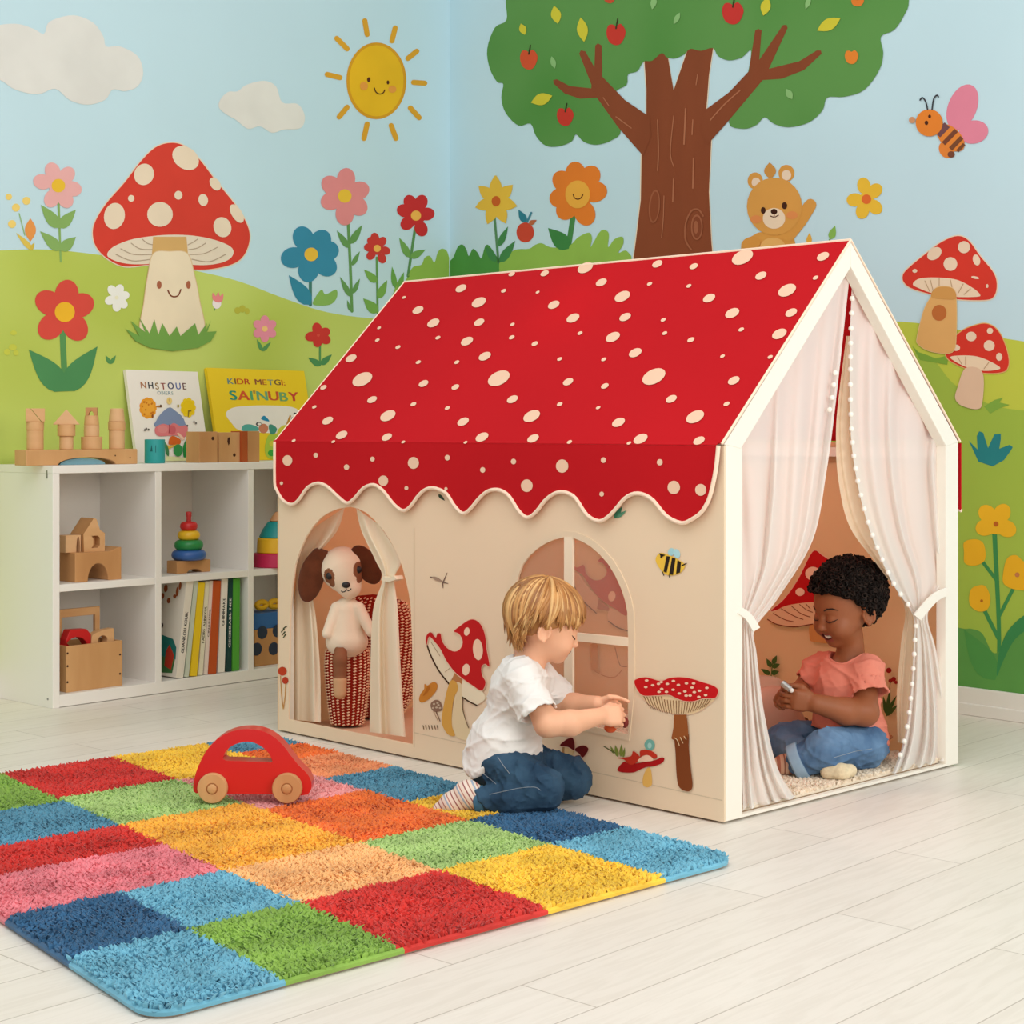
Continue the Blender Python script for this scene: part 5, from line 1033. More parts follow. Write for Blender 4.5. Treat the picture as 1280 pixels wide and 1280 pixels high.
def picture_book(name, label, pxl, pxr, dbot, dtop, zb, h, thick, cov, page, fn):
    tl, tr = st(pxl, dbot), st(pxr, dbot); o = S(tl, dbot, zb); ex = vS*(tr-tl); ey = (nD*(dtop-dbot)+UP*h); ez = ex.normalized().cross(ey.normalized())
    t_ = thing(name, label, 'book', o+ex*.5, 'picture books leaning on the wall')
    b = B(); b.box(o+ex*.5+ey*.5-ez*.0015, ex, ey, ez*.003, cov); b.box(o+ex*.5+ey*.5-ez*(thick-.0015), ex, ey, ez*.003, cov); b.box(o+ey*.5-ez*thick/2+ex*.006, ex*.012, ey, ez*(thick-.006), cov); b.build('cover', t_, smooth=False)
    b = B(); b.box(o+ex*.5+ey*.5-ez*thick/2, ex*.975, ey*.97, ez*(thick-.0062), page); b.build('pages', t_, smooth=False)
    b = B(); fn(b, Cover(b, o, ex, ey), o, ex, ey, ez); b.build('cover_picture', t_, smooth=False); return t_
PAGE = mat('paper_page', (240, 234, 220), rough=.9)
WCOV = mat('book_white', (243, 236, 226), rough=.5); YCOV = mat('book_yellow', (242, 206, 40), rough=.5)
C_ = lambda *c: [paint(x) for x in c]
zz = lambda pts: [((x-(150+ (y-70)*.118))/880, 1-(y-70)/1130) for x, y in pts]     # picture zoom px -> cover u,v
def fw(b, c, o, ex, ey, ez):
    q = lambda pts: [((x-75-(y-70)*.125)/900, 1-(y-75)/1120) for x, y in pts]; ell2 = lambda x, y, rx, ry: q(ellp(x, y, rx, ry, n=18))
    write(b, 'NHSTOUE', o+ex*.175+ey*.795+ez*.0006, ex.normalized(), ey.normalized(), ey.length*.105, C_((176, 120, 84), (60, 62, 70), (150, 116, 60), (150, 70, 60), (70, 74, 110), (90, 110, 170), (110, 70, 70)), .3, .04, .04, 2, fit=ex.length*.66)
    write(b, 'OBIERS', o+ex*.39+ey*.735+ez*.0006, ex.normalized(), ey.normalized(), ey.length*.052, C_((96, 140, 160), (120, 160, 160)), .16, .03, fit=ex.length*.23)
    rr = random.Random(4)
    for i in range(11): a = i*.571; c.p(ell2(345+70*math.cos(a), 540+88*math.sin(a), 38, 44), (238, 160, 50))
    c.p(ell2(345, 540, 78, 92), (240, 170, 62))
    for i in range(12): c.p(ell2(345+rr.uniform(-80, 80), 540+rr.uniform(-90, 90), 10, 12), (206, 122, 36))
    c.p(ell2(480, 520, 38, 12), (180, 120, 60)).p(ell2(500, 515, 12, 18), (96, 70, 50)).p(ell2(398, 640, 12, 24), (150, 84, 40))
    for i in range(9): a = i*.698; c.p(ell2(845+66*math.cos(a), 530+85*math.sin(a), 34, 40), (240, 206, 40))
    c.p(ell2(845, 530, 78, 92), (236, 200, 30)).p(q([(840, 565), (885, 565), (885, 580), (858, 582), (850, 645), (838, 645)]), (140, 116, 40)).p(ell2(718, 512, 14, 20), (176, 160, 90)).p(ell2(607, 450, 34, 44), (238, 208, 130)).p(ell2(607, 440, 12, 18), (210, 180, 110))
    c.p(q(smooth([(607, 532), (690, 580), (770, 650), (805, 730), (800, 770), (440, 770), (445, 690), (510, 600)])), (130, 146, 178))
    c.p(q(smooth([(430, 780), (520, 735), (600, 750), (660, 725), (740, 760), (828, 755), (828, 850), (780, 905), (700, 880), (600, 880), (480, 885), (430, 850)])), (222, 126, 128)).p(ell2(520, 800, 62, 48), (226, 140, 138)).p(ell2(640, 810, 44, 58), (206, 100, 106)).p(q(smooth([(595, 740), (612, 765), (606, 840), (592, 850), (600, 780)])), (168, 70, 76))
    c.p(q(smooth([(590, 980), (610, 900), (660, 885), (740, 930), (730, 985), (650, 990)])), (214, 104, 40)).p(q([(695, 850), (720, 845), (800, 920), (760, 940)]), (240, 196, 170))
    c.p(q(smooth([(540, 985), (600, 1000), (700, 990), (600, 1040), (560, 1060)])), (232, 184, 70)).p(ell2(708, 1060, 58, 76), (62, 152, 82)).p(q(smooth([(775, 1000), (835, 960), (900, 1000), (900, 1140), (790, 1155), (770, 1080)])), (44, 138, 66)).p(q([(780, 985), (838, 880), (865, 975)]), (52, 130, 62)).p(q(smooth([(545, 960), (590, 1040), (590, 1130), (555, 1090)])), (70, 130, 80)).p(q([(560, 1130), (900, 1160), (905, 1190), (545, 1190)]), (222, 226, 170))
    for x, y in ((300, 810), (318, 795), (345, 805), (915, 710), (940, 725), (828, 757)): c.p(ell2(x, y, 11, 13), (96, 92, 84))
picture_book('picture_book', 'white picture book with a flower and blue hill cover leaning on the wall', 172, 262, .275, .352, SH+.001, sz(172, 462, .3)-SH, .017, WCOV, PAGE, fw)
def fy(b, c, o, ex, ey, ez):
    q = lambda pts: [((x-75-(y-55)*.115)/1020, 1-(y-60)/1130) for x, y in pts]; ell2 = lambda x, y, rx, ry, r=0: q(ellp(x, y, rx, ry, r, n=18))
    c.p(q(smooth([(265, 620), (340, 545), (500, 520), (690, 512), (930, 522), (1040, 580), (1100, 680), (1130, 800), (1000, 860), (600, 850), (400, 820), (320, 730)])), (240, 232, 222))
    write(b, 'KIDR METGI:', o+ex*.185+ey*.83+ez*.0006, ex.normalized(), ey.normalized(), ey.length*.088, C_((110, 140, 140), (120, 90, 60), (206, 90, 40), (190, 70, 50), (150, 84, 60), (190, 110, 50)), .13, .02, .04, 3, fit=ex.length*.6)
    write(b, "SAI'NUBY", o+ex*.185+ey*.655+ez*.0006, ex.normalized(), ey.normalized(), ey.length*.145, C_((58, 150, 124), (214, 90, 52), (90, 166, 110), (190, 150, 70), (110, 170, 130), (206, 96, 56), (120, 170, 110), (204, 74, 60)), .1, .03, .06, 5, fit=ex.length*.72)
    c.p(q(smooth([(425, 800), (450, 755), (520, 750), (600, 790), (590, 830), (440, 830)])), (92, 172, 160)).p(q(smooth([(625, 680), (655, 640), (690, 670), (712, 710), (670, 705)])), (44, 138, 178)).p(ell2(650, 800, 50, 60), (206, 130, 100)).p(ell2(600, 745, 30, 26), (90, 84, 84)).p(ell2(606, 745, 20, 16), (240, 232, 222)).p(q(smooth([(705, 760), (740, 750), (790, 800), (770, 860), (735, 885), (710, 830)])), (74, 146, 126))
    c.p(q(smooth([(800, 820), (860, 760), (920, 770), (940, 840), (900, 890), (800, 890)])), (214, 206, 70)).p(q([(890, 740), (930, 625), (945, 640), (920, 730), (945, 800), (930, 820)]), (196, 140, 60))
    for x, y, a, h in ((990, 610, 22, 10), (1010, 630, 10, 14), (960, 670, 18, 8), (985, 700, 26, 14), (1015, 665, 16, 8), (950, 690, 8, 14), (1000, 725, 20, 8)): c.p(ell2(x, y, a, h, 20), (66, 66, 70))
    c.p(q(smooth([(690, 900), (800, 880), (900, 880), (1130, 900), (1160, 1165), (700, 1170)])), (176, 202, 74))
    for x, y, rr_ in ((840, 920, 40), (810, 1010, 34), (730, 1105, 40), (850, 1050, 30), (960, 980, 50), (1060, 1080, 50)): c.p(ell2(x, y, rr_, rr_), (64, 166, 66))
    for x, y, rr_ in ((740, 990, 36), (900, 1100, 40), (1000, 900, 34)): c.p(ell2(x, y, rr_, rr_), (214, 206, 70))
picture_book('picture_book', 'yellow picture book with coloured lettering leaning on the wall', 275, 397, .26, .345, SH+.001, sz(280, 460, .3)-SH, .017, YCOV, PAGE, fy)
# --- cup and three box blocks
dq = .10; t_ = st(193.5, dq); TEAL = mat('toy_teal', (46, 158, 158), rough=.5); TEALD = mat('toy_teal_dark', (24, 96, 98), rough=.6)
ob = thing('teal_cup', 'teal wooden cup in front of the white picture book', 'cup', S(t_, dq, SH)); r = 12.6*S(t_, dq, 0).y/FPX; h = 30*S(t_, dq, 0).y/FPX
b = B(); b.lathe(S(t_, dq, SH), UP, [(r-.002, 0), (r, .002), (r, h-.002), (r-.001, h), (r-.005, h), (r-.005, .006), (0, .006)], TEAL, 32); b.build('body', ob)
b = B(); cc = S(t_, dq, SH); fx = Vector((cc.y, -cc.x, 0)).normalized(); fo = Vector((-cc.x, -cc.y, 0)).normalized()
b.prism([[cc+fo*(r+.0002)*math.cos(a)+fx*(r+.0002)*math.sin(a)+UP*z for a, z in ((-.45, h*.5), (-.3, h*.78), (-.22, h*.5))]], fo*.0006, TEALD); b.box(cc+fo*(r*.995)+fx*.003+UP*h*.6, fx*.0018, UP*h*.3, fo*.002, TEALD); b.build('mark', ob, smooth=False)
def bxt(name, label, x0, x1, y0, d0, dep, m, fn=None, m2=None, zb=SH):
    t0_, t1 = st(x0, d0), st(x1, d0); z1 = zb+(sz(x0, y0, d0)-sz(x0, 577.5, d0)); o = thing(name, label, 'toy block', S((t0_+t1)/2, d0+dep/2, zb), 'box blocks on the shelf top')
    b = B(); sbox(b, t0_, t1, d0, d0+dep, zb, z1, m); b.build('block', o, smooth=False, bevel=.002)
    if fn: b = B(); fn(b, t0_, t1, d0, z1); b.build('hole', o, smooth=False)
    return o
def holes(*ps):
    def f(b, t0_, t1, d0, z1):
        for u, v, r in ps: b.cyl(S(t0_+(t1-t0_)*u, d0+.0006, SH+(z1-SH)*v), -nD, r, .0012, DKW, bev=.0003, seg=16)
    return f
bxt('box_block', 'left box shaped wooden block with one round hole by the teal cup', 249, 272, 538.5, .045, .08, WD(3), holes((.74, .78, .0068)))
def f(b, t0_, t1, d0, z1):
    q = lambda u, v: S(t0_+(t1-t0_)*u, d0-.0004, SH+(z1-SH)*v)
    b.prism([[q(.42, .82), q(.52, .84), q(.50, .62), q(.45, .56), q(.40, .70)]], -nD*.0006, DKW)
ob = bxt('box_block', 'middle box shaped wooden block between the holed block and the red-brown one', 273.5, 300, 540, .065, .06, WD(1), f); b = B(); holes((.73, .24, .0068))(b, st(273.5, .065), st(300, .065), .065, SH+(sz(273.5, 540, .065)-sz(273.5, 577.5, .065))); b.build('hole', ob, smooth=False)
t0_, t1 = st(303, .05), st(324.5, .05); ob = thing('box_block', 'red-brown sided box shaped wooden block before the yellow book', 'toy block', S((t0_+t1)/2, .09, SH), 'box blocks on the shelf top')
zz1 = SH+(sz(310, 539, .06)-sz(310, 577.5, .06)); b = B(); sprism(b, [(st(310, .05), SH), (t1, SH), (t1, zz1), (st(310, .05), zz1)], .05, .12, WD(3)); b.build('block', ob, smooth=False, bevel=.0015)
b = B(); sprism(b, [(t0_, SH), (st(310, .05)-.0005, SH), (st(310, .05)-.0005, zz1), (t0_, zz1)], .052, .12, mat('toy_red_brown', (176, 84, 40), rough=.5, var=.05, vscale=12)); b.build('red_side', ob, smooth=False)
# --- upper left compartment: bridge block, house on it
BZ = MZ+.025; d = .03
ta, tb = st(94, d), st(152, d); zq = lambda y, x=94: sz(x, y, d)
h1 = BZ+(zq(691)-zq(728)); b = B(); sprism(b, arch(ta, tb, BZ, h1, st(110, d), st(135.5, d), (h1-BZ)*.60)[:-2]+[(tb, h1+.012), (tb-.012, h1+.012), (tb-.045, h1), (ta, h1)], d, d+.13, WD(3)); o = tag(b.build('bridge_block', smooth=False, bevel=.003), 'wooden bridge block with an arch in the upper left compartment', 'toy block')
ta, tb = st(105, d+.02), st(131, d+.02); hw = 22.5*S(ta, d, 0).y/FPX; hr = hw+19.5*S(ta, d, 0).y/FPX
o = thing('house_block', 'wooden toy house standing on the bridge block', 'toy block', S((ta+tb)/2, d+.05, h1))
b = B(); win = [(ta+(tb-ta)*u, h1+hw*v) for u, v in ((.36, .2), (.42, .2), (.66, .2), (.76, .35), (.76, .75), (.66, .88), (.36, .88), (.45, .7), (.45, .4))]
sprism(b, [(ta, h1), (tb, h1), (tb, h1+hw), (tb-.02, h1+hw+.012), (tb-.034, hr+h1-.004-hw*0), ((ta+tb)/2-.002, h1+hr), (ta-.002, h1+hw)], d+.02, d+.10, WD(0), [win], DKW if False else WD(3)); b.build('house', o, smooth=False, bevel=.0015)
b = B(); sbox(b, ta+.004, tb-.006, d+.05, d+.055, h1+.004, h1+hw-.004, WD(3)); b.build('inner_wall', o, smooth=False)
tc_ = st(93, d+.03); b = B(); sprism(b, arch(tc_-.035, ta-.006, h1, h1+hw*.96, tc_-.012+.02, ta-.008, hw*.86), d+.03, d+.075, WD(2)); tag(b.build('arch_block', smooth=False, bevel=.0015), 'small pale wooden arch block left of the toy house', 'toy block')
# --- upper middle: ring stacker
d = .09; t_ = st(236, d); c = S(t_, d, BZ); u = c.y/FPX; o = thing('ring_stacker', 'rainbow ring stacker on a wooden base in the upper middle compartment', 'stacking toy', c)
b = B(); A = arch(t_-25*u*1.03, t_+25*u*1.03, BZ, BZ+15.5*u, t_-10*u*1.03, t_+12*u*1.03, 4.5*u); sprism(b, A, d-.032, d+.032, WD(3)); b.build('base', o, smooth=False, bevel=.004)
z = BZ+15.5*u
for nm, rr_, hh, cc in (('ring', 21.5, 12.5, (52, 98, 168)), ('ring', 18, 13, (38, 140, 72)), ('ring', 14, 12, (238, 190, 40)), ('ring', 11, 11.5, (206, 40, 40))):
    b = B(); R_, H_ = rr_*u, hh*u; prof = [(R_*.55, 0)]+[(R_-H_*.45+H_*.45*math.sin(math.pi*i/8), H_/2-H_/2*math.cos(math.pi*i/8)) for i in range(9)]+[(R_*.3, H_)]
    m_ = mat('ring_%02x%02x%02x' % cc, cc, rough=.35, spec=.5); b.lathe(S(t_, d, z), UP, prof, m_, 32); tag(b.build('ring', o), '%s ring' % {52: 'blue', 38: 'green', 238: 'yellow', 206: 'red'}[cc[0]]); z += H_*.97
b = B(); b.lathe(S(t_, d, z-.004), UP, [(.0095, 0), (.0085, .02), (.0105, .026), (.0105, .038), (.008, .042), (0, .043)], mat('ring_peg_red', (196, 60, 60), rough=.4), 20); b.build('peg', o)
# --- upper right: chunky stacker, mostly behind the tent
d = .06; t_ = st(346, d); c = S(t_, d, BZ); u = c.y/FPX; o = thing('cone_stacker', 'cone stacker of pink, yellow and teal pieces beside the tent edge', 'stacking toy', c)
for nm, r0, r1, za, zb, cc in (('base_piece', 31, 29, 0, 17, (196, 36, 84)), ('middle_piece', 25, 24, 17, 36, (238, 188, 42)), ('dome_piece', 22, 12, 36, 56, (30, 146, 146)), ('cone_tip', 9, 3, 56, 68, (206, 150, 104))):
    b = B(); b.lathe(S(t_, d, BZ+za*u), UP, [(r0*u-.004, 0), (r0*u, .004), ((r0*.6+r1*.4)*u, (zb-za)*u*.5), (r1*u, (zb-za)*u-.004), (r1*u-.004, (zb-za)*u)], mat('cone_%02x%02x' % cc[:2], cc, rough=.4, spec=.4), 30); b.build(nm, o)
# --- lower left: crate of toys
FZ = .012+bt+.004; d = .03; ta, tb = st(83, d), st(153, d); h = sz(83, 813, d)-sz(83, 871, d); o = thing('wooden_crate', 'wooden toy crate with a carrying handle in the lower left compartment', 'crate', S((ta+tb)/2, d+.08, FZ))
dep = .155; z1 = FZ+h
for nm, q in (('front_board', (ta, tb, d, d+.01, FZ, z1)), ('back_board', (ta, tb, d+dep-.01, d+dep, FZ, z1)), ('end_board', (ta+.0005, ta+.01, d+.01, d+dep-.01, FZ, z1)), ('end_board', (tb-.01, tb-.0005, d+.01, d+dep-.01, FZ, z1)), ('bottom_board', (ta+.01, tb-.01, d+.01, d+dep-.01, FZ+.002, FZ+.01))):
    b = B(); sbox(b, *q, WD(1)); b.build(nm, o, smooth=False, bevel=.0015)
for x, y in ((84.5, 822), (84.5, 838), (84.4, 858), (150, 822), (150, 846)): b = B(); b.cyl(S(st(x, d), d+.0003, FZ+sz(x, y, d)-sz(x, 871 if x < 100 else 861, d)), -nD, .004, .001, DKW, bev=.0002, seg=8); b.build('dowel', o)

dh = d+dep/2; th = st(125, dh); zt_ = FZ+sz(120, 770, dh)-sz(120, 868, dh); b = B(); tl_ = ta+.012
b.prism([[S(t, dh, z) for t, z in ((tl_, z1-.05), (tl_, zt_), (th, zt_), (th, z1-.05), (th-.02, z1-.05), (th-.02, zt_-.028), (tl_+.02, zt_-.028), (tl_+.02, z1-.05))]], nD*.014, WD(0)); b.build('handle', o, smooth=False, bevel=.002)
b = B(); b.box(S((tl_+th)/2, dh+.007, z1-.055), vS*(th-tl_), nD*.014, UP*.02, WD(0)); b.box(S(ta+.012, dh+.007, FZ+.06), vS*.008, nD*.02, UP*.1, WD(0)); b.build('handle_bar', o, smooth=False)
d2 = d+.022; a0, a1 = ta+.014, st(113, d2); REDT = mat('toy_red', (200, 34, 36), rough=.4)
b = B(); sprism(b, [(a0, z1-.085), (a0+.03, z1-.085), (a0+.035, z1-.02)]+[((a0+a1)/2-.02+.052*(-math.cos(math.pi*i/10))*.9+.012, z1-.02+.045*math.sin(math.pi*i/10)) for i in range(11)]+[(a1, z1-.085), (a1+.004, z1+.03), (a1-.015, z1+.05), (a0+.015, z1+.052), (a0, z1+.02)], d2, d2+.04, REDT); tag(b.build('arch_toy', smooth=False, bevel=.003), 'red arched wooden toy in the crate', 'toy block')
a0, a1 = st(114.5, d2), tb-.02; b = B(); q = smooth([(a0, z1-.08), (a0, z1), (a0+.012, z1+.03), (a1-.012, z1+.042), (a1, z1+.03), (a1, z1-.08)], 4, False)
sprism(b, [(a0, z1-.085)]+q+[(a1, z1-.085)], d2, d2+.035, WD(0), [[((a0+a1)/2+.02*math.cos(a), z1+.004+.017*math.sin(a)) for a in [i*.45 for i in range(14)]]]); tag(b.build('ring_toy', smooth=False, bevel=.002), 'rounded wooden toy with a hole, at the right in the crate', 'toy block')
# --- lower middle: row of books
def vbook(label, xb, xt, w, h_px, d0, dep, cov, page=PAGE, fn=None, cfn=None):
    """standing book: xb, xt photo columns of the left spine edge at foot and head, w spine width in px"""
    o_ = S(st(xb, d0), d0, FZ+.001); u_ = o_.y/FPX; wd = st(xb+w, d0)-st(xb, d0); hh = h_px*u_; lean = (st(xt, d0)-st(xb, d0))
    ey = (vS*lean+UP*math.sqrt(max(hh*hh-lean*lean, .01))); ex = vS-ey*(vS.dot(ey)/ey.length_squared); ex = ex.normalized()*wd*ey.normalized().z
    o_ = o_+UP*max(0, -ex.z); t = thing('book', label, 'book', o_, 'books in the lower middle compartment')
    ez = nD*dep; b = B(); b.box(o_+ex*.06+ey*.5+ez*.5, ex*.12, ey, ez, cov); b.box(o_+ex*.94+ey*.5+ez*.5, ex*.12, ey, ez, cov); b.box(o_+ex*.5+ey*.5+nD*.0015, ex*.78, ey, nD*.003, cov); b.build('cover', t, smooth=False)
    b = B(); b.box(o_+ex*.5+ey*.5+ez*.49, ex*.76, ey*.975, ez*.96, page); b.build('pages', t, smooth=False)
    if fn: b = B(); fn(b, o_, ex, ey, -nD); b.build('spine_lettering', t, smooth=False)
    if cfn: b = B(); cfn(Cover(b, o_+ez, -ez, ey)); b.build('cover_picture', t, smooth=False)
def spine(txt, c, v0=.3, size=.5, fit=.4):
    def f(b, o_, ex, ey, ez): write(b, txt, o_+ex*(.5-size*.35)+ey*v0-nD*.0004, ey.normalized(), -ex.normalized(), ex.length*size, [paint(c)], .12, 0, .08, fit=ey.length*fit) if False else write(b, txt, o_+ex*(.5+size*.36)*1.0+ey*v0-nD*.0004, ey.normalized(), -ex.normalized(), ex.length*size, [paint(c)], .12, 0, .06, fit=ey.length*fit)
    return f
def bc(n, c): return mat('book_'+n, c, rough=.5)
def cov1(c):
    q = lambda pts: [(1-(1-(x-50)/(430-50+(0)))*.9, 1-(y-100)/1120) for x, y in pts]
    c.p([(.2, 1-.58), (.45, 1-.6), (.75, 1-.62), (.9, 1-.7), (.92, 1-.82), (.2, 1-.8)], (40, 120, 112)).p([(.2, .2), (.9, .18), (.85, .04), (.2, .02)], (70, 120, 70)).p([(.55, .25), (.65, .32), (.85, .22), (.8, .07), (.55, .1)], (190, 60, 40)).p([(.1, .3), (.35, .3), (.35, .22), (.1, .18)], (90, 120, 80))
    for u, v, a, h in ((.3, .88, .07, .04), (.22, .80, .06, .03), (.45, .76, .06, .03), (.72, .86, .05, .05), (.8, .92, .05, .04), (.65, .81, .06, .02)): c.p(ellp(u, v, a, h, n=10), (170, 92, 50))
    c.p(ellp(.3, .5, .06, .03, n=10), (60, 50, 44)).p(ellp(.1, .46, .08, .05, n=10), (170, 74, 40))
vbook('white book with a picture cover, first in the row of books', 220, 233.5, 9, 124, .012, .17, bc('cream', (236, 228, 214)), fn=spine('GDANKOU KDUIK', (60, 60, 64), .25, .55, .42), cfn=cov1)
vbook('pale green book with a dark blue foot beside the picture cover book', 230.5, 242.8, 5.4, 120, .016, .17, bc('pale_green', (206, 214, 196)))
vbook('yellow book in the row of books', 238.2, 248.5, 8, 117, .014, .17, bc('yellow', (226, 196, 40)))
vbook('cream book with lettering right of the yellow book', 248, 256.8, 5.2, 117, .02, .17, bc('cream2', (238, 232, 206)), fn=spine('FADBS AHNIXUL', (90, 84, 70), .34, .7, .4))
vbook('thin pinkish white book left of the orange book', 255, 262.3, 4.6, 117, .02, .17, bc('pinkish', (240, 224, 212)), fn=spine('CINARDOL', (120, 104, 96), .4, .6, .3))
vbook('orange book in the row of books', 261, 267.2, 9.2, 116, .016, .17, bc('orange', (196, 86, 36)))
vbook('white book with a little black figure, right of the orange book', 272.5, 276.8, 8.2, 117, .02, .17, bc('white', (236, 230, 224)), fn=spine('GHINMAKE', (60, 60, 60), .5, .5, .3))
vbook('dark teal book with white lettering', 283.3, 285.4, 5.8, 116, .02, .17, bc('dark_teal', (28, 66, 64)), fn=spine('GECIEBABL NEE', (230, 230, 226), .26, .6, .54))
vbook('bright green book at the right end of the row', 290.6, 291.6, 8.4, 115, .018, .17, bc('green', (84, 168, 58)))
# --- lower right: dotted block, blue block and yellow pieces
d = .05; ta, tb = st(318.5, d), st(352, d)+.02; u = S(ta, d, 0).y/FPX; h1 = FZ+46*u; o = thing('dotted_block', 'wooden block with dark blue dots in the lower right compartment', 'toy block', S((ta+tb)/2, d+.06, FZ))
b = B(); sbox(b, ta, tb, d, d+.12, FZ, h1, WD(3)); b.build('block', o, smooth=False, bevel=.003)
for x, y in ((328, 806), (321, 826), (342, 828), (347, 806)): b = B(); b.cyl(S(st(x, d), d+.0004, FZ+(848-y)*u), -nD, 8.2*u, .0012, mat('dot_navy', (44, 54, 74), rough=.6), bev=.0003, seg=20); b.build('dot', o, smooth=False)
h2 = h1+20*u; b = B(); sbox(b, ta+.002, tb-.004, d+.004, d+.11, h1, h2, mat('toy_blue', (54, 104, 166), rough=.45)); tag(b.build('blue_block', smooth=False, bevel=.003), 'blue block lying on the dotted wooden block', 'toy block')
YT = mat('toy_yellow', (232, 182, 38), rough=.45)
for x, lab in ((327, 'left yellow ring on the blue block'), (343, 'yellow ring on the blue block next to the tent edge')):
    c = S(st(x, d+.04), d+.04, h2+9*u); b = B(); b.tube([c+vS*.0165*1.4*math.cos(a)+UP*.012*math.sin(a) for a in [i*.3927 for i in range(16)]], .0105, YT, seg=10, closed=True); tag(b.build('yellow_ring'), lab, 'toy ring', 'yellow rings on the blue block')
# ------------------------------------------------------------------ cushions and plush dog in the tent
KN_R = mat('knit_dark_red', (146, 38, 26), rough=.95, bump=.3, bscale=300, spec=.05); KN_W = mat('knit_cream', (248, 218, 184), rough=.95, spec=.05, var=.06, vscale=40)
def knit(b, c, prof, ex, sy, ncol, nrow, slant=0.0):
    """dark red cover with rows of raised cream stitches"""
    c = Vector(c); ex = Vector(ex).normalized(); ey = UP.cross(ex); b.lathe(c, UP, prof, KN_R, 40, ex=ex, sy=sy)
    zs = [p[1] for p in prof]; rs = [p[0] for p in prof]; z0_, z1 = zs[0]+.006, zs[-1]-.006
    for i in range(ncol):
        for j in range(nrow):
            z = z0_+(z1-z0_)*(j+.5*(i % 2)*.6+.2)/nrow; a = 2*math.pi*(i+slant*j/nrow*ncol*.2)/ncol; r = np.interp(z, zs, rs)
            nrm = (ex*math.cos(a)+ey*math.sin(a)/sy).normalized(); p = c+ex*r*math.cos(a)+ey*r*sy*math.sin(a)+UP*z; tg = UP.cross(nrm).normalized()
            w_, h_ = 2*math.pi*r/ncol*.43, (z1-z0_)/nrow*.56
            k = len(b.v); mm = b.mi(KN_W); up = (UP+tg*.45).normalized()
            b.v.extend(tuple(q) for q in (p-tg*w_-nrm*.002, p-up*h_-nrm*.002, p+tg*w_-nrm*.002, p+up*h_-nrm*.002, p+nrm*.0055)); b.f += [(k, k+1, k+4), (k+1, k+2, k+4), (k+2, k+3, k+4), (k+3, k, k+4)]; b.fm += [mm]*4
pc = PX(434, 900, 5.345); pc.z = .018
b = B(); knit(b, pc, [(.03, 0), (.05, .006), (.058, .05), (.066, .12), (.071, .19), (.068, .235), (.05, .252), (0.001, .256)], (1, 0, 0), .8, 22, 26); tag(b.build('knitted_pouf', sharp=60), 'tall red and white knitted pouf under the plush dog', 'pouf')
bc_ = PX(466, 850, 5.50); bc_.z = .018
b = B(); knit(b, bc_, [(.06, 0), (.10, .012), (.128, .06), (.142, .15), (.144, .24), (.135, .32), (.11, .37), (.06, .392), (.001, .398)], (1, 0, 0), .42, 40, 40, .35); tag(b.build('knitted_cushion', sharp=60), 'large red and white knitted cushion standing behind the plush dog', 'cushion')
dog = thing('plush_dog', 'cream plush dog with long brown ears sitting in the tent doorway', 'plush toy', pc+UP*.255)
PLU = mat('plush_cream', (240, 222, 196), rough=1, bump=.35, bscale=600, spec=.04, sheen=.4); PBR = mat('plush_brown', (96, 52, 32), rough=1, bump=.5, bscale=300, var=.12, vscale=30, spec=.04, sheen=.2); PTA = mat('plush_patch_brown', (140, 92, 66), rough=1, bump=.3, bscale=500, spec=.04); PBK = mat('plush_black', (24, 20, 20), rough=.4, spec=.5); PTN = mat('plush_tan', (206, 164, 124), rough=1, bump=.35, bscale=500, spec=.04)
q5 = lambda x, y, Y=5.31: PX(x, y, Y)
dg_ = G(q5(385, 830, 5.2), q5(480, 675, 5.42), .003); 
dg_.cap(q5(428, 713), q5(437, 734, 5.29), .062, .036, .03); dg_.ell(q5(428, 710), (.064, .062, .064), None, .03)
dg_.cap(q5(434, 764), q5(433, 797), .044, .060, .006).ell(q5(434, 803), (.064, .056, .040), None, .02)
dg_.cap(q5(421, 760, 5.29), q5(409, 792, 5.27), .020, .0165, .008).cap(q5(448, 760, 5.29), q5(464, 790, 5.27), .020, .0165, .008)
def reg(cx, cy, rx, ry, rot):
    def fn(C):
        x = C[:, 0]/C[:, 1]*FPX+640-cx; y = HOR+(CAMH-C[:, 2])/C[:, 1]*FPX-cy; a = math.radians(rot); u_, v_ = x*math.cos(a)+y*math.sin(a), -x*math.sin(a)+y*math.cos(a)
        return ((u_/rx)**2+(v_/ry)**2 < 1) & (C[:, 1] < 5.31)
    return fn
dg_.build('body', PLU, dog, regions=[(PTA, reg(411.5, 720, 6.4, 9.5, -12)), (PTA, reg(414.5, 727, 3.6, 7, -20)), (PTA, reg(448, 712, 6.8, 10, 4)), (PTA, reg(449.5, 721, 4, 8, 10))])
e = G(q5(370, 765, 5.2), q5(412, 680, 5.36), .003); e.cap(q5(400, 697, 5.30), q5(390, 715, 5.285), .022, .038, .01).cap(q5(390, 715, 5.285), q5(383, 735, 5.28), .038, .030, .01)
e = G(q5(366, 768, 5.2), q5(414, 678, 5.38), .003); R_ = Matrix.Rotation(math.radians(-14), 3, 'Y'); R_ = np.array([list(r_) for r_ in Matrix.Rotation(math.radians(13), 3, 'Y')])
e.ell(q5(389.5, 721, 5.285), (.040, .013, .082), R_, .01).cap(q5(398, 692, 5.29), q5(412, 696, 5.305), .018, .016, .012); e.build('ear', PBR, dog)
e = G(q5(430, 742, 5.2), q5(482, 672, 5.40), .003); R_ = np.array([list(r_) for r_ in Matrix.Rotation(math.radians(-31), 3, 'Y')])
e.ell(q5(458, 706, 5.295), (.038, .013, .068), R_, .01).cap(q5(446, 690, 5.30), q5(440, 694, 5.305), .016, .014, .012); e.build('ear', PBR, dog)
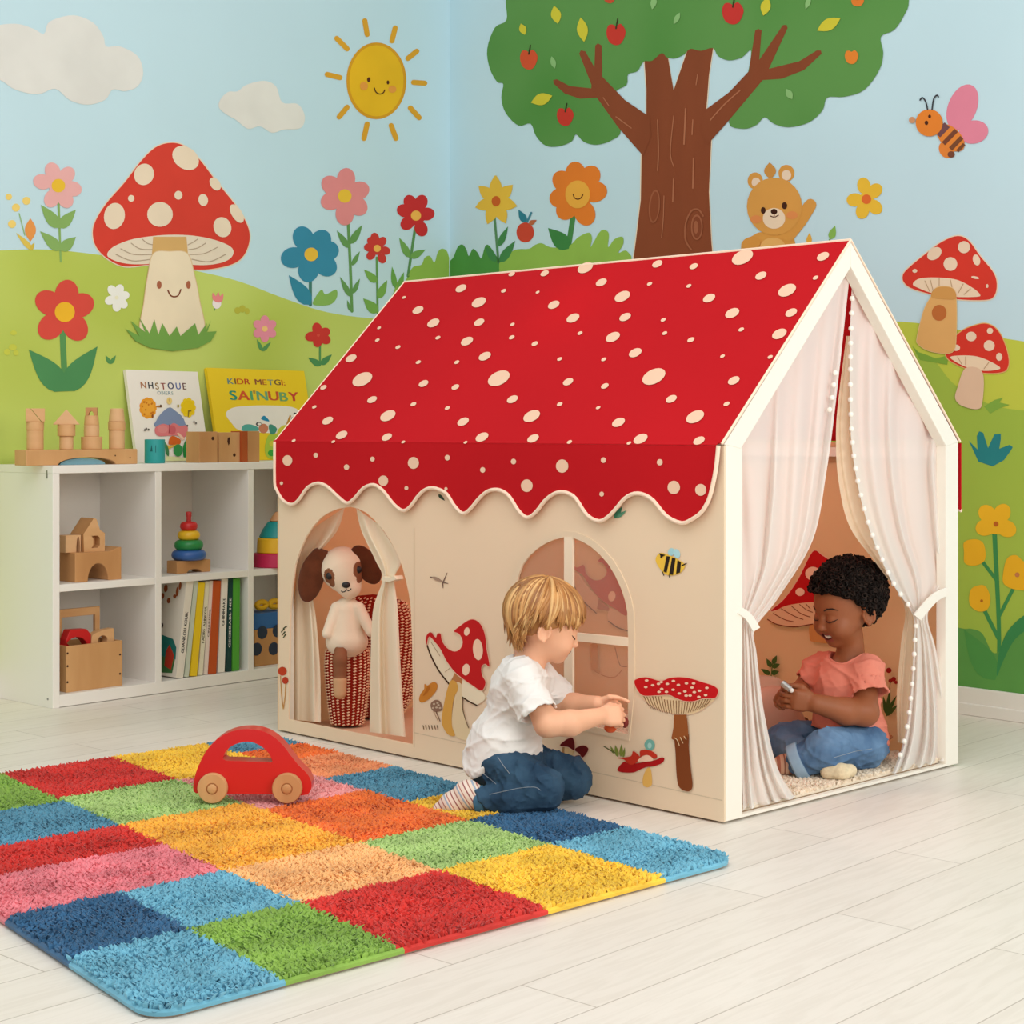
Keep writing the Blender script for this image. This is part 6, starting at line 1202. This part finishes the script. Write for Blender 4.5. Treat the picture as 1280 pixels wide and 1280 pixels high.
for x, y in ((411.5, 720), (448, 712)):
    p = dg_.snap(q5(x, y, 5.1), q5(x, y, 5.35)); b = B(); b.ball(p, (.0108, .006, .0118), PBK, 14); b.build('eye', dog)
p = dg_.snap(q5(432.5, 731, 5.1), q5(432.5, 731, 5.35)); b = B(); b.ball(p, (.0135, .008, .0102), PBK, 16); b.build('nose', dog)
b = B(); b.tube([dg_.snap(q5(x, y, 5.1), q5(x, y, 5.35)) for x, y in ((426.5, 738.5), (428, 740), (431, 739.5), (433, 737), (435.5, 738.5), (438, 737), (439, 735.5))], .0019, PBK, 5); b.tube([dg_.snap(q5(x, y, 5.1), q5(x, y, 5.35)) for x, y in ((432.5, 733), (433, 737))], .0016, PBK, 5); b.build('mouth', dog)
e = G(q5(405, 885, 5.12), q5(440, 805, 5.33), .003); e.cap(q5(426, 812, 5.27), q5(425, 824, 5.225), .020, .021, .01).cap(q5(425, 824, 5.225), q5(425, 844, 5.23), .021, .021, .01).cap(q5(425, 850, 5.225), q5(425, 866, 5.225), .0215, .020, .002)
e.build('leg', PTA, dog, regions=[(PTN, lambda C: C[:, 2] < q5(425, 847.5, 5.22).z)])
# cushions near the sitting child
def pillow(name, label, c, ex, ey, th, m, n=2.6):
    """soft square cushion: ex, ey half axes"""
    c, ex, ey = map(Vector, (c, ex, ey)); ez = ex.cross(ey).normalized()*th; b = B(); N_ = 22
    for sg in (1, -1):
        P = []
        for i in range(N_+1):
            row = []
            for j in range(N_+1):
                u_, v_ = -1+2*i/N_, -1+2*j/N_; h = max(0, (1-abs(u_)**2.4)*(1-abs(v_)**2.4))**.5; pin = 1-.06*(u_*u_+v_*v_)*0+(-.07*(1-abs(u_)**2)*abs(v_)**6-.0)
                q_ = (1-.16*u_*u_*v_*v_); row.append(c+ex*u_*q_+ey*v_*q_+ez*sg*h)
            P.append(row if sg > 0 else row[::-1])
        b.grid(P, m)
    edge = [c+(ex*u_+ey*v_)*(1-.16*u_*u_*v_*v_) for u_, v_ in [(-1+2*i/12, -1) for i in range(12)]+[(1, -1+2*i/12) for i in range(12)]+[(1-2*i/12, 1) for i in range(12)]+[(-1, 1-2*i/12) for i in range(12)]]
    o = thing(name, label, 'cushion', c-Vector((0, 0, abs(ex.z)+abs(ey.z))), 'cushions around the sitting child'); b.build('cover', o, sharp=0); b = B(); b.tube(edge, .0035, m, 6, closed=True); b.build('piping', o, sharp=0); return o
CUS = mat('cushion_rose_beige', (222, 186, 166), rough=.95, bump=.15, bscale=700, spec=.06); CUS2 = mat('cushion_sand', (216, 190, 168), rough=.95, bump=.15, bscale=700, spec=.06); CUS3 = mat('cushion_terracotta', (196, 134, 96), rough=.95, bump=.15, bscale=700, spec=.06)
pillow('cushion', 'rose beige cushion leaning beside the sitting child', PX(957, 900, 4.93), Vector((.098, -.01, .03)), Vector((-.04, .03, .082)), .055, CUS)
pillow('cushion', 'sand coloured cushion behind the rose beige cushion', PX(944, 888, 5.06), Vector((.10, -.01, .01)), Vector((-.01, .04, .095)), .05, CUS2)
c_ = T(.42, TW-.10, .09); pillow('cushion', 'terracotta cushion lying behind the back of the sitting child', T(.30, TW-.14, .066), Vector(uT)*.14, Vector(vT)*.10, .042, CUS3)

# ------------------------------------------------------------------ people
def helix(b, p, ax, r, turns, tr, m, rnd):
    ax = Vector(ax).normalized(); e1 = ax.orthogonal().normalized(); e2 = ax.cross(e1); ph = rnd.uniform(0, 6.28); n = int(turns*8)
    b.tube([Vector(p)+e1*r*math.cos(ph+2*math.pi*turns*i/n)+e2*r*math.sin(ph+2*math.pi*turns*i/n)+ax*(tr*1.7*turns*(i/n-.2)) for i in range(n+1)], tr, m, 4)
SK1 = mat('skin_light', (240, 184, 150), rough=.55, sss=.12, spec=.3, var=.03, vscale=14); SK2 = mat('skin_brown', (150, 88, 54), rough=.5, sss=.10, spec=.35, var=.05, vscale=14)
LIP1 = mat('lip_rose', (216, 124, 112), rough=.5); LIP2 = mat('lip_brown', (150, 72, 60), rough=.45); MOU = mat('mouth_dark', (96, 34, 30), rough=.6); LASH = mat('lash_dark', (48, 30, 24), rough=.7); TOOTH = mat('tooth_white', (246, 240, 230), rough=.35)
TEE1 = mat('tee_white', (236, 234, 231), rough=.9, spec=.08, bump=.08, bscale=900); TEE2 = mat('tee_salmon', (224, 136, 116), rough=.9, spec=.08, bump=.08, bscale=900)
def denim(n, c, c2, v): return mat(n, c, rough=.9, c2=c2, vscale=v, vdet=6, bump=.25, bscale=700, spec=.12)
DEN1 = denim('denim_dark', (40, 63, 86), (58, 86, 110), 16); DEN2 = denim('denim_mid', (76, 106, 142), (110, 142, 176), 12); DEN2C = denim('denim_cuff', (140, 168, 192), (158, 184, 206), 14); STI = mat('denim_thread', (150, 160, 170), rough=.8)
def stripes(name, cols_, freq, ang):
    m = bpy.data.materials.new(name); m.use_nodes = True; nt = m.node_tree; N = nt.nodes; L = nt.links; b_ = N['Principled BSDF']; b_.inputs['Roughness'].default_value = .95; b_.inputs['Specular IOR Level'].default_value = .05
    tc = N.new('ShaderNodeTexCoord'); mp = N.new('ShaderNodeMapping'); mp.inputs['Rotation'].default_value = ang; mp.inputs['Scale'].default_value = (freq,)*3
    L.new(tc.outputs['Object'], mp.inputs[0]); sx = N.new('ShaderNodeSeparateXYZ'); L.new(mp.outputs[0], sx.inputs[0]); fr = N.new('ShaderNodeMath'); fr.operation = 'FRACT'; L.new(sx.outputs[0], fr.inputs[0])
    rp = N.new('ShaderNodeValToRGB'); rp.color_ramp.interpolation = 'CONSTANT'; el = rp.color_ramp.elements; el[0].color = (*lin(cols_[0][1]), 1); el[1].position = cols_[1][0]; el[1].color = (*lin(cols_[1][1]), 1)
    for p, c in cols_[2:]: x = el.new(p); x.color = (*lin(c), 1)
    L.new(fr.outputs[0], rp.inputs[0]); L.new(rp.outputs[0], b_.inputs['Base Color']); return m
SOCK1 = stripes('sock_stripes', [(0, (232, 214, 200)), (.22, (150, 92, 92)), (.30, (234, 218, 206)), (.50, (170, 120, 110)), (.57, (232, 214, 200)), (.74, (160, 176, 196)), (.84, (236, 220, 206)), (.94, (176, 110, 100))], 26, (0, math.radians(32), 0))
SOCK2 = stripes('sock_stripes_brown', [(0, (206, 166, 140)), (.3, (150, 100, 82)), (.42, (214, 178, 152)), (.7, (170, 110, 90))], 34, (0, 0, 0)); SOCK3 = mat('sock_cream', (226, 208, 174), rough=1, bump=.8, bscale=180, var=.12, vscale=60, spec=.04)

# ---- the kneeling child in a white T-shirt
kid1 = thing('person', 'child with blond hair in a white T-shirt and jeans kneeling at the tent window', 'person', PX(640, 1010, 4.22)*1)
kid1.location.z = .02; ORIG[kid1] = Vector(kid1.location)
P = PX
hd = Head(P(684, 769, 4.26), 7, 21, 1.0)
g = G((-.23, 3.98, .0), (.345, 4.50, .62), .0021); hd.sculpt(g)
g.cap(P(660, 836, 4.262), P(671, 806, 4.262), .036, .036, .02)
g.ell(P(650, 866, 4.26), (.066, .088, .085), None, .03).ell(P(634, 930, 4.26), (.075, .088, .08), None, .04)
g.cap(P(657, 850, 4.180), P(684, 905, 4.122), .031, .0305, .02).cap(P(684, 905, 4.122), P(712, 904, 4.14), .0305, .0305, .014).cap(P(712, 904, 4.14), P(750, 895, 4.185), .0305, .0205, .014)
g.cap(P(672, 842, 4.345), P(698, 878, 4.365), .034, .0305, .02).cap(P(698, 878, 4.365), P(720, 882, 4.33), .0305, .029, .014).cap(P(720, 882, 4.33), P(747, 880, 4.268), .029, .0205, .014)
hand(g, P(750, 894.5, 4.185), (1, .28, -.06), (-.25, .9, -.45), (0, .35, 1), 1.04, (44, 60, 40), 0, .55, rf=.0062)
hand(g, P(748, 879.5, 4.266), (1, .05, .02), (-.05, -.85, -.5), (.05, -.3, 1), .86, (55, 60, 40), 0, .35, index=(14, 18, 10), rf=.0061)
g.cap(P(640, 960, 4.19), P(681, 988, 4.14), .045, .036).cap(P(681, 988, 4.14), P(605, 1000, 4.15), .036, .024).cap(P(650, 960, 4.32), P(716, 976, 4.31), .045, .036).cap(P(600, 1000, 4.15), P(555, 1010, 4.16), .022, .013)
body1 = g.build('body', SK1, kid1, regions=[(LIP1, lambda C: (lambda f, u, r: (f > .0745) & (u < -.0625) & (u > -.0800) & (np.abs(r) < .014) & (f > .0775-.2*np.abs(r)))(*hd.loc(C)))])
# face marks
def on(hh, gg, pts, o=0.0): return [gg.snap(hh.w(f*1.5, u, r*1.5), hh.w(f*.3, u, r*.3), o) for f, u, r in pts]
for q in (1, -1):
    b = B(); b.tube(on(hd, g, [(.062, -.0235, q*.0385), (.070, -.0285, q*.033), (.077, -.031, q*.026), (.081, -.0305, q*.019)], .0006), [.0008, .0016, .0016, .001], LASH, 5); b.build('eyelashes', kid1)
    b = B(); b.tube(on(hd, g, [(.062, -.004, q*.042), (.072, .001, q*.033), (.080, .0005, q*.022)], .0004), [.0008, .0022, .0014], mat('brow_blond', (176, 122, 72), rough=.8), 5); b.build('eyebrow', kid1)
b = B(); b.tube(on(hd, g, [(.065, -.0625, .0255), (.073, -.0693, .017), (.079, -.0712, .008), (.080, -.0712, 0), (.079, -.0712, -.008), (.073, -.0693, -.017), (.065, -.0625, -.0255)], .0003), [.0012, .0012, .001, .001, .001, .0012, .0012], MOU, 5); b.build('mouth_line', kid1)
# T-shirt
s = G((-.19, 4.0, .08), (.20, 4.50, .46), .003)
s.ell(P(649, 866, 4.26), (.078, .104, .092), None, .03).ell(P(632, 930, 4.26), (.094, .106, .090), None, .05).ell(P(622, 958, 4.26), (.080, .100, .05), None, .05)
s.cap(P(650, 843, 4.185), P(668, 842, 4.335), .040, .040, .035)
s.cone(P(649, 842, 4.175), P(673, 893, 4.122), .040, .052, .030).cone(P(671, 841, 4.345), P(698, 871, 4.374), .040, .046, .030)
s.warp(wrinkles(.0050, 90, 4)); s.warp(wrinkles(.0022, 200, 9))
s.cone(P(674.5, 896, 4.119), P(660, 865, 4.150), .046, .036, .004, 'sub').cone(P(699.5, 873, 4.376), P(685, 856, 4.36), .040, .033, .004, 'sub')
a_, b_ = P(589, 970, 4.26), P(632, 942, 4.26); n_ = Vector((-(b_.z-a_.z), 0, (b_.x-a_.x))); n_ = -n_ if n_.z > 0 else n_
s.cut([(a_, n_), (P(640, 943, 4.26), (0, 0, -1))], .006)
s.cap(P(660, 840, 4.262), P(674, 800, 4.262), .043, .048, .008, 'sub')
tee = s.build('t_shirt', TEE1, kid1)
b = B(); nc = P(663.5, 830.5, 4.262); e1 = (P(680, 846, 4.262)-P(648, 818, 4.262)).normalized(); e2 = Vector((0, 1, 0)); nn_ = (P(674, 800, 4.262)-P(660, 840, 4.262)).normalized()
b.tube([s.snap(nc+(e1*math.cos(a)+e2*math.sin(a))*.046-nn_*.0+nn_*.03, nc+(e1*math.cos(a)+e2*math.sin(a))*.049-nn_*.05, -.001) for a in [i*.2094 for i in range(30)]], .0040, TEE1, 6, closed=True); b.build('collar', kid1)
# jeans
j = G((-.12, 3.98, .0), (.24, 4.48, .24), .003)
j.ell(P(626, 958, 4.26), (.080, .096, .062), None, .03).ell(P(648, 948, 4.26), (.068, .090, .05), None, .03)
j.cap(P(632, 960, 4.19), P(678, 985, 4.14), .060, .0535, .02).cap(P(680, 990, 4.14), P(640, 997, 4.14), .049, .045, .012).cap(P(640, 997, 4.14), P(606, 1000, 4.15), .045, .034, .012)
j.cap(P(650, 956, 4.32), P(712, 972, 4.30), .062, .053, .02).cap(P(716, 975, 4.30), P(660, 984, 4.33), .050, .042, .015)
j.cone(P(616, 999, 4.15), P(600, 1000.5, 4.152), .034, .0335, .006)
j.warp(wrinkles(.0055, 110, 2)); j.warp(wrinkles(.0026, 230, 5))
j.cut([((0, 0, .008), (0, 0, -1))], .004)
jeans = j.build('jeans', DEN1, kid1)
b = B(); b.lathe(P(604.5, 1000.2, 4.151), P(598, 1001, 4.153)-P(606, 1000, 4.15), [(.0335, -.004), (.0362, -.001), (.0362, .016), (.034, .019), (.029, .018)], denim('denim_hem', (58, 98, 128), (70, 112, 140), 16), 28); b.build('hem', kid1)
for pts in ([(612, 993), (630, 989), (650, 985), (668, 984), (676, 988)], [(622, 946), (630, 958), (637, 967)], [(604, 967), (612, 973), (620, 980)]): b = B(); b.tube([j.snap(P(x, y, 3.98), P(x, y, 4.3), .0006) for x, y in smooth(pts, 12, False)], .0008, STI, 4); b.build('stitching', kid1)
k_ = G((-.24, 4.04, .0), (-.05, 4.30, .16), .0026)
k_.cap(P(601, 1000, 4.152), P(586, 993, 4.155), .0295, .0315, .01).cap(P(586, 993, 4.155), P(566, 1004, 4.16), .0315, .0275, .012).cap(P(566, 1004, 4.16), P(549, 1011, 4.165), .0275, .0165, .012).ell(P(582, 990, 4.155), (.026, .026, .026), None, .012)
k_.warp(wrinkles(.001, 160, 3)); k_.cut([((0, 0, .016), (0, 0, -1))], .004); k_.build('sock', SOCK1, kid1)
# blond hair: a cap and locks that fall from the crown
HB = [mat('hair_blond_%d' % i, c, rough=.42, spec=.45, var=.10, vscale=30) for i, c in enumerate([(176, 122, 68), (202, 150, 90), (222, 178, 118), (154, 102, 56)])]
hair = G(hd.c-Vector((.15, .15, .15)), hd.c+Vector((.15, .15, .15)), .003); hair.ell(hd.w(-.010, .004, 0), (.092, .080, .086), hd.Rn, .01)
fl_ = hd.f
hair.cut([(hd.w(.035, -.01, 0), hd.f*.75-hd.u), (hd.w(0, -.012, 0), -hd.u*1+hd.f*.15), (hd.w(-.022, 0, 0), hd.f)], .01); hair.cut([(hd.w(0, -.062, 0), -hd.u)], .01)
hair.ell(hd.w(.075, -.045, 0), (.045, .062, .05), hd.Rn, .01, 'sub')
hair.build('hair_cap', HB[0], kid1)
rd = random.Random(11); bs = B(); tilt = math.radians(12)
def hpt(th, az, k):
    f_ = math.sin(th)*math.cos(az); r_ = math.sin(th)*math.sin(az); u_ = math.cos(th); f2 = f_*math.cos(tilt)-u_*math.sin(tilt); u2 = u_*math.cos(tilt)+f_*math.sin(tilt)
    return hd.w(-.008+f2*.098*k, .002+u2*.088*k, r_*.085*k)
for c_i in range(205):
    az0 = rd.uniform(-math.pi, math.pi) if c_i < 155 else rd.choice([1, -1])*rd.uniform(2.05, math.pi); d_ = math.degrees(abs(az0))
    te0 = np.interp(d_, [0, 35, 60, 80, 105, 125, 150, 180], [93, 96, 106, 110, 106, 132, 144, 144])+rd.uniform(-10, 7); t00 = rd.choice([rd.uniform(3, 16), rd.uniform(8, 30), rd.uniform(20, 62)]); te0 = max(te0, t00+28)
    lay0 = rd.uniform(.955, 1.03); sw0 = rd.uniform(-.18, .18)+(1 if az0 > 0 else -1)*(.22 if 78 < d_ < 125 else -.10 if d_ < 60 else .06); t00 = t00 if c_i < 155 else rd.uniform(45, 85); te0 += 0 if c_i < 155 else rd.uniform(2, 12); fk0 = (rd.uniform(.10, .36) if c_i >= 155 else rd.uniform(.02, .26) if d_ > 95 else rd.uniform(-.03, .05)); ci = rd.choice([0, 0, 1, 1, 2, 3]); wv = rd.uniform(0, 6)
    for i in range(rd.choice([4, 5, 6, 7])):
        da, dt = rd.gauss(0, .085), rd.gauss(0, 4); lay = lay0+rd.gauss(0, .012); te = te0+rd.gauss(0, 3); t0_ = max(1, t00+dt); n_ = 11; pts = []
        for q in range(n_+1):
            t = q/n_; th = math.radians(t0_+(te-t0_)*t); k = lay+.008*math.sin(2.6*t+wv)+fk0*max(0, (t-.68)/.32)**2; az = az0+da*(1-.65*t)*min(1, 2.5*math.sin(math.radians(max(t0_, 8)))+t)+sw0*t*t; pts.append(hpt(th, az, k))
        w0 = rd.uniform(.0026, .0042); bs.tube(pts, [w0*(.5+.9*math.sin(math.pi*min(1, .15+.85*q/n_)))*(1 if q < n_ else .2) for q in range(n_+1)], HB[ci if rd.random() < .45 else rd.choice([0, 0, 1, 1, 2, 3])], 5)
bs.build('hair_locks', kid1, sharp=0)
b = B(); b.ball(P(763, 910, 4.235), (.016, .014, .012), mat('toy_orange', (206, 84, 36), rough=.4), 16); b.ball(P(781, 903, 4.228), (.010, .011, .014), mat('toy_maroon', (120, 36, 32), rough=.5), 14); tag(b.build('toy_fruit'), 'small orange and red toy held by the kneeling child at the window', 'toy')

# ---- the sitting child in a salmon T-shirt
kid2 = thing('person', 'child with short curly black hair in a salmon T-shirt sitting cross-legged in the tent', 'person', Vector((.98, 4.66, .028)))
h2 = Head(P(1057, 748, 4.68), 206, 18, 1.11)
g2 = G((.66, 4.36, .01), (1.14, 4.92, .66), .0021); h2.sculpt(g2)
E2_ = lambda f, u, r, a, b__, c, k=0.02, op='add': g2.ell(h2.w(f, u, r), (a*1.11, b__*1.11, c*1.11), h2.Rn, k, op)
[g2.cap(h2.w(.087, -.0735, 0), h2.w(.0740, -.0612, q*.0285), .0060*1.11, .0040*1.11, .003, 'sub') for q in (1, -1)]; E2_(.060, -.050, .034, .022, .020, .019, .02); E2_(.060, -.050, -.034, .022, .020, .019, .02)
g2.cap(P(1064, 826, 4.695), P(1062, 795, 4.69), .039, .037, .02)
g2.ell(P(1056, 860, 4.70), (.078, .080, .088), None, .03).ell(P(1062, 910, 4.70), (.085, .085, .08), None, .04)
g2.cap(P(1080, 848, 4.638), P(1081, 890, 4.585), .035, .0365, .02).cap(P(1081, 890, 4.585), P(1056, 889, 4.565), .0365, .0355, .014).cap(P(1056, 889, 4.565), P(1019, 879, 4.54), .0355, .0255, .014)
g2.cap(P(1022, 838, 4.765), P(1005, 866, 4.74), .038, .034, .02).cap(P(1005, 866, 4.74), P(983, 869, 4.62), .034, .0245, .014)
hand(g2, P(1017, 878, 4.54), (-1, -.10, .16), (-.25, .95, .1), (.1, -.1, 1), 1.14, (22, 40, 28), 0, .45, rf=.0062)
hand(g2, P(988, 868, 4.615), (-.75, -.75, .0), (.55, -.5, -.6), (.2, -.2, 1), 1.08, (55, 60, 40), 0, .4, rf=.0062)
g2.cap(P(1082, 930, 4.64), P(1030, 940, 4.50), .045, .04).cap(P(1030, 940, 4.5), P(990, 955, 4.53), .04, .026).cap(P(1060, 925, 4.76), P(975, 930, 4.74), .045, .04)
ri = lambda C: h2.loc(C)
g2.build('body', SK2, kid2, regions=[(LIP2, lambda C: (lambda f, u, r: (f > .072) & (u < -.061) & (u > -.0825) & (np.abs(r) < .0195) & (f > .0785-.25*np.abs(r)))(*h2.loc(C))), (MOU, lambda C: (lambda f, u, r: (f > .06) & (f < .0835) & (np.abs(r) < .030) & (np.abs(u+.0735-.0122*(r/.0285)**2) < .0054*(1-.45*np.abs(r)/.0285)))(*h2.loc(C)))])
b = B(); b.tube([h2.w(.0795-.0085*(r/.023)**2, -.0712+.0086*(r/.023)**2, r) for r in [-.023+.0046*i for i in range(11)]], [.0044*1.11*(1-.55*abs(i-5)/5) for i in range(11)], TOOTH, 8); b.build('teeth', kid2)
for q in (1, -1):
    b = B(); b.tube(on(h2, g2, [(.060, -.0245, q*.040), (.069, -.0275, q*.0345), (.077, -.0295, q*.027), (.0815, -.0285, q*.019), (.082, -.026, q*.0145)], .0006), [.0008, .0019, .0021, .0018, .001], LASH, 5); b.build('eyelashes', kid2)
    b = B(); b.tube(on(h2, g2, [(.058, -.004, q*.045), (.069, .0025, q*.036), (.078, .003, q*.025), (.082, -.001, q*.017)], .0004), [.0010, .0026, .0028, .0016], mat('brow_black', (40, 24, 18), rough=.8), 5); b.build('eyebrow', kid2)
s = G((.72, 4.38, .06), (1.11, 4.94, .50), .003)
s.ell(P(1056, 860, 4.70), (.092, .098, .096), None, .03).ell(P(1061, 906, 4.70), (.100, .100, .085), None, .05).ell(P(1076, 925, 4.71), (.070, .095, .05), None, .04)
s.cap(P(1084, 834, 4.635), P(1026, 832, 4.765), .040, .038, .035)
s.cone(P(1082, 834, 4.63), P(1088, 868, 4.588), .042, .052, .028).cone(P(1024, 832, 4.765), P(1011, 853, 4.752), .040, .044, .028)
s.warp(wrinkles(.0050, 90, 14)); s.warp(wrinkles(.0022, 200, 19))
s.cone(P(1088.5, 871, 4.585), P(1085, 850, 4.61), .046, .040, .004, 'sub').cone(P(1010, 855, 4.751), P(1016, 845, 4.757), .038, .035, .004, 'sub')
a_, b_ = P(1072, 909, 4.7), P(1104, 947, 4.7); n_ = Vector(((b_.z-a_.z), 0, -(b_.x-a_.x))); n_ = -n_ if n_.z > 0 else n_
s.cut([(a_, n_), (P(1050, 908, 4.7), (0, 0, -1))], .006); s.cut([((0, 0, P(1100, 948, 4.7).z), (0, 0, -1))], .004)
s.cap(P(1062, 836, 4.69), P(1060, 795, 4.69), .050, .060, .008, 'sub'); s.build('t_shirt', TEE2, kid2)
b = B(); nc = P(1062, 825, 4.69); b.tube([s.snap(nc+Vector((math.cos(a)*.056, math.sin(a)*.056, .05)), nc+Vector((math.cos(a)*.058, math.sin(a)*.058, -.07)), -.001) for a in [i*.2094 for i in range(30)]], .0042, TEE2, 6, closed=True); b.build('collar', kid2)
j = G((.68, 4.38, .01), (1.14, 4.93, .25), .003)
j.ell(P(1072, 932, 4.70), (.085, .10, .060), None, .03).cap(P(1080, 932, 4.63), P(1030, 937, 4.51), .062, .054, .02).cap(P(1030, 939, 4.51), P(1003, 950, 4.525), .053, .046, .015)
j.cap(P(1058, 924, 4.76), P(978, 926, 4.735), .058, .050, .02).cap(P(978, 928, 4.735), P(1030, 958, 4.56), .046, .036, .012)
j.warp(wrinkles(.0042, 120, 22)); j.warp(wrinkles(.0022, 240, 25)); j.cut([((0, 0, .029), (0, 0, -1))], .004); j.build('jeans', DEN2, kid2)
b = B(); ax = P(990, 955.5, 4.532)-P(1003, 950, 4.525); b.lathe(P(1005, 950, 4.524), ax, [(.040, 0), (.0510, .001), (.0525, .006), (.0520, .027), (.049, .031), (.036, .030)], DEN2C, 30); b.build('cuff', kid2)
b = B(); b.tube([j.snap(P(x, y, 4.40), P(x, y, 4.7), .0006) for x, y in smooth([(1042, 947), (1056, 943), (1070, 939), (1084, 937), (1090, 936)], 12, False)], .0008, STI, 4); b.build('stitching', kid2)
k_ = G((.68, 4.42, .015), (.80, 4.62, .14), .0028); k_.cap(P(998, 953, 4.53), P(980, 958, 4.54), .033, .030, .01).cap(P(980, 958, 4.54), P(966, 962, 4.545), .030, .022, .01); k_.cut([((0, 0, .030), (0, 0, -1))], .004); k_.build('sock', SOCK2, kid2)
k_ = G((.78, 4.38, .02), (.95, 4.58, .12), .0028); k_.cap(P(1035, 965.5, 4.475), P(1050, 965, 4.47), .0205, .0225, .01).cap(P(1050, 965, 4.47), P(1063, 963, 4.485), .0225, .0175, .01); k_.warp(wrinkles(.001, 200, 3)); k_.cut([((0, 0, .030), (0, 0, -1))], .004); k_.build('sock', SOCK3, kid2)
HK = mat('hair_black', (24, 17, 14), rough=.7, spec=.15); HK2 = mat('hair_black_brown', (42, 29, 23), rough=.6, spec=.2)
def hairline(f, u, r):
    ln = np.interp(f, [-.02, -.004, .006, .03, .055, .085], [-.078, -.012, -.010, .022, .040, .046]); return u > ln
hc = (-.012, .010)
pts = []; rd = random.Random(5); N_ = 2600
for i in range(N_):
    z = 1-2*(i+.5)/N_; a = i*2.39996; f_, r_, u_ = math.sqrt(1-z*z)*math.cos(a), math.sqrt(1-z*z)*math.sin(a), z
    f, u, r = hc[0]+f_*.088, hc[1]+u_*.079, r_*.076
    if hairline(f, u, r): pts.append((f, u, r, Vector(h2.f*f_+h2.u*u_+h2.r*r_)))
hg = G(h2.c-Vector((.17, .17, .17)), h2.c+Vector((.17, .17, .17)), .004); 
for f, u, r, nv in pts[::3]: hg.ell(h2.w(f*.95, u*.95, r*.95), .0115, None, .004)
hg.build('hair_cap', HK, kid2)
b = B()
for f, u, r, nv in pts:
    k = rd.uniform(1.0, 1.16); p = h2.w(hc[0]+(f-hc[0])*k, hc[1]+(u-hc[1])*k, r*k); ax = (nv+Vector((rd.gauss(0, .5), rd.gauss(0, .5), rd.gauss(0, .5)))).normalized(); helix(b, p, ax, rd.uniform(.0045, .0080), rd.uniform(1.1, 1.8), rd.uniform(.0018, .0027), HK if rd.random() < .6 else HK2, rd)
b.build('hair_curls', kid2, sharp=0)
SIL = mat('toy_silver', (200, 204, 204), rough=.25, metal=.7); b = B(); p0, p1 = P(977, 853, 4.535), P(987, 861, 4.525); b.cyl(p0, p1-p0, .0085, (p1-p0).length+.004, SIL, bev=.002); b.ball(p1+(p1-p0).normalized()*.006, .0065, mat('toy_pearl', (240, 232, 226), rough=.25), 12); tag(b.build('toy_whistle'), 'small silver toy in the hands of the sitting child', 'toy')
